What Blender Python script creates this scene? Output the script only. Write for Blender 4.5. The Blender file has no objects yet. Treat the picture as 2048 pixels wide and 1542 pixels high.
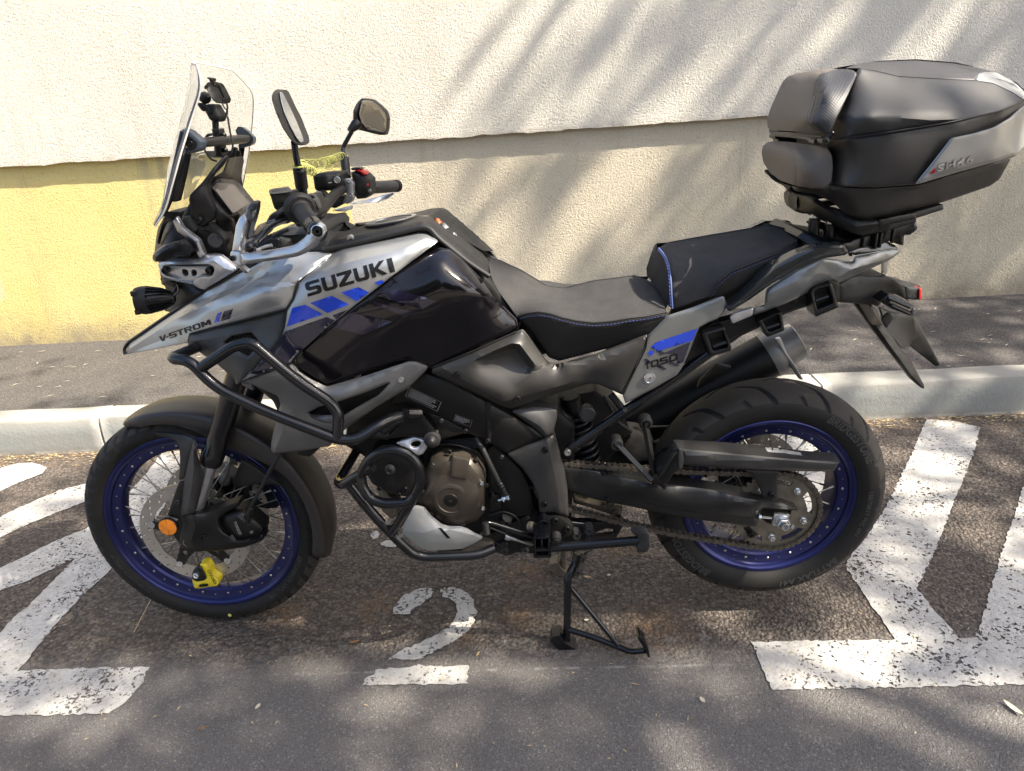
import bpy, bmesh, math, random
import numpy as np
from mathutils import Vector, Matrix
from mathutils.bvhtree import BVHTree
from mathutils.geometry import delaunay_2d_cdt

scene = bpy.context.scene
COL = scene.collection
PI = math.pi

# ------------------------------------------------------------------ camera
CF, CC = 1382.31, np.array([0.22875, -1.70728, 1.38724])
YAW, PITCH, ROLL = -0.061927, 0.371248, -0.068054
IW, IH = 2048, 1542
_F = np.array([math.sin(YAW)*math.cos(PITCH), math.cos(YAW)*math.cos(PITCH), -math.sin(PITCH)])
_R0 = np.array([math.cos(YAW), -math.sin(YAW), 0.0]); _U0 = np.cross(_R0, _F)
_R = math.cos(ROLL)*_R0 + math.sin(ROLL)*_U0
_U = -math.sin(ROLL)*_R0 + math.cos(ROLL)*_U0
cam = bpy.data.objects.new('camera', bpy.data.cameras.new('camera'))
COL.objects.link(cam)
cam.data.sensor_fit = 'HORIZONTAL'; cam.data.sensor_width = 36.0
cam.data.lens = CF/IW*36.0
cam.data.clip_start = 0.02; cam.data.clip_end = 2000
cam.matrix_world = Matrix(((_R[0], _U[0], -_F[0], CC[0]), (_R[1], _U[1], -_F[1], CC[1]), (_R[2], _U[2], -_F[2], CC[2]), (0, 0, 0, 1)))
scene.camera = cam

# ------------------------------------------------------------------ light
SUN = Vector((0.645, -0.222, 0.745)).normalized()
sun_el = math.asin(SUN.z); sun_az = math.atan2(SUN.x, SUN.y)
w = bpy.data.worlds.new('World'); scene.world = w; w.use_nodes = True
nt = w.node_tree
sky = nt.nodes.new('ShaderNodeTexSky'); sky.sky_type = 'NISHITA'; sky.sun_disc = False
sky.sun_elevation = sun_el; sky.sun_rotation = sun_az
sky.air_density = 1.0; sky.dust_density = 3.5; sky.ozone_density = .6
bg = nt.nodes['Background']; bg.inputs['Strength'].default_value = 0.12
nt.links.new(sky.outputs['Color'], bg.inputs['Color'])
sl = bpy.data.lights.new('sun', 'SUN'); sl.energy = 5.0; sl.angle = math.radians(0.55); sl.color = (1.0, 0.91, 0.77)
so = bpy.data.objects.new('sun', sl); COL.objects.link(so)
so.rotation_euler = SUN.to_track_quat('Z', 'Y').to_euler(); so.location = (6, -2, 9)
vs = scene.view_settings
vs.view_transform = 'Standard'; vs.look = 'None'; vs.gamma = 1.0; vs.use_curve_mapping = False
vs.exposure = 1.58
try:
    scene.cycles.max_bounces = 8; scene.cycles.transparent_max_bounces = 16
    scene.cycles.caustics_reflective = False; scene.cycles.caustics_refractive = False
except Exception: pass

# ------------------------------------------------------------------ pixel -> world
def ray(px, py): return _F + _R*((px-IW/2)/CF) - _U*((py-IH/2)/CF)
def P(px, py, Y):
    d = ray(px, py); return CC + d*((Y-CC[1])/d[1])
def PZ(px, py, z=0.0):
    d = ray(px, py); return CC + d*((z-CC[2])/d[2])
def PX(px, py, x):
    d = ray(px, py); return CC + d*((x-CC[0])/d[0])
def proj(X):
    d = np.asarray(X, float)-CC; z = d @ _F
    return (IW/2 + CF*(d @ _R)/z, IH/2 - CF*(d @ _U)/z)
# traced regions of the survey pictures: origin and enlargement
ZT = {1: (240, 110, 3.4133), 2: (230, 480, 3.4133), 3: (150, 780, 3.2809), 4: (640, 400, 2.9257), 5: (660, 760, 4.058),
      6: (930, 750, 4.058), 7: (1260, 730, 3.2809), 8: (1260, 400, 3.2), 9: (1500, 90, 3.5857), 10: (960, 1000, 4.535),
      13: (290, 380, 5.12), 14: (460, 330, 5.12), 15: (290, 860, 5.93), 16: (290, 110, 5.317), 17: (1620, 480, 3.855), 11: (0, 860, 2.0), 12: (1024, 820, 2.0), 0: (0, 0, 1.0)}
def Q(n, pts, Y=None):
    ox, oy, s = ZT[n]; out = []
    for p in pts:
        y = p[2] if len(p) > 2 else Y
        out.append((ox+p[0]/s, oy+p[1]/s, y))
    return out
def W(n, pts, Y=None): return [P(*q) for q in Q(n, pts, Y)]

# ------------------------------------------------------------------ mesh helpers
MATS = {}
def link(name, me, mat, parent=None, smooth=40):
    o = bpy.data.objects.new(name, me); COL.objects.link(o)
    if mat is not None and len(me.materials) == 0: me.materials.append(mat)
    if smooth:
        me.polygons.foreach_set('use_smooth', [True]*len(me.polygons))
        if smooth < 180: me.set_sharp_from_angle(angle=math.radians(smooth))
    if parent is not None: attach(o, parent)
    return o
def attach(o, parent):
    o.parent = parent
    o.matrix_parent_inverse = WM.get(parent.name, Matrix()).inverted()
WM = {}
def thing(name, label, cat, loc=(0, 0, 0), group=None):
    o = bpy.data.objects.new(name, None); COL.objects.link(o); o.location = loc
    o.empty_display_size = .1
    WM[o.name] = Matrix.Translation(loc)
    o['label'] = label; o['category'] = cat
    if group: o['group'] = group
    return o
def tag(o, label=None, cat=None, group=None, kind=None):
    if label: o['label'] = label
    if cat: o['category'] = cat
    if group: o['group'] = group
    if kind: o['kind'] = kind
    return o
def mk(name, V, F, mat, parent=None, smooth=40, fix=True):
    me = bpy.data.meshes.new(name)
    me.from_pydata([tuple(map(float, v)) for v in V], [], [tuple(map(int, f)) for f in F])
    if fix:
        bm = bmesh.new(); bm.from_mesh(me)
        bmesh.ops.recalc_face_normals(bm, faces=bm.faces); bm.to_mesh(me); bm.free()
    me.update()
    return link(name, me, mat, parent, smooth)
def mirrored(o, parent):
    me = o.data.copy()
    co = np.empty(len(me.vertices)*3); me.vertices.foreach_get('co', co); co[1::3] *= -1; me.vertices.foreach_set('co', co)
    me.flip_normals(); me.update()
    m = bpy.data.objects.new(o.name.split('.')[0], me); COL.objects.link(m); attach(m, parent)
    return m
class MB:
    """collects pieces of one mesh"""
    def __init__(s): s.V = []; s.F = []
    def add(s, V, F):
        n = len(s.V); s.V += [tuple(v) for v in V]; s.F += [tuple(i+n for i in f) for f in F]; return s
    def build(s, name, mat, parent=None, smooth=40): return mk(name, s.V, s.F, mat, parent, smooth)

def frame(d):
    d = np.asarray(d, float); d = d/np.linalg.norm(d)
    a = np.array([0, 0, 1.0]) if abs(d[2]) < .9 else np.array([1.0, 0, 0])
    u = np.cross(a, d); u /= np.linalg.norm(u); return d, u, np.cross(d, u)
def g_turn(p0, d, prof, n=20, sq=1.0, ph=0.0):
    """lathe: prof = [(t, r)...] along direction d from p0"""
    d, u, v = frame(d); V = []; F = []; p0 = np.asarray(p0, float)
    for t, r in prof:
        for k in range(n):
            a = 2*PI*k/n+ph; V.append(p0+d*t+u*(r*math.cos(a))+v*(r*sq*math.sin(a)))
    m = len(prof)
    for i in range(m-1):
        for k in range(n):
            F.append((i*n+k, i*n+(k+1) % n, (i+1)*n+(k+1) % n, (i+1)*n+k))
    F.append(tuple(range(n))[::-1]); F.append(tuple((m-1)*n+k for k in range(n)))
    return V, F
def turn(name, p0, d, prof, mat, parent=None, n=20, smooth=40, sq=1.0, ph=0.0):
    V, F = g_turn(p0, d, prof, n, sq, ph); return mk(name, V, F, mat, parent, smooth)
def rod(name, a, b, r, mat, parent=None, n=12, bev=.15):
    a = np.asarray(a, float); b = np.asarray(b, float); L = np.linalg.norm(b-a); e = min(r*bev, L*.2)
    return turn(name, a, b-a, [(0, r-e), (e, r), (L-e, r), (L, r-e)], mat, parent, n)
def g_rod(a, b, r, n=8):
    a = np.asarray(a, float); b = np.asarray(b, float); L = np.linalg.norm(b-a); return g_turn(a, b-a, [(0, r), (L, r)], n)
def chaikin(pts, it=2, closed=False):
    pts = [np.asarray(p, float) for p in pts]
    for _ in range(it):
        out = []; n = len(pts)
        if not closed: out.append(pts[0])
        for i in range(n if closed else n-1):
            a, b = pts[i], pts[(i+1) % n]
            if not closed and i == 0: out.append(.25*a+.75*b) if n > 2 else None
            elif not closed and i == n-2: out.append(.75*a+.25*b)
            else: out += [.75*a+.25*b, .25*a+.75*b]
        if not closed: out.append(pts[-1])
        pts = [o for o in out if o is not None]
    return pts
def fillet(pts, r=.03, k=5):
    """replace every corner of a polyline by a short arc"""
    pts = [np.asarray(p, float) for p in pts]; out = [pts[0]]
    for i in range(1, len(pts)-1):
        a, b, c = pts[i-1], pts[i], pts[i+1]
        la, lc = np.linalg.norm(a-b), np.linalg.norm(c-b)
        t = min(r, .48*la, .48*lc)
        p, q = b+(a-b)/la*t, b+(c-b)/lc*t
        for j in range(k+1):
            s = j/k; out.append((1-s)**2*p+2*s*(1-s)*b+s*s*q)
    out.append(pts[-1]); return out
def g_tube(pts, r, n=12, closed=False, sq=None):
    pts = [np.asarray(p, float) for p in pts]; m = len(pts); V = []; F = []
    rs = r if hasattr(r, '__len__') else [r]*m
    T = []
    for i in range(m):
        a = pts[(i-1) % m] if (closed or i > 0) else pts[i]; b = pts[(i+1) % m] if (closed or i < m-1) else pts[i]
        t = b-a; T.append(t/(np.linalg.norm(t)+1e-12))
    _, u, v = frame(T[0])
    for i in range(m):
        u = u-T[i]*(u@T[i]); u /= np.linalg.norm(u)+1e-12; v = np.cross(T[i], u)
        for k in range(n):
            a = 2*PI*k/n; V.append(pts[i]+rs[i]*(u*math.cos(a)+v*math.sin(a)))
    for i in range(m if closed else m-1):
        j = (i+1) % m
        for k in range(n): F.append((i*n+k, i*n+(k+1) % n, j*n+(k+1) % n, j*n+k))
    if not closed:
        F.append(tuple(range(n))[::-1]); F.append(tuple((m-1)*n+k for k in range(n)))
    return V, F
def tube(name, pts, r, mat, parent=None, fr=.03, n=12, k=5, closed=False):
    if fr and not closed: pts = fillet(pts, fr, k)
    V, F = g_tube(pts, r, n, closed); return mk(name, V, F, mat, parent, 60)
def loft(name, rings, mat, parent=None, cap=True, smooth=40, closed=True):
    n = len(rings[0]); V = [p for r in rings for p in r]; F = []
    for i in range(len(rings)-1):
        for k in range(n if closed else n-1):
            F.append((i*n+k, i*n+(k+1) % n, (i+1)*n+(k+1) % n, (i+1)*n+k))
    if cap and closed:
        F.append(tuple(range(n))[::-1]); F.append(tuple((len(rings)-1)*n+k for k in range(n)))
    return mk(name, V, F, mat, parent, smooth)
def g_box(c, s, R=None, bev=.0):
    c = np.asarray(c, float); V = []
    h = [x/2 for x in s]; b = min(bev, min(h)*.9)
    if b <= 0:
        V = [(x*h[0], y*h[1], z*h[2]) for x in (-1, 1) for y in (-1, 1) for z in (-1, 1)]
        F = [(0, 1, 3, 2), (4, 6, 7, 5), (0, 4, 5, 1), (2, 3, 7, 6), (0, 2, 6, 4), (1, 5, 7, 3)]
    else:
        bm = bmesh.new(); bmesh.ops.create_cube(bm, size=1.0)
        for q in bm.verts: q.co = Vector((q.co.x*s[0], q.co.y*s[1], q.co.z*s[2]))
        bmesh.ops.bevel(bm, geom=list(bm.edges), offset=b, segments=2, affect='EDGES', profile=.5)
        bm.verts.index_update(); V = [tuple(q.co) for q in bm.verts]; F = [tuple(q.index for q in f.verts) for f in bm.faces]; bm.free()
    V = np.array(V)
    if R is not None: V = V @ np.array(R).T
    return V+c, F
def box(name, c, s, mat, parent=None, R=None, bev=.003):
    V, F = g_box(c, s, R, bev); return mk(name, V, F, mat, parent, 40)
def rotY(a):
    c, s = math.cos(a), math.sin(a); return np.array([[c, 0, s], [0, 1, 0], [-s, 0, c]])
def rotZ(a):
    c, s = math.cos(a), math.sin(a); return np.array([[c, -s, 0], [s, c, 0], [0, 0, 1]])
def rotX(a):
    c, s = math.cos(a), math.sin(a); return np.array([[1, 0, 0], [0, c, -s], [0, s, c]])

def inpoly(X, Yy, poly):
    px = poly[:, 0]; py = poly[:, 1]; ins = np.zeros(len(X), bool); j = len(poly)-1
    for i in range(len(poly)):
        c = ((py[i] > Yy) != (py[j] > Yy)) & (X < (px[j]-px[i])*(Yy-py[i])/(py[j]-py[i]+1e-12)+px[i])
        ins ^= c; j = i
    return ins
def segdist(X, Yy, poly, closed=True):
    d = np.full(len(X), 1e9); n = len(poly)
    for i in range(n if closed else n-1):
        a = poly[i]; b = poly[(i+1) % n]; ab = b-a; L = ab@ab+1e-12
        t = np.clip(((X-a[0])*ab[0]+(Yy-a[1])*ab[1])/L, 0, 1)
        d = np.minimum(d, np.hypot(X-a[0]-t*ab[0], Yy-a[1]-t*ab[1]))
    return d
def densify(pts, step, closed=True):
    out = []; n = len(pts)
    for i in range(n if closed else n-1):
        a = np.array(pts[i], float); b = np.array(pts[(i+1) % n], float)
        k = max(1, int(math.ceil(np.linalg.norm((b-a)[:2])/step)))
        for j in range(k): out.append(a+(b-a)*j/k)
    if not closed: out.append(np.array(pts[-1], float))
    return out
def triang(outl, holes, extra, lines=()):
    """outl, holes, lines: lists of arrays (n,2); extra: (m,2). -> points (n,2), triangles"""
    V = []; E = []
    for lp in [outl]+list(holes):
        s = len(V); n = len(lp); V += [Vector((float(p[0]), float(p[1]))) for p in lp]
        E += [(s+i, s+(i+1) % n) for i in range(n)]
    for ln in lines:
        s = len(V); V += [Vector((float(p[0]), float(p[1]))) for p in ln]; E += [(s+i, s+i+1) for i in range(len(ln)-1)]
    V += [Vector((float(p[0]), float(p[1]))) for p in extra]
    r = delaunay_2d_cdt(V, E, [], 0, 1e-4)
    pts = np.array([(q[0], q[1]) for q in r[0]]); tri = np.array([f for f in r[2]])
    c = pts[tri].mean(axis=1); keep = inpoly(c[:, 0], c[:, 1], np.array(outl))
    for h in holes: keep &= ~inpoly(c[:, 0], c[:, 1], np.array(h))
    orig = [list(o) for o in r[3]]
    return pts, tri[keep], orig
def panel(name, outline, mat, parent=None, th=.004, er=.006, bulge=0.0, bs=40.0, creases=(), holes=(), grid=10.0, round_=1,
          mirror=False, smooth=35, front=None, dome=None, soft=5.0, lam=.02, crisp=True):
    """body panel: outline [(px,py,Y)], creases: polylines [(px,py,Y)], holes: outlines. Y is the real depth; back = front + th."""
    ol = densify(outline, grid); ol = chaikin(ol, round_, True) if round_ else ol
    ol = np.array(ol)
    hs = [np.array(chaikin(densify([(q+(0,))[:3] if len(q) == 2 else q for q in h], grid), 1, True)) for h in holes]
    cr = [np.array(densify(c, grid, False)) for c in creases]
    a = ol[:, :2]
    x0, y0 = a.min(0); x1, y1 = a.max(0)
    gx, gy = np.meshgrid(np.arange(x0, x1, grid), np.arange(y0, y1, grid)); gx = gx.astype(float)
    gx[1::2] += grid/2; gx = gx.ravel(); gy = gy.ravel()
    pxm = np.linalg.norm(P(ol[0][0]+1, ol[0][1], ol[0][2])-P(*ol[0]))   # metres per pixel
    erp = er/pxm
    def inside(X, Y_): 
        k = inpoly(X, Y_, a)
        for h in hs: k &= ~inpoly(X, Y_, h[:, :2])
        return k
    k = inside(gx, gy); gx = gx[k]; gy = gy[k]
    loops = [a]+[h[:, :2] for h in hs]
    dall = lambda X, Y_: np.min([segdist(X, Y_, l) for l in loops], axis=0)
    k = dall(gx, gy) > max(erp*1.3, grid*.35); gx = gx[k]; gy = gy[k]
    ex = [np.c_[gx, gy]]
    for l in loops:
        t = np.roll(l, -1, 0)-np.roll(l, 1, 0); t /= np.linalg.norm(t, axis=1)[:, None]+1e-9
        nn = np.c_[-t[:, 1], t[:, 0]]
        for fr in (.3, 1.0):
            for sg in (1, -1):
                q = l+nn*sg*erp*fr; kk = inside(q[:, 0], q[:, 1]); q = q[kk]
                if len(q):
                    kk = dall(q[:, 0], q[:, 1]) > erp*fr*.8; q = q[kk]
                    if len(q): ex.append(q)
    ex = np.vstack(ex)
    for c in cr:
        if len(ex): ex = ex[segdist(ex[:, 0], ex[:, 1], c[:, :2], False) > grid*.35]
    pts, tri, orig = triang(a, [h[:, :2] for h in hs], ex, [c[:, :2] for c in cr])
    # fixed depths
    nO = len(ol); hN = sum(len(h) for h in hs); src = [q[2] for q in ol]+[None]*hN+[q[2] for c in cr for q in c]
    n = len(pts); Yv = np.zeros(n); fix = np.zeros(n, bool)
    for i, o in enumerate(orig):
        val = [src[j] for j in o if j < len(src) and src[j] is not None]
        if val: Yv[i] = val[-1]; fix[i] = True
    used = np.unique(tri)
    if front is not None:
        for i in used: Yv[i] = front(pts[i][0], pts[i][1])
    else:
        # smooth surface through the given depths (multiquadric), folding gently along the creases
        D = [np.array(densify(outline, 14.0))]+[c[::1] for c in cr]
        D = np.vstack([q[:, :3] for q in D]); N_ = len(D); cc = soft
        R2 = lambda A, B: np.sqrt(((A[:, None, :]-B[None, :, :])**2).sum(-1)+cc*cc)
        S_ = 100.0; X = D[:, :2]
        K = -R2(X, X)/S_; Pm = np.c_[np.ones(N_), X/S_]
        A = np.zeros((N_+3, N_+3)); A[:N_, :N_] = K+np.diag(np.full(N_, lam)); A[:N_, N_:] = Pm; A[N_:, :N_] = Pm.T
        sol = np.linalg.solve(A, np.r_[D[:, 2], 0, 0, 0])
        Xu = pts[used]
        Yv[used] = -R2(Xu, X)/S_ @ sol[:N_]+np.c_[np.ones(len(Xu)), Xu/S_] @ sol[N_:]
    d = dall(pts[:, 0], pts[:, 1])
    off = er*(1-np.sqrt(np.clip(1-(1-np.clip(d/max(erp, 1e-6), 0, 1))**2, 0, 1)))
    off -= bulge*(1-np.exp(-d/bs))
    if dome is not None: off -= np.array([dome(*q) for q in pts])
    Yf = Yv+off
    remap = -np.ones(n, int); remap[used] = np.arange(len(used))
    Vf = [P(pts[i][0], pts[i][1], Yf[i]) for i in used]; m = len(used)
    Vb = [P(pts[i][0], pts[i][1], Yv[i]-bulge*(1-math.exp(-d[i]/bs)))+np.array([0, th, 0]) for i in used]
    T = remap[tri]; F = [tuple(t) for t in T]+[tuple(t[::-1]+m) for t in T]
    cnt = {}
    for t in T:
        for i in range(3):
            e_ = (t[i], t[(i+1) % 3]); cnt[e_] = 1
    for (i, j) in cnt:
        if (j, i) not in cnt: F.append((j, i, i+m, j+m))
    o = mk(name, Vf+Vb, F, mat, parent, smooth)
    if crisp and cr:
        base_ = nO+hN; cid = {}; s_ = base_
        for ci, c in enumerate(cr):
            for q in range(len(c)): cid[s_+q] = ci
            s_ += len(c)
        vid = {}
        for i_, o_ in enumerate(orig):
            for q in o_:
                if q in cid and remap[i_] >= 0: vid.setdefault(int(remap[i_]), set()).add((cid[q], q))
        for e_ in o.data.edges:
            a_, b_ = e_.vertices
            if a_ in vid and b_ in vid and any(x[0] == y[0] and abs(x[1]-y[1]) <= 1 for x in vid[a_] for y in vid[b_]): e_.use_edge_sharp = True
    if mirror: mirrored(o, parent)
    o_bvh[o.name] = BVHTree.FromPolygons([tuple(v) for v in Vf], [tuple(map(int, t)) for t in T])
    return o
o_bvh = {}
def bvh_of(o):
    me = o.data; return BVHTree.FromPolygons([v.co[:] for v in me.vertices], [p.vertices[:] for p in me.polygons])
def decal(name, polys, target, mat, parent=None, off=.0014, grid=10.0, holes=(), fallY=None):
    """flat print laid on a panel's surface: polys in picture coordinates, every vertex laid on the panel"""
    tb = o_bvh.get(target.name) or bvh_of(target); o_bvh[target.name] = tb
    V = []; F = []
    org = Vector(CC)
    for pol in polys:
        ol = np.array([q[:2] for q in densify([(p[0], p[1]) for p in pol], grid)])
        x0, y0 = ol.min(0); x1, y1 = ol.max(0)
        gx, gy = np.meshgrid(np.arange(x0, x1, grid), np.arange(y0, y1, grid)); gx = gx.ravel(); gy = gy.ravel()
        k = inpoly(gx, gy, ol); gx = gx[k]; gy = gy[k]
        if len(gx):
            k = segdist(gx, gy, ol) > grid*.3; gx = gx[k]; gy = gy[k]
        hh = [np.array([q[:2] for q in densify(h, grid)]) for h in holes]
        pts, tri, _ = triang(ol, hh, np.c_[gx, gy])
        s = len(V); last = fallY if fallY is not None else 0
        hits = []
        for q in pts:
            d = Vector(ray(q[0], q[1])).normalized(); h = tb.ray_cast(org, d)
            hits.append(None if h[0] is None else h[0]-d*off)
        good = [i for i in range(len(pts)) if hits[i] is not None]
        for i, q in enumerate(pts):
            if hits[i] is None:
                if good:
                    j = min(good, key=lambda g: (pts[g][0]-q[0])**2+(pts[g][1]-q[1])**2); hits[i] = Vector(P(q[0], q[1], hits[j].y))
                else: hits[i] = Vector(P(q[0], q[1], last))
        V += [tuple(h) for h in hits]; F += [tuple(t+s) for t in tri]
    return mk(name, V, F, mat, parent, 180, fix=False)

# ------------------------------------------------------------------ materials
def mat(name, col, rough=.5, metal=0.0, bump=0.0, bscale=200.0, var=0.0, vscale=8.0, coat=0.0, spec=.5, bdist=.002, detail=4, rvar=0.0, coatr=.06):
    m = bpy.data.materials.new(name); m.use_nodes = True; MATS[name] = m
    t = m.node_tree; b = t.nodes['Principled BSDF']
    b.inputs['Base Color'].default_value = (*col, 1); b.inputs['Roughness'].default_value = rough
    b.inputs['Metallic'].default_value = metal; b.inputs['Specular IOR Level'].default_value = spec
    if coat: b.inputs['Coat Weight'].default_value = coat; b.inputs['Coat Roughness'].default_value = coatr
    tc = t.nodes.new('ShaderNodeTexCoord')
    if bump:
        n = t.nodes.new('ShaderNodeTexNoise'); n.inputs['Scale'].default_value = bscale; n.inputs['Detail'].default_value = detail
        t.links.new(tc.outputs['Object'], n.inputs['Vector'])
        bn = t.nodes.new('ShaderNodeBump'); bn.inputs['Strength'].default_value = bump; bn.inputs['Distance'].default_value = bdist
        t.links.new(n.outputs['Fac'], bn.inputs['Height']); t.links.new(bn.outputs['Normal'], b.inputs['Normal'])
    if var or rvar:
        n2 = t.nodes.new('ShaderNodeTexNoise'); n2.inputs['Scale'].default_value = vscale; n2.inputs['Detail'].default_value = 6
        n2.inputs['Roughness'].default_value = .65
        t.links.new(tc.outputs['Object'], n2.inputs['Vector'])
        if var:
            mr = t.nodes.new('ShaderNodeMapRange'); mr.inputs['From Min'].default_value = .3; mr.inputs['From Max'].default_value = .7
            mr.inputs['To Min'].default_value = 1-var; mr.inputs['To Max'].default_value = 1+var
            mx = t.nodes.new('ShaderNodeMix'); mx.data_type = 'RGBA'; mx.blend_type = 'MULTIPLY'; mx.inputs['Factor'].default_value = 1
            mx.inputs[6].default_value = (*col, 1)
            t.links.new(n2.outputs['Fac'], mr.inputs['Value']); t.links.new(mr.outputs['Result'], mx.inputs[7])
            t.links.new(mx.outputs[2], b.inputs['Base Color'])
        if rvar:
            mr = t.nodes.new('ShaderNodeMapRange'); mr.inputs['From Min'].default_value = .3; mr.inputs['From Max'].default_value = .7
            mr.inputs['To Min'].default_value = max(0, rough-rvar); mr.inputs['To Max'].default_value = min(1, rough+rvar)
            t.links.new(n2.outputs['Fac'], mr.inputs['Value']); t.links.new(mr.outputs['Result'], b.inputs['Roughness'])
    return m
# ------------------------------------------------------------------ setting
class NT:
    def __init__(s, name):
        s.m = bpy.data.materials.new(name); s.m.use_nodes = True; s.t = s.m.node_tree; s.b = s.t.nodes['Principled BSDF']
        s.tc = s.t.nodes.new('ShaderNodeTexCoord'); s.co = s.tc.outputs['Object']
    def put(s, sock, v):
        if hasattr(v, 'is_output') or isinstance(v, bpy.types.NodeSocket): s.t.links.new(v, sock)
        elif hasattr(v, '__len__'): sock.default_value = (*v, 1) if len(v) == 3 and sock.type == 'RGBA' else v
        else: sock.default_value = v
    def noise(s, sc, det=4, rough=.5, dist=0.0, vec=None, out='Fac'):
        n = s.t.nodes.new('ShaderNodeTexNoise'); n.inputs['Scale'].default_value = sc; n.inputs['Detail'].default_value = det
        n.inputs['Roughness'].default_value = rough; n.inputs['Distortion'].default_value = dist
        s.t.links.new(vec or s.co, n.inputs['Vector']); return n.outputs[out]
    def vor(s, sc, feat='F1', out='Distance', vec=None, rnd=1.0):
        n = s.t.nodes.new('ShaderNodeTexVoronoi'); n.feature = feat; n.inputs['Scale'].default_value = sc; n.inputs['Randomness'].default_value = rnd
        s.t.links.new(vec or s.co, n.inputs['Vector']); return n.outputs[out]
    def rng(s, v, a, b, c=0.0, d=1.0):
        n = s.t.nodes.new('ShaderNodeMapRange'); n.clamp = True
        for k, x in zip(('Value', 'From Min', 'From Max', 'To Min', 'To Max'), (v, a, b, c, d)): s.put(n.inputs[k], x)
        return n.outputs[0]
    def math(s, op, a, b=0.0):
        n = s.t.nodes.new('ShaderNodeMath'); n.operation = op; s.put(n.inputs[0], a); s.put(n.inputs[1], b); return n.outputs[0]
    def mix(s, f, a, b, mode='MIX'):
        n = s.t.nodes.new('ShaderNodeMix'); n.data_type = 'RGBA'; n.blend_type = mode
        s.put(n.inputs['Factor'], f); s.put(n.inputs[6], a); s.put(n.inputs[7], b); return n.outputs[2]
    def xyz(s):
        n = s.t.nodes.new('ShaderNodeSeparateXYZ'); s.t.links.new(s.co, n.inputs[0]); return n.outputs
    def mapv(s, sc, loc=(0, 0, 0), rot=(0, 0, 0), vec=None):
        n = s.t.nodes.new('ShaderNodeMapping'); n.inputs['Scale'].default_value = sc; n.inputs['Location'].default_value = loc; n.inputs['Rotation'].default_value = rot
        s.t.links.new(vec or s.co, n.inputs['Vector']); return n.outputs[0]
    def bump(s, h, st=1.0, dist=.004, nrm=None):
        n = s.t.nodes.new('ShaderNodeBump'); s.put(n.inputs['Strength'], st); n.inputs['Distance'].default_value = dist; s.put(n.inputs['Height'], h)
        if nrm is not None: s.t.links.new(nrm, n.inputs['Normal'])
        return n.outputs[0]
    def spot(s, c, r, soft=1.0):
        """round soft mask about a world point"""
        n = s.t.nodes.new('ShaderNodeVectorMath'); n.operation = 'DISTANCE'; s.t.links.new(s.co, n.inputs[0]); n.inputs[1].default_value = c
        return s.rng(n.outputs['Value'], r, r*(1-soft*.99))
    def fin(s, col=None, rough=None, nrm=None, alpha=None, metal=None):
        if col is not None: s.put(s.b.inputs['Base Color'], col)
        if rough is not None: s.put(s.b.inputs['Roughness'], rough)
        if nrm is not None: s.put(s.b.inputs['Normal'], nrm)
        if alpha is not None: s.put(s.b.inputs['Alpha'], alpha)
        if metal is not None: s.put(s.b.inputs['Metallic'], metal)
        return s.m

def stucco(name, base, dirt):
    n = NT(name)
    v = n.mapv((1, 1, 1))
    a = n.noise(105, 3, .55, .9); b = n.noise(260, 3, .6, .3)
    h = n.math('ADD', n.math('MULTIPLY', n.rng(a, .3, .7), .8), n.math('MULTIPLY', b, .35))
    big = n.noise(1.3, 5, .6)
    col = n.mix(n.rng(big, .35, .7, 0, .5), base, dirt)
    col = n.mix(n.rng(n.noise(9, 5, .7), .62, .75, 0, .25), col, dirt)
    col = n.mix(n.rng(a, .3, .45, .28, 0), col, (.2, .17, .13))
    nb = n.bump(n.noise(2.2, 3, .5), .35, .02)
    return n, col, n.bump(h, .85, .0062, nb)
WY = 2.585            # face of the plinth
OV = .038             # the insulated upper wall stands proud of it
PVZ = .165            # pavement height
n, c, nb = stucco('white_render', (.74, .695, .595), (.53, .49, .415))
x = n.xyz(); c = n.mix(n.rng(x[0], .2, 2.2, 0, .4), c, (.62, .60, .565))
dr = n.math('MULTIPLY', n.rng(n.noise(5, 5, .7, vec=n.mapv((1, 1, .07))), .52, .70), n.rng(x[2], 2.3, 1.3, .1, .55))
c = n.mix(dr, c, (.47, .43, .36))
crk = n.math('MULTIPLY', n.rng(n.vor(1.1, 'DISTANCE_TO_EDGE', vec=n.mapv((1, 1, 1), (.3, 0, .2))), .0035, .0008), n.rng(n.noise(.8, 3), .52, .60))
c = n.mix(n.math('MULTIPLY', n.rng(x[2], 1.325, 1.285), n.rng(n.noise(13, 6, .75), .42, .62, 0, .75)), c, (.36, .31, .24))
M_white = n.fin(c, .95, nb)
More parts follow.
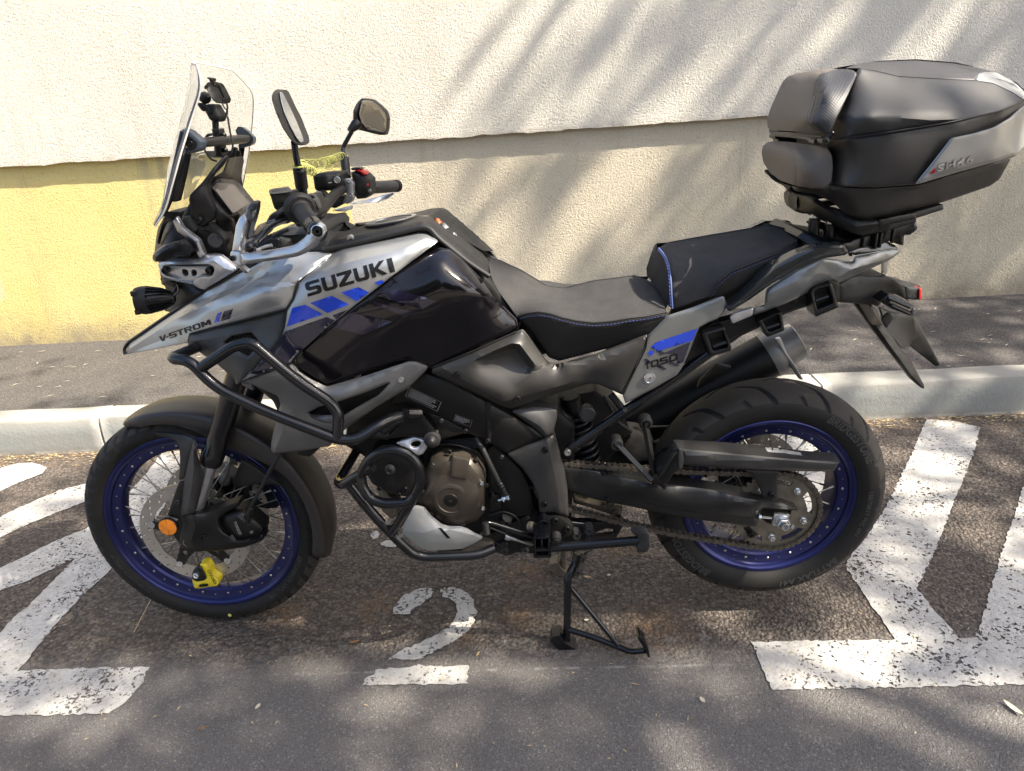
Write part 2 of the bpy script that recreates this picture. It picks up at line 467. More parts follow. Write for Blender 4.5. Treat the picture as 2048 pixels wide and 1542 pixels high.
# plinth: yellow paint to the left of x = -.93, bare render to the right
n, c, nb = stucco('plinth_render', (.60, .535, .41), (.47, .415, .31))
x = n.xyz()
edge = n.math('ADD', x[0], n.math('MULTIPLY', n.math('SUBTRACT', n.noise(14, 4, .6), .5), .05))
yel = n.mix(n.rng(n.noise(2.5, 5, .6), .3, .7), (.71, .575, .215), (.75, .63, .28))
yel = n.mix(n.rng(n.noise(105, 3, .55, .9), .3, .45, .3, 0), yel, (.3, .2, .06))
patch = n.math('MULTIPLY', n.rng(x[0], -3.28, -3.36), n.rng(n.math('ADD', x[2], n.math('MULTIPLY', n.noise(9), .04)), .48, .53))
patch = n.math('MULTIPLY', n.math('MULTIPLY', patch, n.rng(x[2], .80, .74)), n.rng(x[0], -4.0, -3.9))
yel = n.mix(patch, yel, (.66, .58, .45))
scr = n.math('MULTIPLY', n.rng(n.noise(20, 6, .75), .60, .66), n.math('MULTIPLY', n.rng(x[2], 1.14, 1.17), n.math('ADD', n.math('MULTIPLY', n.rng(x[0], -1.30, -1.26), n.rng(x[0], -.96, -1.0)), n.math('MULTIPLY', n.rng(x[0], -2.75, -2.7), n.rng(x[0], -2.35, -2.4)))))
yel = n.mix(scr, yel, (.62, .55, .47))
c = n.mix(n.rng(edge, -.955, -.945), yel, c)
c = n.mix(n.math('MULTIPLY', n.rng(x[2], .30, .17), n.rng(n.noise(5, 5, .7), .4, .65)), c, (.33, .27, .19))
dr = n.math('MULTIPLY', n.rng(n.noise(6, 5, .7, vec=n.mapv((1, 1, .08), (3, 0, 0))), .55, .72), n.rng(x[2], .3, 1.2, .25, .6)); c = n.mix(dr, c, (.33, .28, .19))
c = n.mix(n.math('MULTIPLY', n.rng(x[2], .42, .18), n.rng(n.noise(7, 6, .75), .35, .65, .1, .75)), c, (.26, .215, .15))
pk = n.math('MULTIPLY', n.rng(n.noise(3.3, 2, .5), .73, .76), n.rng(n.noise(60, 3), .4, .5)); 
M_plinth = n.fin(c, .95, nb)

def asphalt(name, base, stone, sc, rough_h, warm=None, bay=False):
    n = NT(name); x = n.xyz()
    wv = n.t.nodes.new('ShaderNodeVectorMath'); wv.operation = 'ADD'
    nz = n.noise(sc*.5, 2, .5, 0, out='Color'); sv = n.t.nodes.new('ShaderNodeVectorMath'); sv.operation = 'SCALE'; n.t.links.new(nz, sv.inputs[0]); sv.inputs['Scale'].default_value = 1.3/sc
    n.t.links.new(n.co, wv.inputs[0]); n.t.links.new(sv.outputs[0], wv.inputs[1]); vec = wv.outputs[0]
    d1 = n.vor(sc, vec=vec); cid = n.vor(sc, out='Color', vec=vec); d2 = n.vor(sc*2.3, vec=vec)
    sep = n.t.nodes.new('ShaderNodeSeparateColor'); n.t.links.new(cid, sep.inputs[0])
    h = n.math('SUBTRACT', n.math('MULTIPLY', sep.outputs[1], .8), n.math('ADD', n.math('MULTIPLY', d1, 1.1), n.math('MULTIPLY', d2, .35)))
    h = n.math('ADD', h, n.math('MULTIPLY', n.noise(sc*.4, 4, .65), 1.8))
    c = n.mix(n.rng(sep.outputs[0], .15, 1.0), base, stone)
    c = n.mix(n.rng(sep.outputs[2], .93, .96, 0, .55), c, (.24, .215, .18))
    c = n.mix(n.rng(d1, .45, .8, 0, .75), c, tuple(v*.35 for v in base))
    c = n.mix(1.0, c, n.mix(n.noise(3.0, 6, .65), (.68, .68, .69), (1.3, 1.29, 1.27)), 'MULTIPLY')
    st = rough_h
    if bay:
        # the bay is old coarse asphalt, the carriageway in front of it newer and smoother
        e = n.math('ADD', x[1], n.math('MULTIPLY', n.math('SUBTRACT', n.noise(7, 5, .65), .5), .16))
        f = n.rng(e, -.27, -.14)
        c2 = n.mix(n.rng(n.vor(330, out='Distance'), .2, .8), (.185, .172, .162), (.105, .097, .091))
        gl = n.vor(260, out='Color'); sg = n.t.nodes.new('ShaderNodeSeparateColor'); n.t.links.new(gl, sg.inputs[0])
        c2 = n.mix(n.rng(sg.outputs[0], .90, .95, 0, .6), c2, (.30, .29, .27))
        c2 = n.mix(1.0, c2, n.mix(n.noise(2.3, 6, .65), (.72, .72, .73), (1.25, 1.24, 1.22)), 'MULTIPLY')
        c2 = n.mix(n.rng(n.noise(38, 5, .7), .60, .70, 0, .35), c2, (.05, .048, .047))
        h2 = n.math('ADD', n.math('MULTIPLY', n.vor(330), -.35), n.math('MULTIPLY', n.noise(110, 4, .6), .7))
        c = n.mix(f, c2, c); 
        mh = n.t.nodes.new('ShaderNodeMix'); n.put(mh.inputs[0], f); n.put(mh.inputs[2], h2); n.put(mh.inputs[3], h); h = mh.outputs[0]
        # rust stains and the pale line of an old joint
        for cx, cy, r in ((.42, .30, .10), (.12, .17, .10), (.10, -.04, .09), (-.06, -.13, .07), (.50, -.10, .13), (-.35, .02, .10), (-.62, -.02, .09)):
            c = n.mix(n.math('MULTIPLY', n.spot((cx, cy, 0), r), n.rng(n.noise(24, 5, .7), .38, .68, 0, .75)), c, (.24, .13, .055))
        ln = n.math('MULTIPLY', n.rng(n.math('ABSOLUTE', n.math('ADD', x[1], .254)), .006, .002), n.math('MULTIPLY', n.rng(x[0], -.62, -.5), n.rng(x[0], .75, .55)))
        c = n.mix(n.math('MULTIPLY', ln, n.rng(n.noise(30, 5), .45, .6, 0, .4)), c, (.45, .44, .42))
        ln = n.math('MULTIPLY', n.rng(n.math('ABSOLUTE', n.math('ADD', x[1], .15)), .02, .004), n.math('MULTIPLY', n.rng(x[0], -.62, -.5), n.rng(x[0], .75, .55)))
        c = n.mix(n.math('MULTIPLY', ln, n.rng(n.noise(18, 6, .7), .5, .66, 0, .35)), c, (.40, .38, .35))
        # silt and straw gathered along the kerb
        c = n.mix(n.math('MULTIPLY', n.rng(x[1], 1.02, 1.2), n.rng(n.noise(26, 6, .75), .45, .62, 0, .8)), c, (.23, .15, .085))
        for cx, cy, r in ((-.22, -.30, .05),):
            c = n.mix(n.math('MULTIPLY', n.spot((cx, cy, 0), r), n.rng(n.noise(30, 4), .4, .6, 0, .7)), c, (.035, .033, .033))
    return n.fin(c, .88, n.bump(h, st, .0095))
M_road = asphalt('asphalt_bay', (.078, .063, .053), (.168, .139, .116), 92, 1.0, bay=True)
M_pave = asphalt('asphalt_pavement', (.070, .065, .063), (.145, .132, .123), 150, .7)
n = NT('kerb_concrete'); x = n.xyz()
jx = P(197, 850, 1.215)[0]; jp = (P(1643, 785, 1.215)[0]-jx)/3
fr_ = n.math('FRACT', n.math('ADD', n.math('DIVIDE', n.math('SUBTRACT', x[0], jx), jp), 20.5)); jd = n.math('ABSOLUTE', n.math('SUBTRACT', fr_, .5))
c = n.mix(n.noise(4, 7, .7), (.20, .195, .175), (.335, .325, .29)); c = n.mix(n.rng(n.noise(60, 4, .7), .55, .75, 0, .4), c, (.25, .25, .23))
c = n.mix(n.math('MULTIPLY', n.rng(x[2], .165, .13), n.rng(n.noise(8, 5, .7), .2, .6, .35, .8)), c, (.25, .265, .255))
c = n.mix(n.math('MULTIPLY', n.rng(x[2], .02, .008), n.rng(n.noise(16, 4), .4, .55)), c, (.5, .48, .44))
c = n.mix(n.math('MULTIPLY', n.rng(n.math('ADD', jd, n.math('MULTIPLY', n.noise(30, 5, .7), .03)), .062, .03), .75), c, (.52, .50, .45))
c = n.mix(n.math('MULTIPLY', n.rng(n.math('ADD', x[2], n.math('MULTIPLY', n.noise(25, 5, .7), .05)), .06, .02), .6), c, (.20, .16, .11))
M_kerb = n.fin(c, .9, n.bump(n.math('ADD', n.noise(40, 6, .7), n.math('MULTIPLY', n.noise(220, 3), .4)), .5, .005))
n = NT('mortar'); M_mort = n.fin(n.mix(n.noise(30, 5), (.55, .54, .50), (.38, .37, .34)), .95, n.bump(n.noise(120, 4), .6, .004))
n = NT('road_paint')
wv = n.noise(95, 3, .6, .4); big = n.noise(4.5, 6, .7); wv2 = n.noise(210, 2, .5, .8)
thr = n.rng(big, .30, .74, .26, .53)
a = n.rng(n.math('SUBTRACT', wv, thr), -.012, .014)
a = n.math('MULTIPLY', a, n.rng(n.math('SUBTRACT', wv2, n.math('MULTIPLY', thr, .78)), -.02, .02))
c = n.mix(n.rng(n.noise(22, 7, .75), .35, .68), (.49, .48, .455), (.31, .297, .27))
c = n.mix(n.rng(n.noise(3.1, 5, .65), .48, .72, 0, .4), c, (.36, .33, .29))
M_paint = n.fin(c, .8, n.bump(n.math('ADD', wv, n.math('MULTIPLY', n.vor(78), -.6)), .6, .004), a)
M_paint2 = M_paint

def sheet(name, x0, x1, y0, y1, z, m, n=1):
    V = [(x0, y0, z), (x1, y0, z), (x1, y1, z), (x0, y1, z)]
    return mk(name, V, [(0, 1, 2, 3)], m, None, 0)
KY = 1.215; KW = .155; KH = .178
road = tag(sheet('road', -400, 400, -400, KY+.05, 0, M_road), kind='structure')
pave = tag(sheet('pavement', -60, 60, KY+KW-.03, WY+.5, PVZ, M_pave), kind='structure')
# kerb stones with mortar joints: joints seen at px 197 and 1640, 1905
kerb = bpy.data.objects.new('kerb', None); COL.objects.link(kerb); tag(kerb, kind='structure')
j1, j2 = P(197, 850, KY)[0], P(1643, 785, KY)[0]
pitch = (j2-j1)/3
xs = [j1+pitch*i for i in range(-14, 18)]
for i in range(len(xs)-1):
    a, b = xs[i]+.008, xs[i+1]-.008
    prof = [(KY, -.08), (KY, .10), (KY+.006, KH-.016), (KY+.014, KH-.004), (KY+.03, KH), (KY+KW-.006, KH), (KY+KW, KH-.006), (KY+KW, -.08)]
    nseg = 8; rings = []
    rr = random.Random(i)
    for s in range(nseg+1):
        xx = a+(b-a)*s/nseg; rings.append([(xx, y+rr.uniform(-.0022, .0022), z+(rr.uniform(-.002, .002) if z > 0 else 0)) for y, z in prof])
    loft('kerb_stone', rings, M_kerb, kerb)
mb = MB()
for xx in xs:
    V, F = g_box((xx, KY+KW/2+.012, .045), (.05, KW-.012, .25)); mb.add(V, F)
mb.build('kerb_mortar', M_mort, kerb)

# the building: proud upper render and recessed plinth
bw = thing('building_wall', 'white rendered building wall with a yellow painted plinth behind the motorcycle', 'wall', (0, WY, 0))
GZ = 1.288
def wallgrid(name, x0, x1, z0, z1, y, depth, m, wav=0.0):
    nx, nz = 760, 3; V = []; F = []; rr = random.Random(4)
    ws = [0]*(nx+1)
    for i in range(nx+1): ws[i] = wav*(math.sin(i*.7)+math.sin(i*1.93+1)+rr.uniform(-1.4, 1.4))
    for j in range(nz+1):
        for i in range(nx+1):
            z = z0+(z1-z0)*j/nz
            if j == 0: z += ws[i]
            V.append((x0+(x1-x0)*i/nx, y, z))
    for j in range(nz):
        for i in range(nx): a = j*(nx+1)+i; F.append((a, a+1, a+nx+2, a+nx+1))
    k = len(V)
    for i in range(nx+1): V.append((V[i][0], y+depth, V[i][2]))
    for i in range(nx): F.append((i, k+i, k+i+1, i+1))
    return mk(name, V, F, m, bw, 30)
pl = P(0, 325, WY-OV); pr = P(1540, 243, WY-OV)
GZ = (pl[2]+pr[2])/2
wallgrid('upper_render', -21, 21, GZ, 4.2, WY-OV, .3, M_white, .0022)
wallgrid('plinth', -21, 21, PVZ-.05, GZ+.1, WY, .3, M_plinth, 0)

# painted markings, laid on the road as separate sheets
def marking(name, n, loops, z=.0035):
    V = []; F = []
    for lp in loops:
        ol = [PZ(q[0], q[1], z)[:2] for q in Q(n, lp)]
        ol = densify([tuple(q)+(0,) for q in ol], .014); rr = random.Random(len(V)+7)
        ol = np.array([(q[0]+rr.uniform(-.0035, .0035), q[1]+rr.uniform(-.0035, .0035)) for q in ol])
        pts, tri, _ = triang(ol, [], np.zeros((0, 2)))
        s = len(V); V += [(p[0], p[1], z) for p in pts]; F += [tuple(t+s) for t in tri]
    return mk(name, V, F, M_paint, road, 0)
marking('painted_number', 11, [[(1578, 733), (1572, 722), (1590, 690), (1620, 655), (1665, 637), (1728, 628), (1737, 640), (1722, 668), (1690, 690), (1650, 718), (1640, 735), (1608, 738)],
    [(1762, 640), (1775, 630), (1815, 627), (1862, 645), (1893, 680), (1906, 730), (1898, 772), (1862, 815), (1810, 850), (1735, 885), (1678, 916), (1610, 917), (1555, 917), (1565, 903), (1610, 880), (1690, 843), (1770, 805), (1812, 770), (1830, 735), (1822, 695), (1795, 672), (1770, 664)],
    [(1497, 957), (1520, 955), (1640, 948), (1668, 938), (1690, 941), (1740, 946), (1875, 938), (1868, 975), (1870, 1016), (1760, 1018), (1640, 1016), (1445, 1020), (1470, 990), (1500, 972)]])
marking('painted_hatching', 11, [[(0, 812), (60, 745), (110, 705), (150, 668), (215, 600), (300, 512), (220, 550), (110, 605), (0, 640), (-200, 720), (-200, 640), (0, 552), (110, 500), (215, 445), (350, 392), (480, 290), (575, 185), (650, 90), (790, 75), (735, 190), (640, 330), (560, 440), (440, 562), (330, 660), (210, 790), (140, 880), (72, 962), (330, 952), (598, 946), (570, 1010), (528, 1062), (480, 1105), (432, 1131), (200, 1140), (0, 1142), (-400, 1150), (-400, 1000)],
    [(-200, 430), (0, 346), (120, 290), (240, 240), (352, 212), (420, 150), (470, 150), (420, 240), (345, 285), (240, 325), (120, 372), (0, 428), (-200, 500)],
    [(-120, 180), (0, 152), (75, 132), (125, 130), (165, 140), (188, 152), (170, 172), (130, 188), (60, 215), (0, 245), (-120, 290)]])
marking('painted_hatching', 12, [[(1660, 35), (1760, 42), (1872, 68), (1845, 180), (1800, 290), (1762, 380), (1725, 480), (1680, 590), (1618, 712), (1690, 800), (1745, 860), (1792, 912), (1855, 910), (1895, 790), (1935, 650), (1990, 480), (2048, 300), (2110, 60), (2300, 60), (2300, 1092), (2048, 1097), (1700, 1105), (1400, 1112), (1040, 1117), (1010, 1050), (985, 990), (960, 930), (1200, 922), (1532, 917), (1490, 850), (1420, 755), (1375, 690), (1330, 620), (1420, 500), (1490, 400), (1545, 290), (1610, 150), (1640, 80)],
    [(940, 60), (1120, 55), (1230, 130), (1290, 240), (1330, 330), (1350, 520), (1320, 600), (1230, 560), (1190, 420), (1130, 270), (1040, 150)]])
marking('painted_marking', 11, [[(1430, 290), (1560, 262), (1580, 275), (1450, 308)], [(1482, 410), (1502, 402), (1520, 412), (1512, 430), (1492, 438), (1480, 425)],
                               [(1520, 452), (1545, 440), (1590, 440), (1600, 462), (1560, 468), (1530, 464)], [(1492, 365), (1508, 360), (1515, 370), (1500, 376)]])

# ------------------------------------------------------------------ trees (they stand outside the frame and cast the dappled shade)
n = NT('leaf'); oi = n.t.nodes.new('ShaderNodeNewGeometry')
c = n.mix(oi.outputs['Random Per Island'], (.035, .075, .018), (.085, .13, .035)); M_leaf = n.fin(c, .55)
n.b.inputs['Transmission Weight'].default_value = 0
n = NT('bark'); M_bark = n.fin(n.mix(n.noise(6, 6, .7, vec=n.mapv((1, 1, .2))), (.06, .045, .03), (.16, .13, .10)), .9, n.bump(n.noise(18, 6, .7, vec=n.mapv((1, 1, .15))), .8, .02))
s_ = np.array(SUN); e1 = np.cross([0, 0, 1], s_); e1 /= np.linalg.norm(e1); e2 = np.cross(s_, e1)
def blob(u, v, cu, cv, ru, rv): return np.exp(-(((u-cu)/ru)**2+((v-cv)/rv)**2)**2)
def smst(x, a, b): t = np.clip((x-a)/(b-a), 0, 1); return t*t*(3-2*t)
_gr = np.random.RandomState(5)
_grids = [(_gr.uniform(-1, 1, (64, 64)), sc, am) for sc, am in ((3.2, .5), (7, .35), (14, .25))]
def vnoise(u, v):
    o = 0
    for g, sc, am in _grids:
        x = (u*sc+20) % 63; y = (v*sc+20) % 63; i = x.astype(int); j = y.astype(int); fx = x-i; fy = y-j; fx = fx*fx*(3-2*fx); fy = fy*fy*(3-2*fy)
        o = o+am*((g[i, j]*(1-fx)+g[(i+1) % 64, j]*fx)*(1-fy)+(g[i, (j+1) % 64]*(1-fx)+g[(i+1) % 64, (j+1) % 64]*fx)*fy)
    return o
def density(u, v):
    """how much of the sun the crown takes, looking along the sun's ray"""
    nz_ = vnoise(u, v)
    near = smst(u, .95, .55)*smst(u, -2.6, -2.2)*smst(v, 1.75, 1.35)*smst(v, -2.6, -2.2)*np.clip(.80+.75*nz_, .12, 1)
    far = smst(u, 2.0, 2.55)*smst(u, 5.2, 4.6)*smst(v+.45*(u-2.5), 2.25, 1.25)*smst(v, -2.6, -2.2)*np.clip(.60+.5*vnoise(u*.6, v*.8), .08, .92)
    mid = smst(u, .6, 1.0)*smst(u, 2.6, 2.0)*smst(v, 1.2, .4)*smst(v, -2.6, -2.2)*.42
    left = smst(u, -.2, .3)*smst(u, 1.5, 1.0)*smst(v, 1.2, 1.5)*smst(v, 3.2, 2.6)*.10
    d = np.maximum(np.maximum(near, far), np.maximum(mid, left))
    holes = ((.05, .45, .24, .28, 1.), (.16, .26, .16, .16, 1.), (-.16, .76, .16, .16, .8), (-.50, .06, .09, .05, .7), (-.44, .10, .06, .06, .6), (.14, -.80, .22, .09, .8), (.19, -.47, .08, .09, 1.), (-.02, -.97, .14, .07, .7), (.30, .16, .12, .10, .9), (.0, -.10, .30, .10, .55), (.42, .12, .20, .30, .75))
    for cu, cv, ru, rv, k in holes: d = d*(1-k*blob(u, v, cu, cv, ru, rv))
    return d
rs = np.random.RandomState(11)
def leaves(cands, tmin, tmax, size, dens_mul):
    u = rs.uniform(-2.6, 5.2, cands); v = rs.uniform(-2.6, 3.3, cands); t = rs.uniform(tmin, tmax, cands)+np.where(u > 1.2, 1.8, 0)
    k = rs.uniform(0, 1, cands) < density(u, v)**1.5*dens_mul
    return u[k], v[k], t[k]
def crown_mesh(C, size, name, m, parent):
    N = len(C); V = np.zeros((N, 6, 3)); 
    a = rs.normal(size=(N, 3)); a /= np.linalg.norm(a, axis=1)[:, None]; b = rs.normal(size=(N, 3)); b -= a*(a*b).sum(1)[:, None]; b /= np.linalg.norm(b, axis=1)[:, None]
    c = np.cross(a, b); L = (size*rs.uniform(.7, 1.4, N))[:, None]; Wd = L*.36
    for i, (p, q, r) in enumerate(((-1, 0, 0), (-.3, .85, .1), (.35, .8, .12), (1, 0, 0), (.35, -.8, .12), (-.3, -.85, .1))):
        V[:, i] = C+a*(L*p)+b*(Wd*q)+c*(L*r)
    F = np.arange(N*6).reshape(N, 6)
    me = bpy.data.meshes.new(name); me.from_pydata(V.reshape(-1, 3).tolist(), [], F.tolist()); me.update()
    return link(name, me, m, parent, 0)
tr = thing('shade_tree', 'broad leafy tree to the right of the parking bay casting the dappled shade', 'tree', (7.4, -2.9, 0))
u, v, t = leaves(52000, 8.0, 12.0, .06, .72)
C_ = u[:, None]*e1+v[:, None]*e2+t[:, None]*s_
crown = crown_mesh(C_, .095, 'crown', M_leaf, tr); crown['kind'] = 'stuff'
mb = MB(); top = np.array([6.3, -2.5, 5.2])
V, F = g_tube(chaikin([(7.4, -2.9, -.1), (7.25, -2.85, 1.6), (6.8, -2.6, 3.4), top], 2), list(np.linspace(.2, .11, len(chaikin([(0, 0, 0)]*4, 2)))), 12); mb.add(V, F)
mb.build('trunk', M_bark, tr)
mb = MB()
for i in range(26):
    j = rs.randint(len(C_)); e = C_[j]; mid_ = top*.5+e*.5+np.array([0, 0, .25])
    pts = chaikin([top+np.array([0, 0, -.4]), mid_, e], 2); V, F = g_tube(pts, list(np.linspace(.045, .008, len(pts))), 6); mb.add(V, F)
mb.build('limbs', M_bark, tr)
# trees on the far side of the street, behind the viewer: seen only as dark reflections in the paint
for i, (tx, ty, hh) in enumerate(((-6.5, -9.5, 5.4), (-2.2, -10.5, 6.2), (2.6, -10.0, 5.0), (7.2, -11, 6.4))):
    t2 = thing('street_tree', ['dense green tree across the street behind the viewer, leftmost', 'tallest dense green tree across the street behind the viewer', 'low dense green tree across the street behind the viewer', 'dense green tree across the street behind the viewer, rightmost'][i], 'tree', (tx, ty, 0), 'trees across the street')
    N = 2600; q = rs.normal(size=(N, 3)); q /= np.linalg.norm(q, axis=1)[:, None]; q *= (rs.uniform(.35, 1, N)**.5)[:, None]
    q = q*np.array([2.5, 1.8, hh*.42])+np.array([tx, ty, hh*.55]); q += rs.normal(size=q.shape)*.12
    crown_mesh(q, .24, 'crown', M_leaf, t2)['kind'] = 'stuff'
    rod('trunk', (tx, ty, -.1), (tx, ty, hh*.5), .16, M_bark, t2)
# ------------------------------------------------------------------ bike materials
M = {}
M['silver'] = mat('silver_paint', (.36, .37, .375), .36, .70, coat=.40, coatr=.10)
M['grey'] = mat('dark_silver_paint', (.052, .050, .047), .44, .40, bump=.12, bscale=900, bdist=.0006)
M['lgrey'] = mat('grey_fairing_paint', (.150, .150, .146), .42, .45, coat=.15, var=.03)
M['matte'] = mat('black_plastic', (.0068, .0065, .0063), .48, spec=.4, bump=.2, bscale=1400, bdist=.0004, var=.12, vscale=14, rvar=.08)
M['satin'] = mat('satin_black', (.0062, .0062, .0068), .33, spec=.4, var=.1, vscale=10, rvar=.06)
M['gloss'] = mat('gloss_black_paint', (.004, .0032, .0045), .16, coat=.55, spec=.25, coatr=.03)
M['bar'] = mat('black_powdercoat', (.0065, .0068, .0085), .20)
M['steel'] = mat('bare_steel', (.48, .48, .47), .32, .95, var=.1, vscale=40)
M['chrome'] = mat('bright_zinc', (.66, .68, .70), .24, .95)
M['spoke'] = mat('spoke_steel', (.34, .32, .28), .30, .9)
M['alu'] = mat('silver_aluminium', (.52, .53, .55), .34, .85, var=.05)
M['disc'] = mat('brake_disc_steel', (.50, .48, .45), .36, .9, var=.10, vscale=30)
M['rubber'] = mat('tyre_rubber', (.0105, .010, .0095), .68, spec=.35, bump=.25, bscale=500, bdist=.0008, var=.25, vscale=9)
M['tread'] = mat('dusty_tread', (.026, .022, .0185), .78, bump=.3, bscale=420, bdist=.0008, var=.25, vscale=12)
M['groove'] = mat('shaded_tread_groove', (.007, .007, .007), .8)  # dust-free rubber, with the shade of the deep groove in its colour
M['grey3'] = mat('worn_grey_plastic', (.030, .029, .0285), .42, bump=.15, bscale=1200, bdist=.0005, var=.18, vscale=16, rvar=.06)
M['capgrey'] = mat('muffler_cap_grey', (.30, .295, .28), .42, .4)
M['blackrub'] = mat('rubber_part', (.009, .009, .009), .62, bump=.2, bscale=700, bdist=.0006)
M['blue'] = mat('blue_rim_anodised', (.019, .023, .108), .33, .72, coat=.25, var=.15, vscale=7)
M['blueprint'] = mat('blue_decal', (.006, .045, .50), .28, .1, coat=.5)
M['navy'] = mat('navy_decal', (.012, .012, .030), .25, .2, coat=.6)
M['print'] = mat('black_decal', (.005, .005, .006), .42, spec=.3)
M['whiteprint'] = mat('white_print', (.55, .55, .55), .5)
M['greyprint'] = mat('grey_print', (.30, .30, .30), .5)
M['seat'] = mat('seat_cloth', (.030, .029, .0285), .80, spec=.35, bump=.55, bscale=1300, bdist=.0008, var=.22, vscale=25)
M['vinyl'] = mat('seat_vinyl', (.0095, .0093, .0095), .55, spec=.4, bump=.35, bscale=650, bdist=.0006, var=.1, vscale=12)
M['piping'] = mat('blue_piping', (.055, .085, .22), .6)
M['thread'] = mat('blue_thread', (.035, .05, .17), .7)
M['bronze'] = mat('bronze_engine_cover', (.098, .083, .066), .38, .65, var=.12, vscale=14, bump=.06, bscale=500, bdist=.0004)
M['castal'] = mat('cast_aluminium_black', (.0075, .007, .0068), .46, .3, bump=.3, bscale=420, bdist=.0007, var=.15)
M['skid'] = mat('grey_skid_plate', (.42, .42, .40), .48, .1, var=.06, vscale=18)
M['amber'] = mat('amber_reflector', (.75, .22, .012), .25, coat=.6)
M['red'] = mat('red_plastic', (.50, .012, .015), .3, coat=.3)
M['yellow'] = mat('yellow_lacquer', (.75, .60, .02), .3, coat=.5)
M['coil'] = mat('yellow_cable', (.62, .62, .16), .45)
M['casebl'] = mat('case_black_plastic', (.026, .0245, .0235), .45, bump=.35, bscale=1500, bdist=.0004, var=.06, vscale=9, rvar=.05)
M['caselid'] = mat('case_lid_plastic', (.027, .026, .0258), .56, bump=.15, bscale=1700, bdist=.0003, rvar=.05)
M['casesil'] = mat('case_silver_trim', (.30, .305, .30), .36, .5, coat=.2)
M['pad'] = mat('case_backrest_pad', (.120, .100, .086), .60, bump=.4, bscale=1200, bdist=.0005)
M['mirror'] = mat('mirror_glass', (.75, .76, .78), .03, 1.0)
M['dirtychain'] = mat('greasy_chain', (.12, .105, .085), .45, .7, var=.35, vscale=80)
M['brass'] = mat('dusty_sprocket', (.19, .17, .135), .48, .7, var=.35, vscale=35)
M['dust'] = mat('dusty_metal', (.16, .135, .105), .6, .4, var=.3, vscale=30)
M['screen'] = mat('dash_screen', (.085, .075, .068), .35, coat=.15, bump=.25, bscale=260, bdist=.0006)
n = NT('windscreen_acrylic'); n.b.inputs['Transmission Weight'].default_value = .88; n.b.inputs['IOR'].default_value = 1.10
n.b.inputs['Roughness'].default_value = .02; n.b.inputs['Base Color'].default_value = (.975, .98, .965, 1); M['acryl'] = n.m
n = NT('clear_lens'); n.b.inputs['Transmission Weight'].default_value = .9; n.b.inputs['Roughness'].default_value = .12; n.b.inputs['Base Color'].default_value = (.8, .82, .82, 1); M['lens'] = n.m

bike = thing('motorcycle', 'silver, black and blue adventure motorcycle standing on its centre stand in bay 2', 'motorcycle', (0, 0, 0))
FW = np.array([-.7975, 0, .347]); RW = np.array([.7975, 0, .3814])
def group_part(name, loc):
    o = bpy.data.objects.new(name, None); COL.objects.link(o); o.empty_display_size = .05
    o.location = loc; attach(o, bike); WM[o.name] = Matrix.Translation(loc); return o
def bolt(p, r, parent, d=(0, -1, 0), m='satin', name='bolt', h=None, hexr=.55):
    h = h or r*.7
    return turn(name, p, d, [(-.004, r*.95), (h*.55, r), (h, r*.82), (h, r*hexr), (h*.35, r*hexr*.95), (h*.3, r*.1)], M[m], parent, 14, 40)
def tyre(name, C, R, hw, rf, wf, parent, pat):
    prof = [(rf-.012, wf-.010), (rf-.002, wf-.003), (rf+.004, wf+.001), (rf+.012, wf+(hw-wf)*.35+.003), (rf+.26*(R-rf), hw*.975), (rf+.38*(R-rf), hw)]
    # crown arc: from shoulder to the middle
    nA = 34; sh = (rf+.42*(R-rf), hw*.998); 
    for i in range(nA+1):
        a = i/nA*PI/2; prof.append((sh[0]+(R-sh[0])*math.sin(a)**.92, sh[1]*math.cos(a)))
    half = prof; full = half+[(r, -y) for r, y in half[-2::-1]]; m = len(full); N = 1200; V = []; F = []
    fr = np.array(full)
    s = np.zeros(m)
    for j, (r, y) in enumerate(full): s[j] = y/hw if r > sh[0]-.004 else (9 if y > 0 else -9)
    for i in range(N):
        th = 2*PI*i/N; dep = pat(th, s)
        for j in range(m):
            r = fr[j, 0]-dep[j]; V.append((C[0]+r*math.cos(th), C[1]-fr[j, 1], C[2]+r*math.sin(th)))
    for i in range(N):
        k = (i+1) % N
        for j in range(m-1): F.append((i*m+j, i*m+j+1, k*m+j+1, k*m+j))
    o = mk(name, V, F, M['rubber'], parent, 32)
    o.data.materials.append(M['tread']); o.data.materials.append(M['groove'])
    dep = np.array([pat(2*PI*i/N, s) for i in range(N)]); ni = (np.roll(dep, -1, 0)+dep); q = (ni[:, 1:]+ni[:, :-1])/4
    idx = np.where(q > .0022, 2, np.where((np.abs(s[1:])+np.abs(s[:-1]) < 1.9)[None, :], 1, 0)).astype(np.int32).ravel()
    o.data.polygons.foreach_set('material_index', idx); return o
def sst(x): x = np.clip(x, 0, 1); return x*x*(3-2*x)
def groove(ph, c, w, a, a0, a1, dep):
    """groove with sloping flanks: ph, c and w in turns of the repeat"""
    dd = np.abs((ph-c+.5) % 1.0-.5); return dep*sst((w-dd)/(w*.35))*sst((a-a0)/.06)*sst((a1-a)/.06)
def pat_front(th, s):
    a = np.abs(s); N = 24; ph = (th*N/(2*PI)+np.where(s > 0, .0, .5)) % 1.0
    d = groove(ph, .20+.60*a, .115, a, .22, 1.02, .0065)
    d = np.maximum(d, groove((ph+.5) % 1, .20+.60*a, .085, a, .60, 1.03, .0045)); d[a > 1.5] = 0
    return d
def pat_rear(th, s):
    a = np.abs(s); N = 13; ph = (-th*N/(2*PI)+np.where(s > 0, .0, .5)) % 1.0
    c = np.where(a < .40, .10+.95*a, .48+.42*(a-.40)); w = .042+.022*a
    d = groove(ph, c, w, a, .03, .97, .0075)
    d = np.maximum(d, groove((ph+.48) % 1, .30+.45*a, .05, a, .70, .985, .005)); d[a > 1.5] = 0
    return d
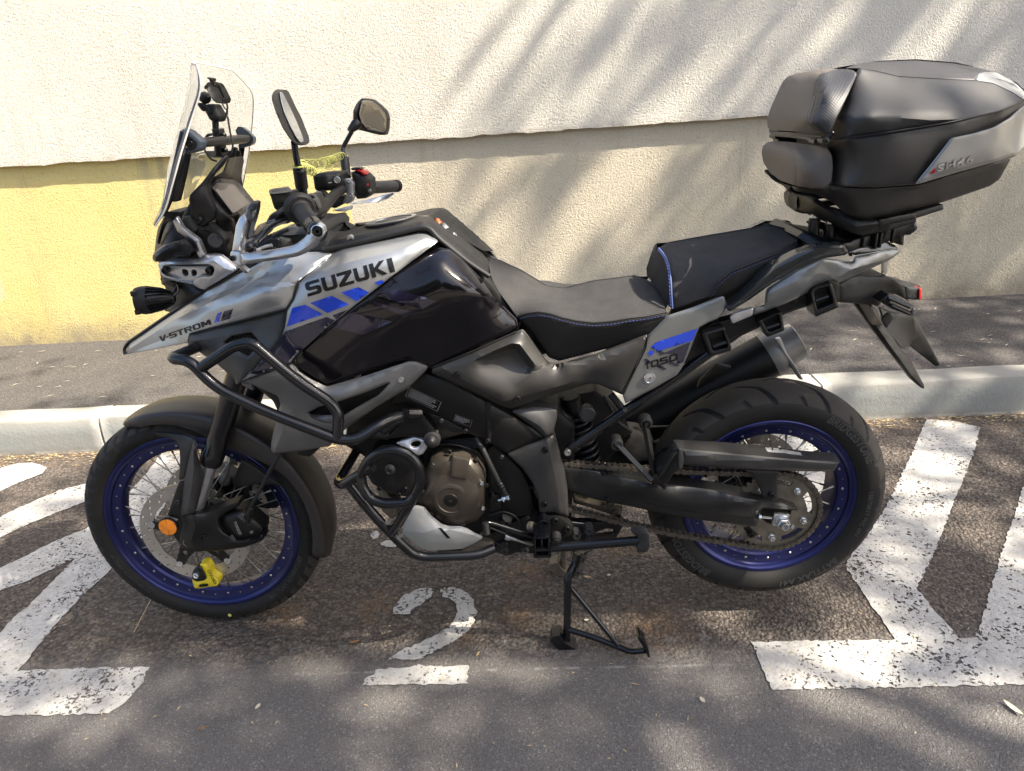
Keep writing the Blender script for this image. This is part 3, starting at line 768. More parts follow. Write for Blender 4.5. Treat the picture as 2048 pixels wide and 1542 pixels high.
def rim(name, C, rf, wf, parent):
    h = [(rf-.001, wf-.004), (rf, wf-.001), (rf-.003, wf+.001), (rf-.010, wf), (rf-.0125, wf-.003), (rf-.019, wf-.006), (rf-.022, wf-.011), (rf-.027, wf-.013), (rf-.044, wf-.017), (rf-.049, wf-.022), (rf-.051, wf-.034)]
    k = wf-.034
    if k > .004: h += [(rf-.050, .0)]
    full = h+[(r, -y) for r, y in h[::-1] if y > 1e-4]+[(rf-.018, -wf+.012), (rf-.018, wf-.012)]; m = len(full); N = 180; V = []; F = []
    for i in range(N):
        a = 2*PI*i/N
        for r, y in full: V.append((C[0]+r*math.cos(a), -y, C[2]+r*math.sin(a)))
    for i in range(N):
        q = (i+1) % N
        for j in range(m): F.append((i*m+j, i*m+(j+1) % m, q*m+(j+1) % m, q*m+j))
    return mk(name, V, F, M['blue'], parent, 28)
def spokes(C, n, r0, y0, r1, y1, lead, parent, rad=.0016, rn=.26, yn=.02):
    """n spokes a side, shared meshes; every one an object"""
    protos = {}
    for side in (-1, 1):
        for sg in (-1, 1):
            a = np.array([r0*math.cos(lead*sg), side*y0, r0*math.sin(lead*sg)]); b = np.array([r1, side*y1, 0])
            mb = MB(); V, F = g_rod(a, b, rad, 6); mb.add(V, F)
            e = b-(b-a)/np.linalg.norm(b-a)*.016; V, F = g_rod(e, b, rad*1.9, 6); mb.add(V, F)
            u = np.array([0, side*1.0, 0]); q_ = np.array([rn, side*yn, 0]); V, F = g_turn(q_-u*.002, u, [(0, .0042), (.004, .0042), (.0055, .0026)], 6); mb.add(V, F)
            qq = np.array([rn*math.cos(PI/n)+.004, side*(yn+.0005), rn*math.sin(PI/n)]); V, F = g_turn(qq-u*.002, u, [(0, .0036), (.0032, .0036), (.004, .002)], 6); mb.add(V, F)
            protos[side, sg] = mb
    first = {}
    for side in (-1, 1):
        for k in range(n):
            sg = 1 if k % 2 else -1; key = (side, sg)
            if key not in first:
                o = protos[key].build('spoke', M['spoke']); first[key] = o
            else:
                o = first[key].copy(); COL.objects.link(o)
            attach(o, parent)
            o.matrix_basis = Matrix.Translation(C) @ Matrix.Rotation(-(2*PI*(k+.25+.5*(side > 0))/n), 4, 'Y')
def disc(name, C, y, ro, ri, holes, parent, th=.005, mat_='disc', rh=.0042):
    na = 96; ol = np.array([(ro*math.cos(2*PI*i/na), ro*math.sin(2*PI*i/na)) for i in range(na)])
    hs = [np.array([(ri*math.cos(2*PI*i/72)*(1+.012*math.cos(12*PI*2*i/72)), ri*math.sin(2*PI*i/72)*(1+.012*math.cos(12*PI*2*i/72))) for i in range(72)])]
    for (r, a) in holes: hs.append(np.array([(r*math.cos(a)+rh*math.cos(q*PI/4), r*math.sin(a)+rh*math.sin(q*PI/4)) for q in range(8)]))
    return plate2(name, C, y, ol, hs, th, M[mat_], parent)
def plate2(name, C, y, ol, hs, th, m, parent, smooth=30):
    pts, tri, _ = triang(ol, hs, np.zeros((0, 2))); n = len(pts)
    V = [(C[0]+p[0], y, C[2]+p[1]) for p in pts]+[(C[0]+p[0], y+th, C[2]+p[1]) for p in pts]
    F = [tuple(t) for t in tri]+[tuple(t[::-1]+n) for t in tri]; cnt = set()
    for t in tri:
        for i in range(3): cnt.add((t[i], t[(i+1) % 3]))
    for (i, j) in cnt:
        if (j, i) not in cnt: F.append((j, i, i+n, j+n))
    return mk(name, V, F, m, parent, smooth)
# ---- lettering from the built-in font, laid out flat as a mesh
def text_mesh(s, size=1.0, shear=0.0, space=1.0, bold=0.0):
    c = bpy.data.curves.new('txt', 'FONT'); c.body = s; c.size = size; c.shear = shear; c.space_character = space; c.offset = bold; c.resolution_u = 3
    o = bpy.data.objects.new('txt', c); COL.objects.link(o)
    dg = bpy.context.evaluated_depsgraph_get(); me = bpy.data.meshes.new_from_object(o.evaluated_get(dg))
    bpy.data.objects.remove(o); bpy.data.curves.remove(c)
    return [v.co[:2] for v in me.vertices], [p.vertices[:] for p in me.polygons]
def arc_text(s, C, r, y, a0, size, m, parent, inward=False, shear=.25, stretch=1.0, bold=0.02, slope=0.0, name='lettering'):
    """writing on a tyre wall: clockwise along the arc as seen from the near side, starting at angle a0"""
    V, F = text_mesh(s, 1.0, shear, 1.05, bold); out = []
    for x, z in V:
        ang = a0-(x*size*stretch)/r if not inward else a0+(x*size*stretch)/r
        rr = r+z*size if not inward else r-z*size
        out.append((C[0]+rr*math.cos(ang), y+slope*(rr-r), C[2]+rr*math.sin(ang)))
    o = mk(name, out, F, m, parent, 0)
    return o
M['tyretext'] = mat('tyre_lettering', (.040, .039, .037), .55)

# ------------------------------------------------------------------ front wheel
fw = group_part('front_wheel', FW)
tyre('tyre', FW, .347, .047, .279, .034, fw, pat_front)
rim('rim', FW, .284, .036, fw)
spokes(Vector(FW), 20, .040, .042, .234, .006, .75, fw, rn=.250, yn=.020)
turn('hub', FW+np.array([0, -.062, 0]), (0, 1, 0), [(0, .026), (.008, .028), (.012, .044), (.026, .044), (.03, .028), (.094, .028), (.098, .044), (.112, .044), (.116, .028), (.124, .026)], M['satin'], fw, 28)
hol = []
for k in range(48):
    a = 2*PI*k/48
    hol += [((.150, .140, .131)[k % 3], a)]
for yd in (-.074, .069):
    dsc = disc('brake_disc', FW, yd, .157, .118, hol, fw)
    # black carrier with arms to the floating buttons
    ol = []
    for k in range(5):
        a0 = 2*PI*k/5+.35
        for da, r in ((-.36, .062), (-.17, .090), (-.11, .116), (-.07, .124), (.07, .124), (.11, .116), (.17, .090), (.36, .062)): ol.append((r*math.cos(a0+da), r*math.sin(a0+da)))
    ci = np.array([(.030*math.cos(2*PI*i/24), .030*math.sin(2*PI*i/24)) for i in range(24)])
    hh = [ci]
    for k in range(5):
        a0 = 2*PI*k/5+.35; hh.append(np.array([((.078+.010*math.cos(q*PI/4))*math.cos(a0+.10*math.sin(q*PI/4)), (.078+.010*math.cos(q*PI/4))*math.sin(a0+.10*math.sin(q*PI/4))) for q in range(8)]))
    plate2('disc_carrier', FW, yd-.003, np.array(ol), hh, .006, M['satin'], fw)
    for k in range(10):
        a0 = 2*PI*(k//2)/5+.35+(.0 if k % 2 else 2*PI/10); 
        p = FW+np.array([.121*math.cos(a0), yd-.005, .121*math.sin(a0)])
        if k % 2: turn('disc_button', p, (0, 1, 0), [(0, .0075), (0, .010), (.010, .010)], M['chrome'], fw, 12)
# sidewall writing
tw = -.0470
arc_text('BATTLAX ADVENTURE', FW, .303, tw-.0006, math.radians(-58), .018, M['tyretext'], fw, inward=True, slope=.0)
arc_text('BATTLAX ADVENTURE A41', FW, .301, tw-.0006, math.radians(196), .013, M['tyretext'], fw, inward=True)
turn('paint_dot', FW+np.array([.312*math.cos(math.radians(-86)), tw-.0006, .312*math.sin(math.radians(-86))]), (0, 1, 0), [(0, .0055), (.0004, .0055)], M['coil'], fw, 12)

# ------------------------------------------------------------------ rear wheel
rw = group_part('rear_wheel', RW)
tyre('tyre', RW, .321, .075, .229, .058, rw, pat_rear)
rim('rim', RW, .2335, .060, rw)
spokes(Vector(RW), 20, .055, .045, .1845, .028, .7, rw, rn=.199, yn=.0435)
turn('hub', RW+np.array([0, -.085, 0]), (0, 1, 0), [(0, .030), (.01, .062), (.036, .062), (.040, .036), (.13, .036), (.134, .060), (.150, .060), (.16, .030)], M['satin'], rw, 28)
disc('brake_disc', RW, .085, .130, .095, [(.123-.008*(k % 3), 2*PI*k/36) for k in range(36)], rw)
def wall_y(C, R, hw, rf, wf, r): return -hw
arc_text('BRIDGESTONE', RW, .262, -.0752, math.radians(62), .030, M['tyretext'], rw, shear=.2, stretch=.86, bold=.03)
arc_text('BRIDGESTONE', RW, .262, -.0752, math.radians(236), .030, M['tyretext'], rw, shear=.2, stretch=.86, bold=.03)
arc_text('150/70R17 M/C 69V', RW, .256, -.0752, math.radians(5), .016, M['tyretext'], rw, shear=0)
arc_text('BATTLAX A41', RW, .262, -.0752, math.radians(-44), .026, M['tyretext'], rw, shear=.2)

# sprocket and chain
SY = -.118
tp = []
NT_ = 44
for k in range(NT_*4):
    a = 2*PI*k/(NT_*4); tp.append(((.112+(.0045 if k % 4 in (0, 1) else -.003))*math.cos(a), (.112+(.0045 if k % 4 in (0, 1) else -.003))*math.sin(a)))
hh = [np.array([(.04*math.cos(2*PI*i/24), .04*math.sin(2*PI*i/24)) for i in range(24)])]
for k in range(5):
    a0 = 2*PI*k/5+.25
    lp = [((.094)*math.cos(a0+q), .094*math.sin(a0+q)) for q in np.linspace(-.38, .38, 9)]+[(.078*math.cos(a0+q), .078*math.sin(a0+q)) for q in np.linspace(.30, -.30, 7)]
    hh.append(np.array(lp))
plate2('sprocket', RW, SY-.003, np.array(tp), hh, .006, M['brass'], rw)
for k in range(5):
    a0 = 2*PI*k/5+.25+PI/5; p = RW+np.array([.078*math.cos(a0), SY-.003, .078*math.sin(a0)])
    turn('sprocket_nut', p, (0, -1, 0), [(0, .010), (.002, .010), (.002, .0075), (.010, .0075), (.011, .004), (.016, .004)], M['chrome'], rw, 6)
turn('sprocket_carrier', RW+np.array([0, SY+.004, 0]), (0, 1, 0), [(0, .05), (.004, .075), (.03, .07), (.034, .05)], M['satin'], rw, 30)
chain = group_part('chain', RW)
FS = np.array([.155, 0, .415]); rF = .043; rR = .112
d = RW-FS; L = np.linalg.norm(d); al = math.atan2(d[2], d[0]); be = math.asin((rR-rF)/L)
path = []
a1 = al+PI/2+be; a2 = al-PI/2-be
pt = lambda c, r, a: np.array([c[0]+r*math.cos(a), SY, c[2]+r*math.sin(a)])
pu0, pu1 = P(1118, 925, SY), pt(RW, rR, a1)
pl1, pl0 = pt(RW, rR, a2), P(1128, 1014, SY)
for t_ in np.linspace(0, 1, 40): q = pu0*(1-t_)+pu1*t_; q[2] -= .006*math.sin(PI*t_); path.append(q)
for a in np.linspace(a1, a2, 60)[1:-1]: path.append(pt(RW, rR, a))
for t_ in np.linspace(0, 1, 40): q = pl1*(1-t_)+pl0*t_; q[2] -= .014*math.sin(PI*t_); path.append(q)
fcen = (pu0+pl0)/2; frad = np.linalg.norm(pu0-pl0)/2
for a in np.linspace(-PI/2, -PI*1.5, 24)[1:-1]: path.append(fcen+frad*np.array([math.cos(a), 0, math.sin(a)]))
path = np.array(path); seg = np.linalg.norm(np.roll(path, -1, 0)-path, axis=1); cum = np.r_[0, np.cumsum(seg)]; tot = cum[-1]
NL = int(round(tot/.0159)); NL -= NL % 2; pitch_ = tot/NL; cl = np.vstack([path, path[:1]])
at_ = lambda s: np.array([np.interp(s % tot, cum, cl[:, i]) for i in range(3)])
def link_mesh(outer):
    mb = MB(); p = .0159
    w_ = .0095 if outer else .0072; hgt = .0072 if outer else .0066
    for sy in (-1, 1):
        ol = []
        for q in range(6): a = PI/2+PI*q/5; ol.append((-p/2+hgt*math.cos(a), hgt*math.sin(a)))
        ol.append((0, -hgt*.68))
        for q in range(6): a = -PI/2+PI*q/5; ol.append((p/2+hgt*math.cos(a), hgt*math.sin(a)))
        ol.append((0, hgt*.68)); n_ = len(ol); y0 = sy*w_; y1 = sy*(w_-.002)
        V = [(x, y0, z) for x, z in ol]+[(x, y1, z) for x, z in ol]
        F = [tuple(range(n_)), tuple(range(n_, 2*n_))[::-1]]+[(i, (i+1) % n_, n_+(i+1) % n_, n_+i) for i in range(n_)]; mb.add(V, F)
        if outer:
            for px_ in (-p/2, p/2): V, F = g_turn((px_, sy*w_, 0), (0, sy, 0), [(0, .0028), (.0016, .0026)], 8); mb.add(V, F)
    if not outer:
        for px_ in (-p/2, p/2): V, F = g_turn((px_, -.006, 0), (0, 1, 0), [(0, .0050), (.012, .0050)], 8); mb.add(V, F)
    return mb
protoL = {}
for k in range(NL):
    a, b = at_(k*pitch_), at_((k+1)*pitch_); c = (a+b)/2; key = k % 2
    if key not in protoL: o = link_mesh(key == 0).build('chain_link', M['dirtychain']); protoL[key] = o
    else: o = protoL[key].copy(); COL.objects.link(o)
    attach(o, chain); dd = b-a
    o.matrix_basis = Matrix.Translation(c) @ Matrix.Rotation(-math.atan2(dd[2], dd[0]), 4, 'Y')
# ------------------------------------------------------------------ bodywork (depths are metres from the machine's middle plane, near side negative)
def pn(name, m, ol, parent=None, **k):
    """ol: list of (zone, [(u, v, Y)...])"""
    pts = []
    for z, l in ol: pts += Q(z, l, k.get('Y'))
    k.pop('Y', None)
    for key in ('creases', 'holes'):
        if key in k:
            k[key] = [Q(z, l, 0) if key == 'holes' else Q(z, l) for z, l in k[key]]
    return panel(name, pts, M[m], parent or bike, **k)
def bolts(z, l, r, parent, m='satin', Y=None, target=None):
    for q in Q(z, l, Y):
        if target is not None:
            h = o_bvh[target.name].ray_cast(Vector(CC), Vector(ray(q[0], q[1])).normalized())[0]
            p = np.array(h) if h is not None else P(*q)
        else: p = P(*q)
        bolt(p, r, parent, m=m)
M['gapblack'] = mat('gap_shadow_black', (.004, .004, .004), .8)
beak = pn('beak_panel', 'silver', [(2, [(75, 782, -.040), (92, 715, -.035), (300, 568, -.08), (620, 352, -.14), (960, 170, -.165), (1048, 120, -.17), (1200, 98, -.165), (1300, 85, -.155), (1510, 80, -.15), (1400, 170, -.185), (1300, 250, -.225), (1245, 290, -.237), (1215, 400, -.247), (1168, 470, -.252), (900, 540, -.235), (510, 640, -.175), (497, 700, -.172), (300, 740, -.115)])],
          creases=[(2, [(100, 745, -.052), (400, 545, -.130), (700, 405, -.195), (1000, 295, -.232), (1225, 285, -.246)]), (2, [(480, 448, -.120), (800, 325, -.168), (1100, 235, -.190), (1290, 185, -.198), (1430, 115, -.172)]),
                   (2, [(110, 765, -.047), (300, 690, -.105), (520, 610, -.175), (900, 500, -.238), (1150, 440, -.252)])], mirror=True, th=.004, er=.005, round_=1, soft=3.0, lam=.01)
fair = pn('side_fairing', 'silver', [(2, [(1250, 292, -.237), (1300, 250, -.227), (1420, 150, -.185), (1500, 80, -.150)]), (4, [(120, 278, -.145), (350, 232, -.145), (580, 186, -.145), (625, 193, -.15), (692, 242, -.178), (560, 340, -.215), (430, 440, -.24), (200, 620, -.25), (0, 780, -.255)]),
          (2, [(1290, 735, -.26), (1228, 795, -.262), (1200, 838, -.264), (1085, 882, -.268), (862, 966, -.262), (930, 890, -.264), (1003, 806, -.262), (1085, 730, -.26), (1125, 670, -.258), (1150, 600, -.256), (1168, 480, -.252), (1215, 400, -.246)])],
          creases=[(0, [(606, 557, -.238), (622, 545, -.236), (700, 524, -.231), (741, 514, -.226), (785, 504, -.220), (820, 492, -.212), (850, 478, -.190)])], mirror=True, th=.004, er=.005)
# print on the fairing
LET = {'S': [(0, 0), (0, .22), (.66, .22), (.72, .26), (.72, .33), (.66, .38), (.2, .38), (.04, .46), (0, .58), (0, .82), (.06, .95), (.2, 1), (1, 1), (1, .78), (.34, .78), (.28, .74), (.28, .66), (.34, .62), (.8, .62), (.95, .55), (1, .42), (1, .18), (.94, .05), (.8, 0)],
       'U': [(0, 1), (.28, 1), (.28, .30), (.34, .23), (.66, .23), (.72, .30), (.72, 1), (1, 1), (1, .2), (.93, .06), (.78, 0), (.22, 0), (.07, .06), (0, .2)],
       'Z': [(0, 1), (1, 1), (1, .78), (.42, .22), (1, .22), (1, 0), (0, 0), (0, .22), (.58, .78), (0, .78)],
       'K': [(0, 0), (0, 1), (.28, 1), (.28, .64), (.66, 1), (1, 1), (.5, .54), (1, 0), (.64, 0), (.28, .40), (.28, 0)],
       'I': [(0, 0), (0, 1), (1, 1), (1, 0)], 'V': [(.22, 0), (-.02, 1), (.28, 1), (.46, .30), (.78, 1), (1.08, 1), (.6, 0)], '-': [(.1, .38), (.1, .58), (.9, .58), (.9, .38)],
       'T': [(.36, 0), (.36, .78), (0, .78), (0, 1), (1, 1), (1, .78), (.64, .78), (.64, 0)], 'M': [(0, 0), (0, 1), (.3, 1), (.5, .5), (.7, 1), (1, 1), (1, 0), (.76, 0), (.76, .6), (.58, .12), (.42, .12), (.24, .6), (.24, 0)],
       'R': [(0, 0), (0, 1), (.82, 1), (.96, .92), (1, .8), (1, .58), (.93, .45), (.76, .40), (1, 0), (.7, 0), (.48, .38), (.27, .38), (.27, .60), (.70, .60), (.73, .63), (.73, .75), (.70, .78), (.27, .78), (.27, 0)],
       'O': [(.2, 0), (.06, .06), (0, .2), (0, .8), (.06, .94), (.2, 1), (.5, 1), (.5, .78), (.32, .78), (.27, .72), (.27, .28), (.32, .22), (.68, .22), (.73, .28), (.73, .72), (.68, .78), (.5, .7805), (.5, 1), (.8, 1), (.94, .94), (1, .8), (1, .2), (.94, .06), (.8, 0)],
       '1': [(.3, 0), (.3, .72), (0, .6), (0, .82), (.4, 1), (.66, 1), (.66, 0)], '5': [(0, 0), (0, .22), (.70, .22), (.70, .42), (0, .42), (0, 1), (1, 1), (1, .78), (.28, .78), (.28, .62), (.86, .62), (1, .52), (1, .12), (.86, 0)]}
LET['0'] = LET['O']
def word(s, org, ax, up, spans):
    out = []
    for ch, (a, b) in zip(s, spans):
        out.append([(org[0]+ax[0]*(a+(b-a)*x)+up[0]*y, org[1]+ax[1]*(a+(b-a)*x)+up[1]*y) for x, y in LET[ch]])
    return out
px2 = lambda z, l: [(q[0], q[1]) for q in Q(z, l)]
decal('maker_lettering', [px2(2, g) for g in word('SUZUKI', (1317, 388), (597, -173), (-26, -95), [(0, .165), (.187, .35), (.365, .535), (.555, .715), (.735, .915), (.94, 1.0)])], fair, M['print'], fair, grid=5)
decal('model_lettering', [px2(2, g) for g in word('V-STROM', (312, 695), (345, -118), (-12, -36), [(0, .12), (.115, .175), (.18, .325), (.335, .47), (.485, .635), (.65, .80), (.82, 1.0)])], beak, M['print'], beak, grid=4)
decal('blue_stripe', [px2(2, [(677, 567), (698, 502), (727, 492), (706, 559)])], beak, M['blueprint'], beak, grid=5)
decal('navy_stripe', [px2(2, [(719, 556), (742, 489), (803, 470), (782, 539)])], beak, M['navy'], beak, grid=5)
for l in ([(1211, 463), (1297, 442), (1418, 508), (1170, 593)], [(1332, 430), (1478, 382), (1596, 440), (1450, 498)], [(1545, 358), (1660, 322), (1735, 358), (1648, 418)], [(1770, 290), (1822, 274), (1838, 286), (1802, 308)]):
    decal('blue_stripe', [px2(2, l)], fair, M['blueprint'], fair, grid=7)
decal('navy_band', [px2(2, [(1160, 625), (1445, 526), (1500, 549), (1236, 787), (1203, 832), (1085, 878), (872, 962), (937, 892), (1010, 808), (1092, 734), (1132, 672)]), px2(2, [(1484, 515), (1588, 477), (1512, 541)])], fair, M['navy'], fair, grid=8)
# intake at the side of the beak
M['grey2'] = mat('grey_plastic', (.032, .0315, .0315), .46, bump=.15, bscale=1200, bdist=.0005, var=.05)
intake = pn('intake_duct', 'grey2', [(2, [(492, 648, -.165), (520, 630, -.168), (700, 590, -.198), (1166, 456, -.240), (1150, 600, -.251), (1118, 680, -.254), (1075, 735, -.256), (1000, 806, -.258), (930, 888, -.26), (850, 978, -.255), (828, 988, -.25), (815, 950, -.24), (700, 850, -.215), (540, 740, -.172), (497, 718, -.165)])],
            holes=[(2, [(738, 702), (800, 655), (930, 630), (990, 700), (955, 745), (905, 800), (840, 765)])],
            creases=[(2, [(515, 690, -.180), (700, 665, -.205), (780, 640, -.215)]), (2, [(700, 710, -.205), (790, 790, -.235), (825, 930, -.247)]), (2, [(1010, 690, -.240), (960, 770, -.256), (860, 930, -.258)]), (2, [(950, 610, -.225), (1110, 520, -.244)])], th=.005, er=.004, mirror=True)
# honeycomb behind the opening
hx = []; V = []; F = []
mb = MB(); c0 = Q(2, [(860, 710)])[0]; 
for i in range(-9, 10):
    for j in range(-7, 8):
        cx = c0[0]+i*7.6+(3.8 if j % 2 else 0); cy = c0[1]+j*6.6
        ring = [(cx+4.5*math.cos(PI/6+k*PI/3), cy+4.5*math.sin(PI/6+k*PI/3)) for k in range(6)]; inn = [(cx+3.3*math.cos(PI/6+k*PI/3), cy+3.3*math.sin(PI/6+k*PI/3)) for k in range(6)]
        V = [P(x, y, -.196) for x, y in ring]+[P(x, y, -.196) for x, y in inn]+[P(x, y, -.189) for x, y in inn]
        F = [(k, (k+1) % 6, 6+(k+1) % 6, 6+k) for k in range(6)]+[(6+k, 6+(k+1) % 6, 12+(k+1) % 6, 12+k) for k in range(6)]
        if abs(cx-c0[0])+1.2*abs(cy-c0[1]) < 44: mb.add(V, F)
hcm = mb.build('honeycomb_mesh', M['grey2'], intake, 0); hcm['kind'] = 'stuff'
pn('duct_backing', 'matte', [(2, [(720, 690, -.15), (800, 640, -.15), (960, 610, -.15), (1010, 700, -.15), (910, 820, -.15), (830, 790, -.15)])], intake, th=.003, er=.002)
# beak underside edge and black trim along the top of the beak
tube('beak_trim', [P(q[0], q[1], q[2]) for q in Q(2, [(70, 780, -.036), (62, 745, -.03), (90, 700, -.028), (300, 556, -.072), (620, 340, -.13), (960, 158, -.155), (1050, 108, -.158)])], .0045, M['satin'], beak, fr=.01, n=8)
lower = pn('lower_fairing', 'lgrey', [(2, [(865, 968, -.262), (1085, 886, -.266), (1200, 843, -.262), (1225, 862, -.26), (1250, 900, -.259), (1330, 952, -.259), (1440, 1004, -.256)]), (4, [(60, 1089, -.25), (300, 1021, -.235), (520, 946, -.216), (560, 948, -.214), (633, 975, -.21), (618, 1000, -.21), (510, 1105, -.215), (330, 1210, -.225), (190, 1310, -.235), (110, 1372, -.24)]),
           (2, [(1470, 1405, -.245), (1300, 1435, -.245), (1085, 1458, -.24), (1064, 1440, -.24), (1065, 1390, -.24), (1085, 1280, -.245), (1112, 1180, -.25), (1130, 1120, -.25), (1110, 1065, -.255), (1010, 1020, -.26), (940, 987, -.262)])],
           holes=[(2, [(1318, 1180), (1390, 1140), (1505, 1110), (1700, 1045), (1880, 972), (1800, 1060), (1660, 1140), (1560, 1200), (1500, 1250), (1430, 1250), (1345, 1212)])],
           creases=[(2, [(1100, 1190, -.258), (1150, 1290, -.262), (1090, 1440, -.250)]), (2, [(1240, 1215, -.252), (1330, 1290, -.262), (1480, 1310, -.262), (1700, 1200, -.246), (1900, 1060, -.228), (1960, 1005, -.222)]), (2, [(1235, 905, -.268), (1330, 962, -.268), (1440, 1016, -.264), (1640, 960, -.250), (1900, 870, -.228)])], mirror=True, th=.004, er=.006)
pn('duct_lining', 'matte', [(2, [(1290, 1180, -.215), (1390, 1120, -.215), (1700, 1020, -.215), (1920, 950, -.20), (1820, 1070, -.215), (1560, 1230, -.215), (1450, 1280, -.215), (1320, 1250, -.215)])], lower, th=.004, er=.002)
pn('duct_lip', 'lgrey', [(2, [(1320, 1190, -.225), (1400, 1200, -.255), (1490, 1200, -.258), (1530, 1185, -.256), (1500, 1252, -.262), (1430, 1252, -.262), (1345, 1214, -.258)])], lower, th=.004, er=.003)
bolts(4, [(475, 1050)], .0075, lower, 'alu', -.222, lower)
pn('lower_fairing_tip', 'lgrey', [(2, [(858, 972, -.258), (935, 985, -.258), (945, 1030, -.25), (880, 1000, -.25)])], lower, th=.01, er=.003)
# gloss black flank of the tank
flank = pn('tank_side_panel', 'gloss', [(4, [(600, 330, -.204), (700, 280, -.180), (758, 290, -.176), (830, 345, -.175), (930, 450, -.172), (1010, 560, -.168), (1090, 640, -.165), (1150, 700, -.165), (1157, 740, -.17), (1100, 775, -.18), (900, 865, -.195), (665, 970, -.205), (625, 968, -.206), (520, 940, -.212), (450, 948, -.216), (250, 1018, -.23), (60, 1084, -.247)]),
        (2, [(1440, 996, -.252), (1330, 942, -.252), (1258, 892, -.254), (1232, 845, -.256), (1232, 812, -.256), (1290, 740, -.256), (1400, 640, -.252)]), (4, [(30, 760, -.25), (200, 622, -.245), (430, 442, -.235)])],
        creases=[(4, [(640, 335, -.214), (720, 352, -.218), (850, 440, -.216), (960, 520, -.205), (1050, 590, -.186)]), (4, [(400, 600, -.248), (480, 660, -.252), (700, 690, -.236), (920, 790, -.202)])], mirror=True, th=.005, er=.006, bulge=.008, bs=60, crisp=False)
decal('purple_stripe', [px2(4, [(445, 520), (680, 590), (600, 640), (330, 560)]), px2(4, [(300, 590), (420, 625), (560, 655), (500, 690), (400, 640), (320, 610)]), px2(4, [(180, 660), (430, 710), (250, 790), (60, 740)])], flank, mat('ghost_print', (.007, .005, .016), .16, coat=.6), flank, grid=12)
# tank top
ttop = pn('tank_cover', 'matte', [(4, [(15, 288, -.15), (120, 272, -.15), (350, 215, -.15), (600, 150, -.15), (640, 160, -.15), (690, 210, -.156), (800, 300, -.152), (880, 365, -.148), (985, 440, -.138), (988, 360, -.07), (950, 315, -.02), (850, 240, 0), (720, 140, 0), (650, 97, 0), (560, 92, 0), (470, 110, 0), (300, 140, 0), (200, 165, -.03), (100, 200, -.09), (40, 250, -.13)])],
          creases=[(4, [(100, 235, -.135), (350, 180, -.128), (590, 118, -.118), (640, 122, -.118), (720, 190, -.128), (850, 290, -.122), (985, 400, -.11)])], mirror=True, th=.004, er=.003)
tube('tank_edge_trim', [P(*q) for q in Q(4, [(15, 292, -.152), (120, 275, -.153), (350, 219, -.153), (600, 157, -.154), (645, 168, -.155), (690, 222, -.162), (800, 312, -.158), (880, 375, -.152), (990, 446, -.142)])], .0058, M['blackrub'], ttop, fr=.015, n=10)
bolts(4, [(180, 222)], .008, ttop, 'steel', -.13, ttop)
# filler cap on the tank's middle line
cp = P(*Q(4, [(418, 128, -.02)])[0]); sl_ = math.atan2(P(*Q(4, [(540, 105, 0)])[0])[2]-P(*Q(4, [(300, 145, 0)])[0])[2], P(*Q(4, [(540, 105, 0)])[0])[0]-P(*Q(4, [(300, 145, 0)])[0])[0])
up = np.array([-math.sin(sl_), 0, math.cos(sl_)])
turn('filler_cap', cp-up*.012, up, [(0, .066), (.016, .066), (.018, .063), (.018, .055), (.015, .054), (.015, .040), (.017, .038), (.0175, .01)], M['satin'], ttop, 36)
turn('cap_ring', cp+up*.0045, up, [(0, .062), (.0025, .062), (.0025, .052), (0, .052)], M['steel'], ttop, 36)
wd = [q for q in Q(4, [(690, 112), (722, 135), (712, 148), (680, 122)])]
decal('warning_label', [[(q[0], q[1]) for q in Q(4, [(660, 108), (690, 105), (720, 130), (700, 140)])]], ttop, mat('orange_print', (.45, .12, .03), .5), ttop, grid=6)
decal('white_label', [px2(4, [(702, 140), (728, 132), (756, 160), (735, 168)]), px2(4, [(778, 190), (798, 188), (802, 212), (784, 212)])], ttop, M['greyprint'], ttop, grid=6)
# dark filling between tank, seat and engine
pn('tank_shell', 'matte', [(4, [(560, 200, -.13), (760, 290, -.13), (1000, 470, -.12), (1180, 700, -.12), (1150, 790, -.12), (700, 1000, -.15), (100, 1000, -.18), (-200, 800, -.18), (100, 400, -.15)])], ttop, th=.24, er=.01, grid=16)
# rider's seat: cloth top, vinyl skirt
seat = pn('rider_seat', 'seat', [(4, [(985, 375, -.06), (990, 358, -.03), (1005, 350, -.01), (1050, 350, 0), (1180, 410, 0), (1330, 500, 0), (1430, 512, 0), (1600, 470, 0), (1840, 440, 0), (1920, 470, -.02), (1980, 530, -.08), (2012, 600, -.13), (2026, 655, -.165), (1900, 680, -.178), (1800, 692, -.185), (1700, 710, -.186), (1600, 718, -.185), (1500, 708, -.180), (1420, 690, -.175), (1350, 668, -.17), (1280, 657, -.165), (1210, 665, -.157), (1150, 684, -.15), (1090, 600, -.132), (1030, 520, -.112), (995, 440, -.09)])], th=.004, er=.004, bulge=.012, bs=30, mirror=True)
skirt = pn('seat_skirt', 'vinyl', [(4, [(1152, 688, -.15), (1210, 669, -.157), (1280, 661, -.165), (1350, 672, -.17), (1420, 694, -.175), (1500, 712, -.180), (1600, 722, -.185), (1700, 714, -.186), (1800, 696, -.185), (1900, 684, -.178), (2024, 660, -.165), (2020, 690, -.168), (1920, 787, -.165), (1700, 864, -.16), (1400, 942, -.155), (1340, 922, -.153), (1240, 782, -.150)])], seat, th=.006, er=.005, bulge=.006, bs=25, mirror=True)
sm = [P(*q)+np.array([0, -.006, .002]) for q in Q(4, [(1150, 684, -.15), (1210, 666, -.157), (1280, 657, -.165), (1350, 668, -.17), (1420, 690, -.175), (1500, 708, -.180), (1600, 719, -.185), (1700, 711, -.186), (1800, 693, -.185), (1900, 681, -.178), (2026, 656, -.165)])]
tube('seat_piping', sm, .0026, M['vinyl'], seat, fr=0, n=8)
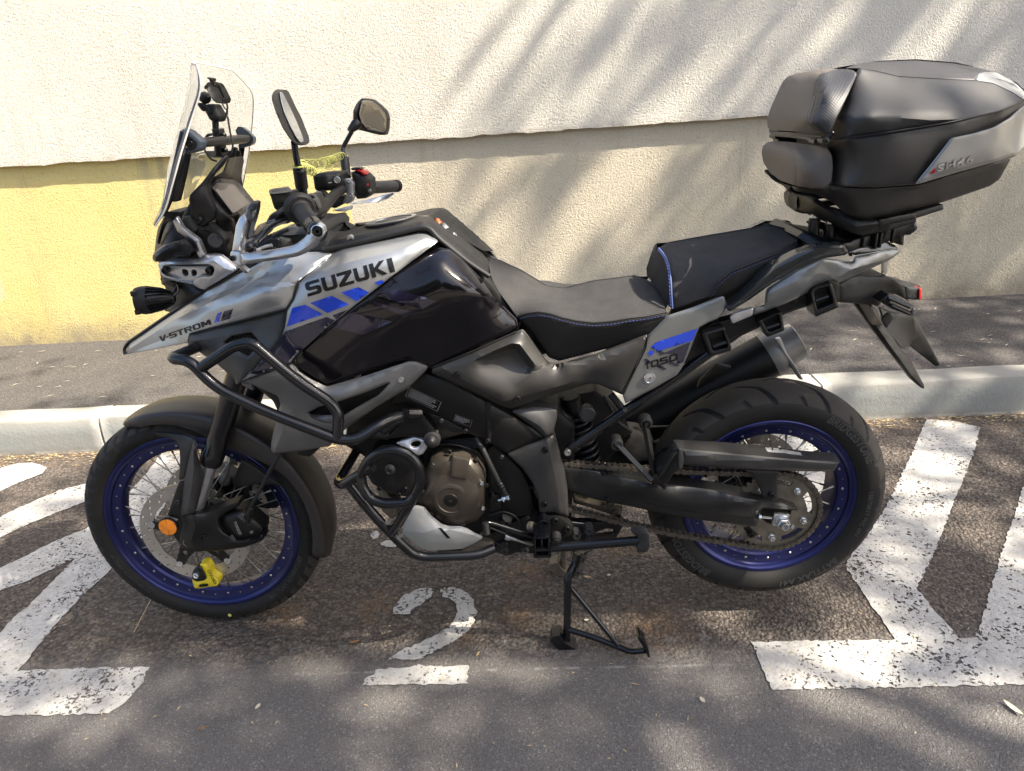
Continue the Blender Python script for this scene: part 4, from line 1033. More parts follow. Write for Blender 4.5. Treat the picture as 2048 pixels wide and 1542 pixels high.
def stitches(path, step, r, parent, off):
    path = np.array(path); sg = np.linalg.norm(np.diff(path, axis=0), axis=1); cu = np.r_[0, np.cumsum(sg)]; mb = MB()
    s = step
    while s < cu[-1]-step:
        a = np.array([np.interp(s, cu, path[:, i]) for i in range(3)])+off; b = np.array([np.interp(s+step*.62, cu, path[:, i]) for i in range(3)])+off
        V, F = g_rod(a, b, r, 5); mb.add(V, F); s += step
    o = mb.build('stitching', M['thread'], parent); o['kind'] = 'stuff'
stitches(sm, .0085, .0009, seat, np.array([0, -.002, -.007]))
# passenger's seat
def seam(z, l, par, r=.0019, back=.0008):
    tube('panel_gap', [P(*q)+np.array([0, back, 0]) for q in Q(z, l)], r, M['gapblack'], par, fr=0, n=6)
ps = pn('passenger_seat', 'seat', [(8, [(190, 305, -.03), (250, 270, 0), (500, 225, 0), (830, 170, 0), (890, 155, 0), (1040, 190, 0), (1066, 235, -.06), (1058, 265, -.10), (950, 330, -.14), (800, 390, -.155), (650, 450, -.163), (560, 530, -.166), (505, 618, -.162), (430, 645, -.160), (330, 682, -.157), (277, 700, -.152), (267, 600, -.150), (258, 450, -.125), (235, 370, -.09)])], th=.004, er=.004, bulge=.016, bs=40, mirror=True)
pf = pn('seat_front', 'seat', [(8, [(105, 455, 0), (108, 430, 0), (130, 370, 0), (155, 335, 0), (183, 308, -.01), (192, 306, -.03), (235, 370, -.09), (258, 450, -.125), (267, 600, -.15), (276, 702, -.152), (230, 662, -.13), (160, 560, -.07), (120, 490, -.02)])], ps, th=.004, er=.003, bulge=.012, bs=20, mirror=True)
pside = pn('seat_side', 'vinyl', [(8, [(505, 620, -.160), (560, 532, -.164), (650, 452, -.161), (800, 392, -.153), (950, 332, -.138), (1060, 265, -.10), (1068, 238, -.06), (1088, 242, -.05), (1132, 295, -.06), (1100, 320, -.1), (900, 410, -.15), (700, 565, -.158), (605, 612, -.158)])], ps, th=.004, er=.004, bulge=.004, bs=20, mirror=True)
p1 = [P(*q)+np.array([-.003, -.006, 0]) for q in Q(8, [(188, 306, -.03), (214, 335, -.06), (237, 370, -.09), (252, 415, -.112), (261, 460, -.126), (267, 530, -.14), (270, 600, -.15), (276, 690, -.152)])]
tube('seat_piping', p1, .0026, M['piping'], ps, fr=0, n=8); stitches(p1, .0085, .0012, ps, np.array([-.004, -.003, .0]))
p2 = [P(*q)+np.array([0, -.006, 0]) for q in Q(8, [(1045, 195, -.02), (1067, 235, -.06), (1059, 265, -.10), (950, 331, -.14), (800, 391, -.155), (650, 451, -.163), (600, 490, -.165), (560, 531, -.166), (506, 618, -.162)])]
tube('seat_piping', p2, .0026, M['vinyl'], ps, fr=0, n=8); stitches(p2, .0085, .0009, ps, np.array([0, -.002, -.006]))
# side cover under the seat
cov = pn('side_cover', 'grey', [(4, [(655, 985, -.20), (682, 968, -.20), (900, 880, -.19), (1185, 758, -.166), (1215, 790, -.166), (1325, 940, -.163), (1340, 955, -.163), (1375, 965, -.163), (1600, 910, -.166), (1920, 786, -.170), (1905, 870, -.172), (1772, 1142, -.172), (1640, 1082, -.168), (1600, 1074, -.168), (1560, 1078, -.168), (1300, 1160, -.168), (1120, 1222, -.172), (1065, 1208, -.176), (870, 1112, -.19), (650, 1012, -.20)])],
         creases=[(4, [(880, 948, -.207), (1020, 880, -.206), (1122, 838, -.203), (1168, 842, -.201), (1266, 972, -.194), (1225, 1020, -.190)]), (4, [(930, 940, -.195), (1030, 900, -.190), (1112, 868, -.183), (1148, 874, -.180), (1222, 975, -.178), (1205, 1010, -.183)]), (4, [(1130, 1092, -.196), (1240, 1010, -.195), (1345, 962, -.178), (1500, 950, -.174), (1890, 810, -.176)]), (4, [(720, 985, -.208), (900, 1090, -.205), (1080, 1180, -.196), (1500, 1060, -.178)])], mirror=True, th=.005, er=.006, smooth=30, soft=2.0, lam=.003)
bolts(4, [(800, 1025), (1155, 1162)], .0085, cov, 'satin', -.2, cov)
# silver rear side panel with the model number
M['silver2'] = mat('silver_side_paint', (.20, .204, .198), .34, .6, coat=.3, var=.03)
rsp = pn('rear_side_panel', 'silver2', [(8, [(245, 742, -.170), (420, 685, -.164), (598, 612, -.158), (622, 668, -.160), (600, 720, -.162), (560, 762, -.166), (500, 785, -.168), (442, 818, -.172), (390, 950, -.176), (330, 1080, -.178), (300, 1120, -.178), (150, 1208, -.178), (0, 1288, -.175), (-30, 1302, -.174), (-46, 1255, -.173), (60, 1000, -.173), (122, 868, -.171)])], th=.005, er=.004, mirror=True)
decal('blue_stripe', [px2(8, [(133, 942), (165, 912), (432, 822), (402, 898), (178, 968)]), px2(8, [(110, 985), (130, 962), (158, 972), (138, 997)])], rsp, M['blueprint'], rsp, grid=7)
decal('navy_band', [px2(8, [(180, 996), (388, 908), (340, 1040), (300, 1050), (305, 985), (230, 985)]), px2(8, [(160, 958), (186, 950), (220, 978), (196, 990)]), px2(8, [(86, 1022), (106, 1014), (140, 1040), (120, 1050)]), px2(8, [(165, 1062), (192, 1054), (236, 1082), (212, 1090)]), px2(8, [(232, 1040), (262, 1032), (318, 1058), (296, 1066)])], rsp, M['navy'], rsp, grid=6)
decal('model_number', [px2(8, g) for g in word('1050', (98, 1086), (208, -62), (-2, -44), [(0, .14), (.17, .42), (.45, .70), (.73, 1.0)])], rsp, M['print'], rsp, off=.0022, grid=5)
lk = P(*Q(8, [(125, 1138, -.178)])[0])
turn('seat_lock', lk, (0, -1, 0), [(-.002, .0135), (.003, .0135), (.0035, .0115), (.002, .0105), (.003, .0095), (.0035, .002)], M['chrome'], rsp, 24)
box('keyhole', lk+np.array([0, -.0038, 0]), (.0014, .001, .007), M['print'], rsp, rotY(.6), 0)
# tail: black carrier, silver cowl, grab rail
pn('tail_frame_cover', 'matte', [(8, [(420, 860, -.15), (520, 790, -.15), (640, 760, -.15), (860, 700, -.15), (1130, 600, -.15), (1180, 545, -.15), (1290, 505, -.14), (1345, 530, -.13), (1345, 655, -.13), (1180, 665, -.14), (990, 730, -.14), (860, 800, -.14), (650, 900, -.14), (470, 990, -.14), (325, 1060, -.15)])], th=.03, er=.006, mirror=True)
cowl = pn('tail_cowl', 'silver2', [(8, [(870, 590, -.176), (885, 562, -.176), (1060, 452, -.180), (1240, 377, -.182), (1380, 392, -.168), (1425, 395, -.165), (1440, 358, -.16), (1600, 330, -.14), (1715, 312, -.10), (1733, 332, -.10), (1680, 372, -.12), (1600, 412, -.135), (1480, 470, -.15), (1362, 522, -.163), (1332, 532, -.166), (1300, 515, -.167), (1270, 512, -.170), (1180, 547, -.172), (1140, 592, -.174), (1000, 660, -.176), (855, 717, -.176), (792, 735, -.174), (797, 687, -.174), (862, 682, -.176)])],
          creases=[(8, [(885, 600, -.184), (1060, 520, -.188), (1200, 470, -.184), (1290, 460, -.172)]), (8, [(885, 650, -.182), (1100, 575, -.184), (1330, 495, -.178), (1425, 440, -.176), (1600, 390, -.146)])], mirror=True, th=.004, er=.005)
M['gloss2'] = mat('dark_grey_gloss', (.035, .038, .038), .25, .3, coat=.4, rvar=.05)
rail = pn('grab_rail', 'gloss2', [(8, [(608, 692, -.17), (660, 650, -.175), (800, 520, -.18), (920, 412, -.185), (1060, 340, -.19), (1190, 292, -.195), (1300, 285, -.195), (1370, 282, -.19), (1400, 330, -.172), (1380, 352, -.172), (1230, 374, -.185), (1090, 432, -.188), (900, 542, -.186), (760, 642, -.180), (640, 714, -.174)])],
          creases=[(8, [(640, 695, -.184), (930, 440, -.198), (1195, 312, -.205), (1370, 305, -.195)])], th=.03, er=.008, mirror=True)
pn('cowl_trim', 'alu', [(8, [(640, 752, -.175), (660, 728, -.176), (790, 688, -.176), (786, 738, -.176), (655, 792, -.175)])], rsp, th=.006, er=.002)
pn('tail_end', 'gloss2', [(8, [(1395, 335, -.15), (1480, 300, -.13), (1640, 262, -.10), (1700, 290, -.09), (1720, 312, -.09), (1600, 330, -.12), (1440, 355, -.14)])], cowl, th=.02, er=.005)
tl = pn('tail_lamp_housing', 'matte', [(8, [(1330, 540, -.13), (1400, 500, -.12), (1450, 480, -.11), (1610, 490, -.10), (1690, 505, -.09), (1765, 562, -.065), (1772, 632, -.065), (1795, 652, -.06), (1700, 602, -.07), (1640, 602, -.09), (1590, 682, -.10), (1545, 668, -.11), (1340, 657, -.13)])], th=.10, er=.008, mirror=True)
tb = pn('tail_lamp', 'gloss2', [(8, [(1762, 560, -.062), (1775, 555, -.062), (1862, 566, -.055), (1858, 640, -.055), (1768, 635, -.062)])], th=.12, er=.004)
pn('red_lens', 'red', [(8, [(1850, 567, -.062), (1868, 566, -.06), (1865, 640, -.06), (1849, 640, -.062)])], tb, th=.05, er=.003)
pn('tail_top', 'matte', [(8, [(1610, 492, -.09), (1700, 510, -.07), (1850, 545, -.0), (1862, 562, -.04), (1770, 558, -.065)])], tl, th=.02, er=.004)
pn('clear_lamp_edge', 'lens', [(8, [(1620, 400, -.09), (1665, 375, -.02), (1660, 420, -.02), (1640, 480, -.04), (1620, 480, -.09)])], tl, th=.01, er=.003)
# number plate carrier with two long blades
nh = pn('plate_hanger', 'satin', [(17, [(330, 478, -.085), (440, 472, -.08), (500, 520, -.08), (545, 600, -.08), (600, 690, -.078), (700, 840, -.075), (760, 900, -.07), (882, 1122, -.07), (880, 1148, -.07), (855, 1140, -.072), (778, 1075, -.08), (660, 920, -.085), (540, 765, -.087), (460, 655, -.087)])],
        creases=[(17, [(470, 600, -.095), (600, 790, -.096), (780, 1040, -.09), (872, 1138, -.074)])], th=.012, er=.004)
pn('hanger_blade', 'satin', [(17, [(640, 580, .0), (810, 598, .07), (850, 660, .07), (1006, 960, .075), (970, 978, .075), (900, 920, .07), (770, 818, .05), (690, 780, .0), (600, 690, -.05)])], nh, th=.012, er=.004)
pn('plate_bracket', 'matte', [(17, [(540, 520, -.06), (640, 560, -.04), (800, 590, .0), (830, 760, .03), (765, 815, .0), (740, 830, -.06), (700, 830, -.07), (590, 690, -.07)])], nh, th=.01, er=.004)
pn('reflector_back', 'grey2', [(17, [(552, 610, -.10), (600, 560, -.10), (635, 565, -.10), (648, 600, -.10), (590, 685, -.10), (575, 655, -.10)])], nh, th=.006, er=.003)
pn('hanger_gusset', 'dust', [(17, [(370, 480, -.1), (440, 478, -.1), (520, 590, -.1), (570, 660, -.1), (480, 655, -.1), (450, 610, -.1)])], nh, th=.006, er=.003)
def stalk_lamp(name, z, ol, tipl, Y, parent, m='satin'):
    o = pn(name, m, [(z, [(u, v, Y) for u, v in ol])], parent, th=.034, er=.010, bulge=.004, bs=15)
    if tipl: pn('lens', 'lens', [(z, [(u, v, Y-.001) for u, v in tipl])], o, th=.03, er=.004)
    return o
ri = stalk_lamp('rear_indicator', 17, [(535, 460), (600, 410), (680, 435), (800, 510), (812, 540), (797, 590), (760, 580), (640, 535), (545, 480)], [(792, 512), (815, 530), (812, 580), (795, 592), (780, 585)], -.145, bike)
for k in range(3): rod('indicator_rib', P(*Q(17, [(600+k*14, 445+k*30, -.15)])[0]), P(*Q(17, [(770, 520+k*25, -.15)])[0]), .0035, M['dust'] if k == 1 else M['satin'], ri, 8)
# pannier sockets
for i, l in enumerate(([(462, 855), (605, 812), (650, 945), (645, 968), (512, 1003)], [(818, 775), (970, 712), (990, 835), (878, 880)], [(1152, 590), (1180, 560), (1290, 530), (1336, 688), (1186, 750)])):
    q = np.array(l, float); c = q.mean(0); inn = [(tuple(c+(p-c)*.68+np.array([0, -8]))) for p in q]
    o = pn('pannier_socket', 'satin', [(8, [(u, v, -.185) for u, v in l])], holes=[(8, inn)], th=.05, er=.004)
    pn('socket_floor', 'matte', [(8, [(u, v, -.160) for u, v in (c+(q-c)*.9)])], o, th=.004, er=.002)
    a, b = c+np.array([-45, 22]), c+np.array([40, -8])
    rod('socket_bar', P(*Q(8, [(a[0], a[1], -.181)])[0]), P(*Q(8, [(b[0], b[1], -.181)])[0]), .0045, M['satin'], o, 8)
# rack under the luggage box
rk = pn('luggage_rack', 'satin', [(8, [(1060, 235, -.10), (1110, 195, -.10), (1240, 240, -.12), (1400, 262, -.13), (1500, 230, -.12), (1640, 180, -.11), (1780, 150, -.10), (1825, 140, -.10), (1842, 172, -.10), (1830, 195, -.10), (1790, 225, -.10), (1755, 225, -.1), (1750, 290, -.1), (1725, 290, -.1), (1715, 240, -.1), (1600, 290, -.11), (1480, 330, -.12), (1390, 345, -.13), (1370, 285, -.14), (1240, 292, -.15), (1150, 300, -.12)])], th=.20, er=.006)
for l in ((1415, 290), (1490, 265), (1570, 240), (1600, 235), (1680, 205)):
    box('rack_rib', P(*Q(8, [(l[0], l[1]+20, -.122)])[0]), (.006, .012, .035), M['satin'], rk)
pn('rack_plate', 'matte', [(9, [(405, 1275, -.09), (450, 1245, -.0), (640, 1310, -.02), (640, 1335, -.08), (555, 1340, -.10)])], rk, th=.008, er=.002)
for u, v in ((458, 1310), (565, 1352)):
    c = P(*Q(9, [(u, v, -.085)])[0]); rod('rack_spacer', c+np.array([0, 0, -.022]), c+np.array([0, 0, .022]), .0125, M['satin'], rk, 16)
    turn('bolt', c+np.array([0, 0, .022]), (0, 0, 1), [(0, .009), (.008, .009), (.01, .006)], M['steel'], rk, 6)
pn('seat_lug', 'dust', [(9, [(330, 1335, -.06), (375, 1355, -.09), (520, 1405, -.1), (500, 1430, -.1), (395, 1450, -.1), (340, 1360, -.08)])], rk, th=.01, er=.003)

seam(2, [(1410, 165, -.186), (1300, 250, -.228), (1247, 291, -.239), (1215, 400, -.248), (1168, 475, -.253)], fair)
seam(2, [(862, 967, -.264), (1085, 884, -.268), (1200, 841, -.265)], fair)
seam(2, [(1168, 473, -.254), (900, 541, -.237), (510, 641, -.177)], beak)
seam(2, [(1168, 478, -.253), (1150, 600, -.257), (1125, 670, -.259), (1085, 730, -.261), (1003, 806, -.263), (930, 890, -.265)], fair)
seam(4, [(655, 985, -.203), (682, 969, -.204), (900, 882, -.196), (1150, 770, -.172)], cov)
seam(4, [(1920, 788, -.172), (1905, 872, -.175), (1772, 1140, -.176)], cov)
# ------------------------------------------------------------------ front fork, fender, brakes
C0 = np.array([0, 0, 0])
def tw(z, l, Y=None): return [P(*q) for q in Q(z, l, Y)]
# fender: rounded shell swept round the front tyre
rings = []; 
for i in range(61):
    a = math.radians(117-(117+22)*i/60); t_ = i/60
    e = min(1, t_/.10+.02)**.5 if t_ < .10 else (min(1, (1-t_)/.05+.05)**.5 if t_ > .95 else 1)
    hw_ = .070*e*(1.0 if t_ > .3 else .93+.07*t_/.3); R_ = .369-(.0 if t_ > .12 else .014*(1-t_/.12)**2)
    drop = .030+.045*math.exp(-((t_-.42)/.16)**2)+.02*max(0, t_-.6)
    if t_ < .1: drop *= .35+6.5*t_
    pr_ = []
    for y_, d_ in ((-1.0, -1.0), (-1.0, -.62), (-.985, -.30), (-.93, -.13), (-.80, -.04), (-.55, 0.0), (-.2, .012), (.2, .012), (.55, 0), (.80, -.04), (.93, -.13), (.985, -.30), (1.0, -.62), (1.0, -1.0)):
        rr = R_+drop*d_*.9+(.0 if d_ < 0 else d_*.3); pr_.append((y_*hw_, rr))
    pr_ += [(y_*.955, r_-.004) for y_, r_ in pr_[::-1]]
    rings.append([(FW[0]+r_*math.cos(a), y_, FW[2]+r_*math.sin(a)) for y_, r_ in pr_])
fender = loft('front_fender', rings, M['matte2'] if 'matte2' in M else M['matte'], bike, smooth=50)
M['fenderbl'] = mat('fender_plastic', (.030, .026, .0235), .42, bump=.15, bscale=1500, bdist=.0004, var=.06, vscale=6, rvar=.06)
fender.data.materials.clear(); fender.data.materials.append(M['fenderbl'])
def both(f):
    for sg in (-1, 1): f(sg)
fk = group_part('front_fork', FW)
ax0 = P(*Q(15, [(590, 970, -.105)])[0]); 
top_ = P(*Q(15, [(790, 340, -.105)])[0]); fd = (top_-ax0)/np.linalg.norm(top_-ax0)
def mir(p, sg): return np.array([p[0], -sg*p[1], p[2]]) if sg > 0 else np.array(p)
for sg in (-1, 1):
    A_ = mir(ax0, sg); d_ = mir(fd, sg)
    L1 = np.linalg.norm(top_-ax0)
    rod('stanchion', A_-d_*.03, A_+d_*(L1+.05), .0205, M['alu'], fk, 28)
    turn('upper_fork_tube', A_+d_*(L1-.012), d_, [(0, .024), (.0, .0285), (.006, .030), (.036, .030), (.040, .0275), (.10, .0270), (.16, .0285), (.42, .0285), (.60, .0285)], M['bar'], fk, 32)
# leg casting with caliper mount, near side (and its twin)
leg = pn('fork_leg', 'castal', [(15, [(415, 1025, -.118), (470, 1000, -.128), (620, 972, -.132), (720, 975, -.128), (790, 955, -.125), (900, 915, -.122), (1060, 858, -.12), (1112, 850, -.12), (1120, 900, -.12), (1000, 965, -.12), (935, 1000, -.122), (950, 1120, -.122), (1010, 1200, -.122), (1100, 1290, -.122), (1300, 1280, -.122), (1405, 1220, -.12), (1410, 1300, -.12), (1300, 1350, -.12), (1180, 1390, -.12), (980, 1420, -.122), (860, 1440, -.122), (760, 1430, -.124), (640, 1445, -.126), (520, 1430, -.126), (430, 1400, -.122), (405, 1330, -.12), (425, 1210, -.12), (455, 1100, -.12)])],
         holes=[(15, [(870, 1060), (930, 1010), (975, 1020), (960, 1080), (1000, 1150), (1030, 1200), (1010, 1260), (930, 1210), (880, 1140)])], creases=[(15, [(560, 1000, -.145), (600, 1150, -.146), (540, 1330, -.140)]), (15, [(640, 1250, -.134), (900, 1320, -.134), (1150, 1340, -.132), (1380, 1270, -.128)])], th=.035, er=.006, mirror=True)
cal = pn('brake_caliper', 'castal', [(15, [(885, 1010, -.105), (960, 985, -.11), (1080, 950, -.112), (1190, 945, -.112), (1230, 1010, -.112), (1330, 1090, -.11), (1395, 1150, -.108), (1395, 1235, -.108), (1300, 1310, -.11), (1180, 1330, -.112), (1040, 1310, -.112), (930, 1200, -.11), (885, 1100, -.108)])],
         creases=[(15, [(990, 1040, -.128), (1060, 1100, -.13), (1120, 1240, -.13)]), (15, [(1080, 1010, -.127), (1160, 1080, -.129), (1200, 1220, -.128)])], th=.05, er=.006, mirror=True)
V_, F_ = text_mesh('TOKICO', 1, 0, 1, .02)
a_, b_ = P(*Q(15, [(1050, 1085, -.1305)])[0]), P(*Q(15, [(1120, 1240, -.1305)])[0]); ax_ = (b_-a_); L_ = max(v[0] for v in V_); ax_ = ax_/L_; upv = np.cross(ax_, [0, 1, 0]); upv = upv/np.linalg.norm(upv)*np.linalg.norm(ax_)
mk('caliper_lettering', [a_+ax_*x+upv*y*1.0+np.array([0, -.0012, 0]) for x, y in V_], F_, M['greyprint'], cal, 0)
for u, v in ((1160, 1000), (1265, 1205)): bolt(P(*Q(15, [(u, v, -.118)])[0]), .005, cal, m='steel')
bolt(P(*Q(15, [(890, 775, -.115)])[0]), .008, cal); bolt(P(*Q(15, [(690, 1265, -.135)])[0]), .007, leg, m='castal')
turn('bleed_nipple', P(*Q(15, [(1240, 1090, -.112)])[0]), (.3, -1, .2), [(0, .009), (.01, .009), (.012, .006), (.022, .006)], M['satin'], cal, 10)
# hollow axle nut
ac = P(*Q(15, [(508, 1335, -.125)])[0]); V_ = []; F_ = []
for t_, r0_ in ((0, .0135), (-.004, .0135)):
    for k in range(6): a = k*PI/3+.2; V_.append((ac[0]+r0_*math.cos(a), ac[1]+t_, ac[2]+r0_*math.sin(a)))
for t_, r0_ in ((-.004, .0105), (.012, .0105)):
    for k in range(6): a = k*PI/3+.2; V_.append((ac[0]+r0_*math.cos(a), ac[1]+t_, ac[2]+r0_*math.sin(a)))
for r_ in range(3): F_ += [(r_*6+k, r_*6+(k+1) % 6, r_*6+6+(k+1) % 6, r_*6+6+k) for k in range(6)]
mk('axle_end', V_, F_, M['dust'], fk, 0)
# fork guard: fixed to the fender and the leg
guard = pn('fork_guard', 'grey2', [(15, [(575, 120, -.125), (598, 160, -.13), (610, 300, -.135), (650, 430, -.138), (692, 530, -.138), (660, 700, -.14), (600, 960, -.142), (560, 985, -.145), (480, 1005, -.14), (412, 1030, -.125), (420, 960, -.13), (450, 760, -.135), (470, 560, -.135), (520, 330, -.132)])], creases=[(15, [(570, 200, -.148), (580, 420, -.160), (560, 640, -.164), (500, 985, -.160)])], th=.006, er=.004, mirror=True)
pn('fender_stay', 'fenderbl' if False else 'matte', [(15, [(120, 30, -.085), (330, 40, -.09), (480, 60, -.10), (575, 100, -.12), (600, 150, -.125), (575, 170, -.125), (520, 330, -.125), (470, 560, -.128), (440, 590, -.126), (400, 590, -.122), (412, 470, -.118), (415, 330, -.112), (405, 200, -.105), (370, 130, -.098), (250, 90, -.088), (150, 75, -.082)])], fender, th=.01, er=.004, mirror=True)
pn('fender_rear_stay', 'matte', [(15, [(1060, 690, -.075), (1040, 600, -.078), (1100, 450, -.078), (1150, 350, -.078), (1250, 400, -.078), (1430, 530, -.078), (1640, 660, -.078), (1500, 650, -.08), (1300, 640, -.085), (1150, 680, -.085)])], fender, th=.01, er=.004, mirror=True)
stay2 = pn('reflector_bracket', 'satin', [(15, [(398, 618, -.128), (480, 618, -.13), (470, 760, -.132), (430, 900, -.132), (440, 1010, -.13), (400, 1060, -.128), (280, 1020, -.128), (270, 1005, -.128), (330, 820, -.128)])], th=.006, er=.003, parent=fk)
bolts(15, [(395, 852)], .0075, stay2, 'grey2', -.13)
rc = P(*Q(15, [(272, 1150, -.138)])[0])
rfl = turn('reflector', rc, (0, -1, 0), [(-.008, .022), (-.006, .0275), (.0, .0275), (.0, .026), (.001, .025)], M['satin'], fk, 32)
for k in range(6):
    mb = MB(); a0 = k*PI/3+.5; n_ = 7
    V = [rc+np.array([0, -.0045, 0])]+[rc+np.array([0.0245*math.cos(a0+(PI/3-.03)*j/(n_-1)), -.0015-.001*(k % 2), 0.0245*math.sin(a0+(PI/3-.03)*j/(n_-1))]) for j in range(n_)]
    mb.add(V, [(0, j+1, j+2) for j in range(n_-1)]); mb.build('reflector_facet', M['amber'], rfl, 0)
tube('brake_hose', tw(15, [(1600, 290, -.14), (1480, 480, -.15), (1340, 760, -.15), (1240, 930, -.14), (1225, 1020, -.13), (1240, 1080, -.118)]), .0048, M['blackrub'], fk, n=10)
tube('sensor_wire', tw(15, [(1020, 330, -.09), (1000, 520, -.11), (900, 690, -.11), (830, 800, -.12)]), .0028, M['blackrub'], fk, n=8)
turn('hose_clip', P(*Q(15, [(1250, 960, -.138)])[0]), (.5, 0, .85), [(-.012, .006), (-.01, .0085), (.012, .0085), (.014, .006)], M['satin'], fk, 10)
# lower triple clamp, radiator and horn mass in the dark behind the fairing
pn('triple_clamp', 'castal', [(2, [(690, 560, -.14), (900, 520, -.14), (960, 640, -.14), (900, 760, -.14), (760, 740, -.14)])], fk, th=.28, er=.01)
pn('radiator', 'matte', [(2, [(900, 950, -.19), (1300, 1000, -.19), (1500, 1130, -.19), (1400, 1420, -.19), (1330, 1480, -.19), (1250, 1470, -.19), (1080, 1100, -.19)])], th=.38, er=.01)
# ------------------------------------------------------------------ frame and engine
frame_ = pn('main_frame', 'castal2' if 'castal2' in M else 'castal', [(5, [(560, 20, -.165), (760, -60, -.17), (990, 0, -.17), (1140, 85, -.165), (1330, 195, -.16), (1465, 262, -.158), (1560, 325, -.158), (1660, 390, -.158), (1745, 468, -.158), (1440, 600, -.16), (1370, 560, -.16), (1280, 500, -.16), (1120, 432, -.16), (900, 340, -.163), (640, 190, -.165), (480, 210, -.165)])],
           creases=[(5, [(800, 20, -.176), (1130, 105, -.172), (1330, 215, -.168), (1540, 335, -.165), (1690, 450, -.162)])], th=.03, er=.006, mirror=True)
tube('frame_strap', tw(5, [(1290, 175, -.17), (1275, 240, -.17), (1290, 400, -.165), (1285, 500, -.163)]), .007, M['satin'], frame_, n=10)
pn('frame_bracket', 'castal', [(5, [(800, 265, -.17), (900, 300, -.17), (1100, 405, -.168), (1110, 425, -.168), (890, 485, -.17), (850, 420, -.17)])], frame_, th=.015, er=.003)
bolts(5, [(1100, 415), (1280, 495)], .006, frame_, 'castal', -.175)
def sticker(name, z, quad, target, rows, m='greyprint'):
    q = [np.array(p, float) for p in quad]; polys = []
    lerp = lambda a, b, t: a*(1-t)+b*t
    def pt(u, v): return tuple(lerp(lerp(q[0], q[1], u), lerp(q[3], q[2], u), v))
    for a, b in (((0, 0), (1, .02)), ((0, .98), (1, 1)), ((0, 0), (.012, 1)), ((.988, 0), (1, 1))):
        polys.append([pt(a[0], a[1]), pt(b[0], a[1]), pt(b[0], b[1]), pt(a[0], b[1])])
    rr = random.Random(len(name)+int(quad[0][0]))
    for r_ in range(rows):
        v0 = .12+.8*r_/rows; u = .06
        end = rr.uniform(.55, .95)
        while u < end:
            w_ = rr.uniform(.02, .06); polys.append([pt(u, v0), pt(u+w_, v0), pt(u+w_, v0+.45/rows), pt(u, v0+.45/rows)]); u += w_+rr.uniform(.008, .02)
    decal(name, [px2(z, p) for p in polys], target, M[m], target, grid=30)
sticker('frame_label', 5, [(645, 55), (905, 180), (870, 255), (610, 130)], frame_, 5)
sticker('frame_label', 5, [(1020, 280), (1155, 330), (1138, 382), (1003, 330)], frame_, 4)
turn('frame_plug', P(*Q(5, [(832, 470, -.19)])[0]), (0, -1, 0), [(0, .0205), (.012, .0205), (.014, .018), (.015, .012), (.024, .009), (.028, .005)], M['grey2'], frame_, 24)
blk = pn('engine_block', 'matte', [(0, [(700, 780, -.10), (900, 770, -.10), (1090, 800, -.10), (1150, 850, -.10), (1150, 940, -.10), (1140, 1060, -.10), (1060, 1085, -.10), (960, 1085, -.10), (850, 1060, -.10), (820, 1000, -.10), (760, 930, -.10), (690, 890, -.10)])], th=.22, er=.01, grid=14)
ec = pn('clutch_cover', 'bronze', [(5, [(765, 770, -.17), (810, 650, -.17), (870, 610, -.17), (930, 598, -.17), (1000, 606, -.17), (1060, 596, -.17), (1130, 610, -.17), (1190, 650, -.17), (1240, 720, -.17), (1262, 790, -.17), (1255, 900, -.17), (1248, 1000, -.17), (1258, 1070, -.17), (1190, 1145, -.17), (1080, 1178, -.17), (960, 1168, -.17), (880, 1130, -.17), (815, 1070, -.17), (765, 1010, -.17), (718, 998, -.17), (714, 940, -.17), (765, 880, -.17)])],
        creases=[(5, [(850, 700, -.186), (930, 660, -.188), (1020, 660, -.188), (1140, 690, -.186), (1200, 780, -.184)]), (5, [(985+215*math.cos(a), 965+205*math.sin(a), -.190) for a in np.linspace(0, 2*PI, 29)])], parent=blk, th=.05, er=.008, bulge=.004, bs=30, smooth=45)
pn('cover_rib', 'bronze', [(5, [(990, 612, -.194), (1135, 640, -.194), (1125, 720, -.198), (1105, 815, -.200), (975, 790, -.200), (985, 700, -.198)])], ec, th=.02, er=.004)
ecc = P(*Q(5, [(985, 962, -.19)])[0])
turn('clutch_ring', ecc, (0, -1, 0), [(0, .047), (.008, .046), (.010, .043), (.0105, .036), (.0085, .034), (.0085, .0185), (.011, .0175)], M['bronze'], ec, 48)
turn('cover_cap', ecc+np.array([0, -.008, 0]), (0, -1, 0), [(0, .0175), (.0035, .0175), (.0045, .016), (.0045, .0045), (.001, .0035)], M['satin'], ec, 32)
bolts(5, [(1232, 838), (1243, 1040)], .0055, ec, 'chrome', -.185); bolts(5, [(970, 582), (1180, 655)], .006, ec, 'castal', -.175)
# round magnet of dark covers left of it, with silver bracket
eh = pn('cylinder_cover', 'matte', [(5, [(300, 640, -.18), (400, 560, -.18), (520, 560, -.18), (640, 610, -.18), (720, 720, -.18), (720, 860, -.18), (640, 950, -.18), (480, 920, -.18), (340, 840, -.18), (290, 740, -.18)])], blk, th=.10, er=.012, bulge=.004)
turn('bolt', P(*Q(5, [(488, 722, -.19)])[0]), (0, -1, 0), [(0, .0135), (.004, .013), (.006, .010), (.012, .0095), (.013, .007), (.008, .005)], M['grey2'], eh, 16)
bolts(5, [(610, 885)], .008, eh, 'satin', -.185)
pn('guard_bracket', 'alu2' if 'alu2' in M else 'alu', [(5, [(535, 510, -.20), (690, 455, -.19), (780, 500, -.195), (790, 545, -.195), (755, 600, -.20), (715, 612, -.205), (620, 560, -.205)])], blk, holes=[(5, [(652, 530), (670, 505), (710, 492), (738, 505), (735, 525), (705, 548), (665, 548)])], th=.006, er=.003)
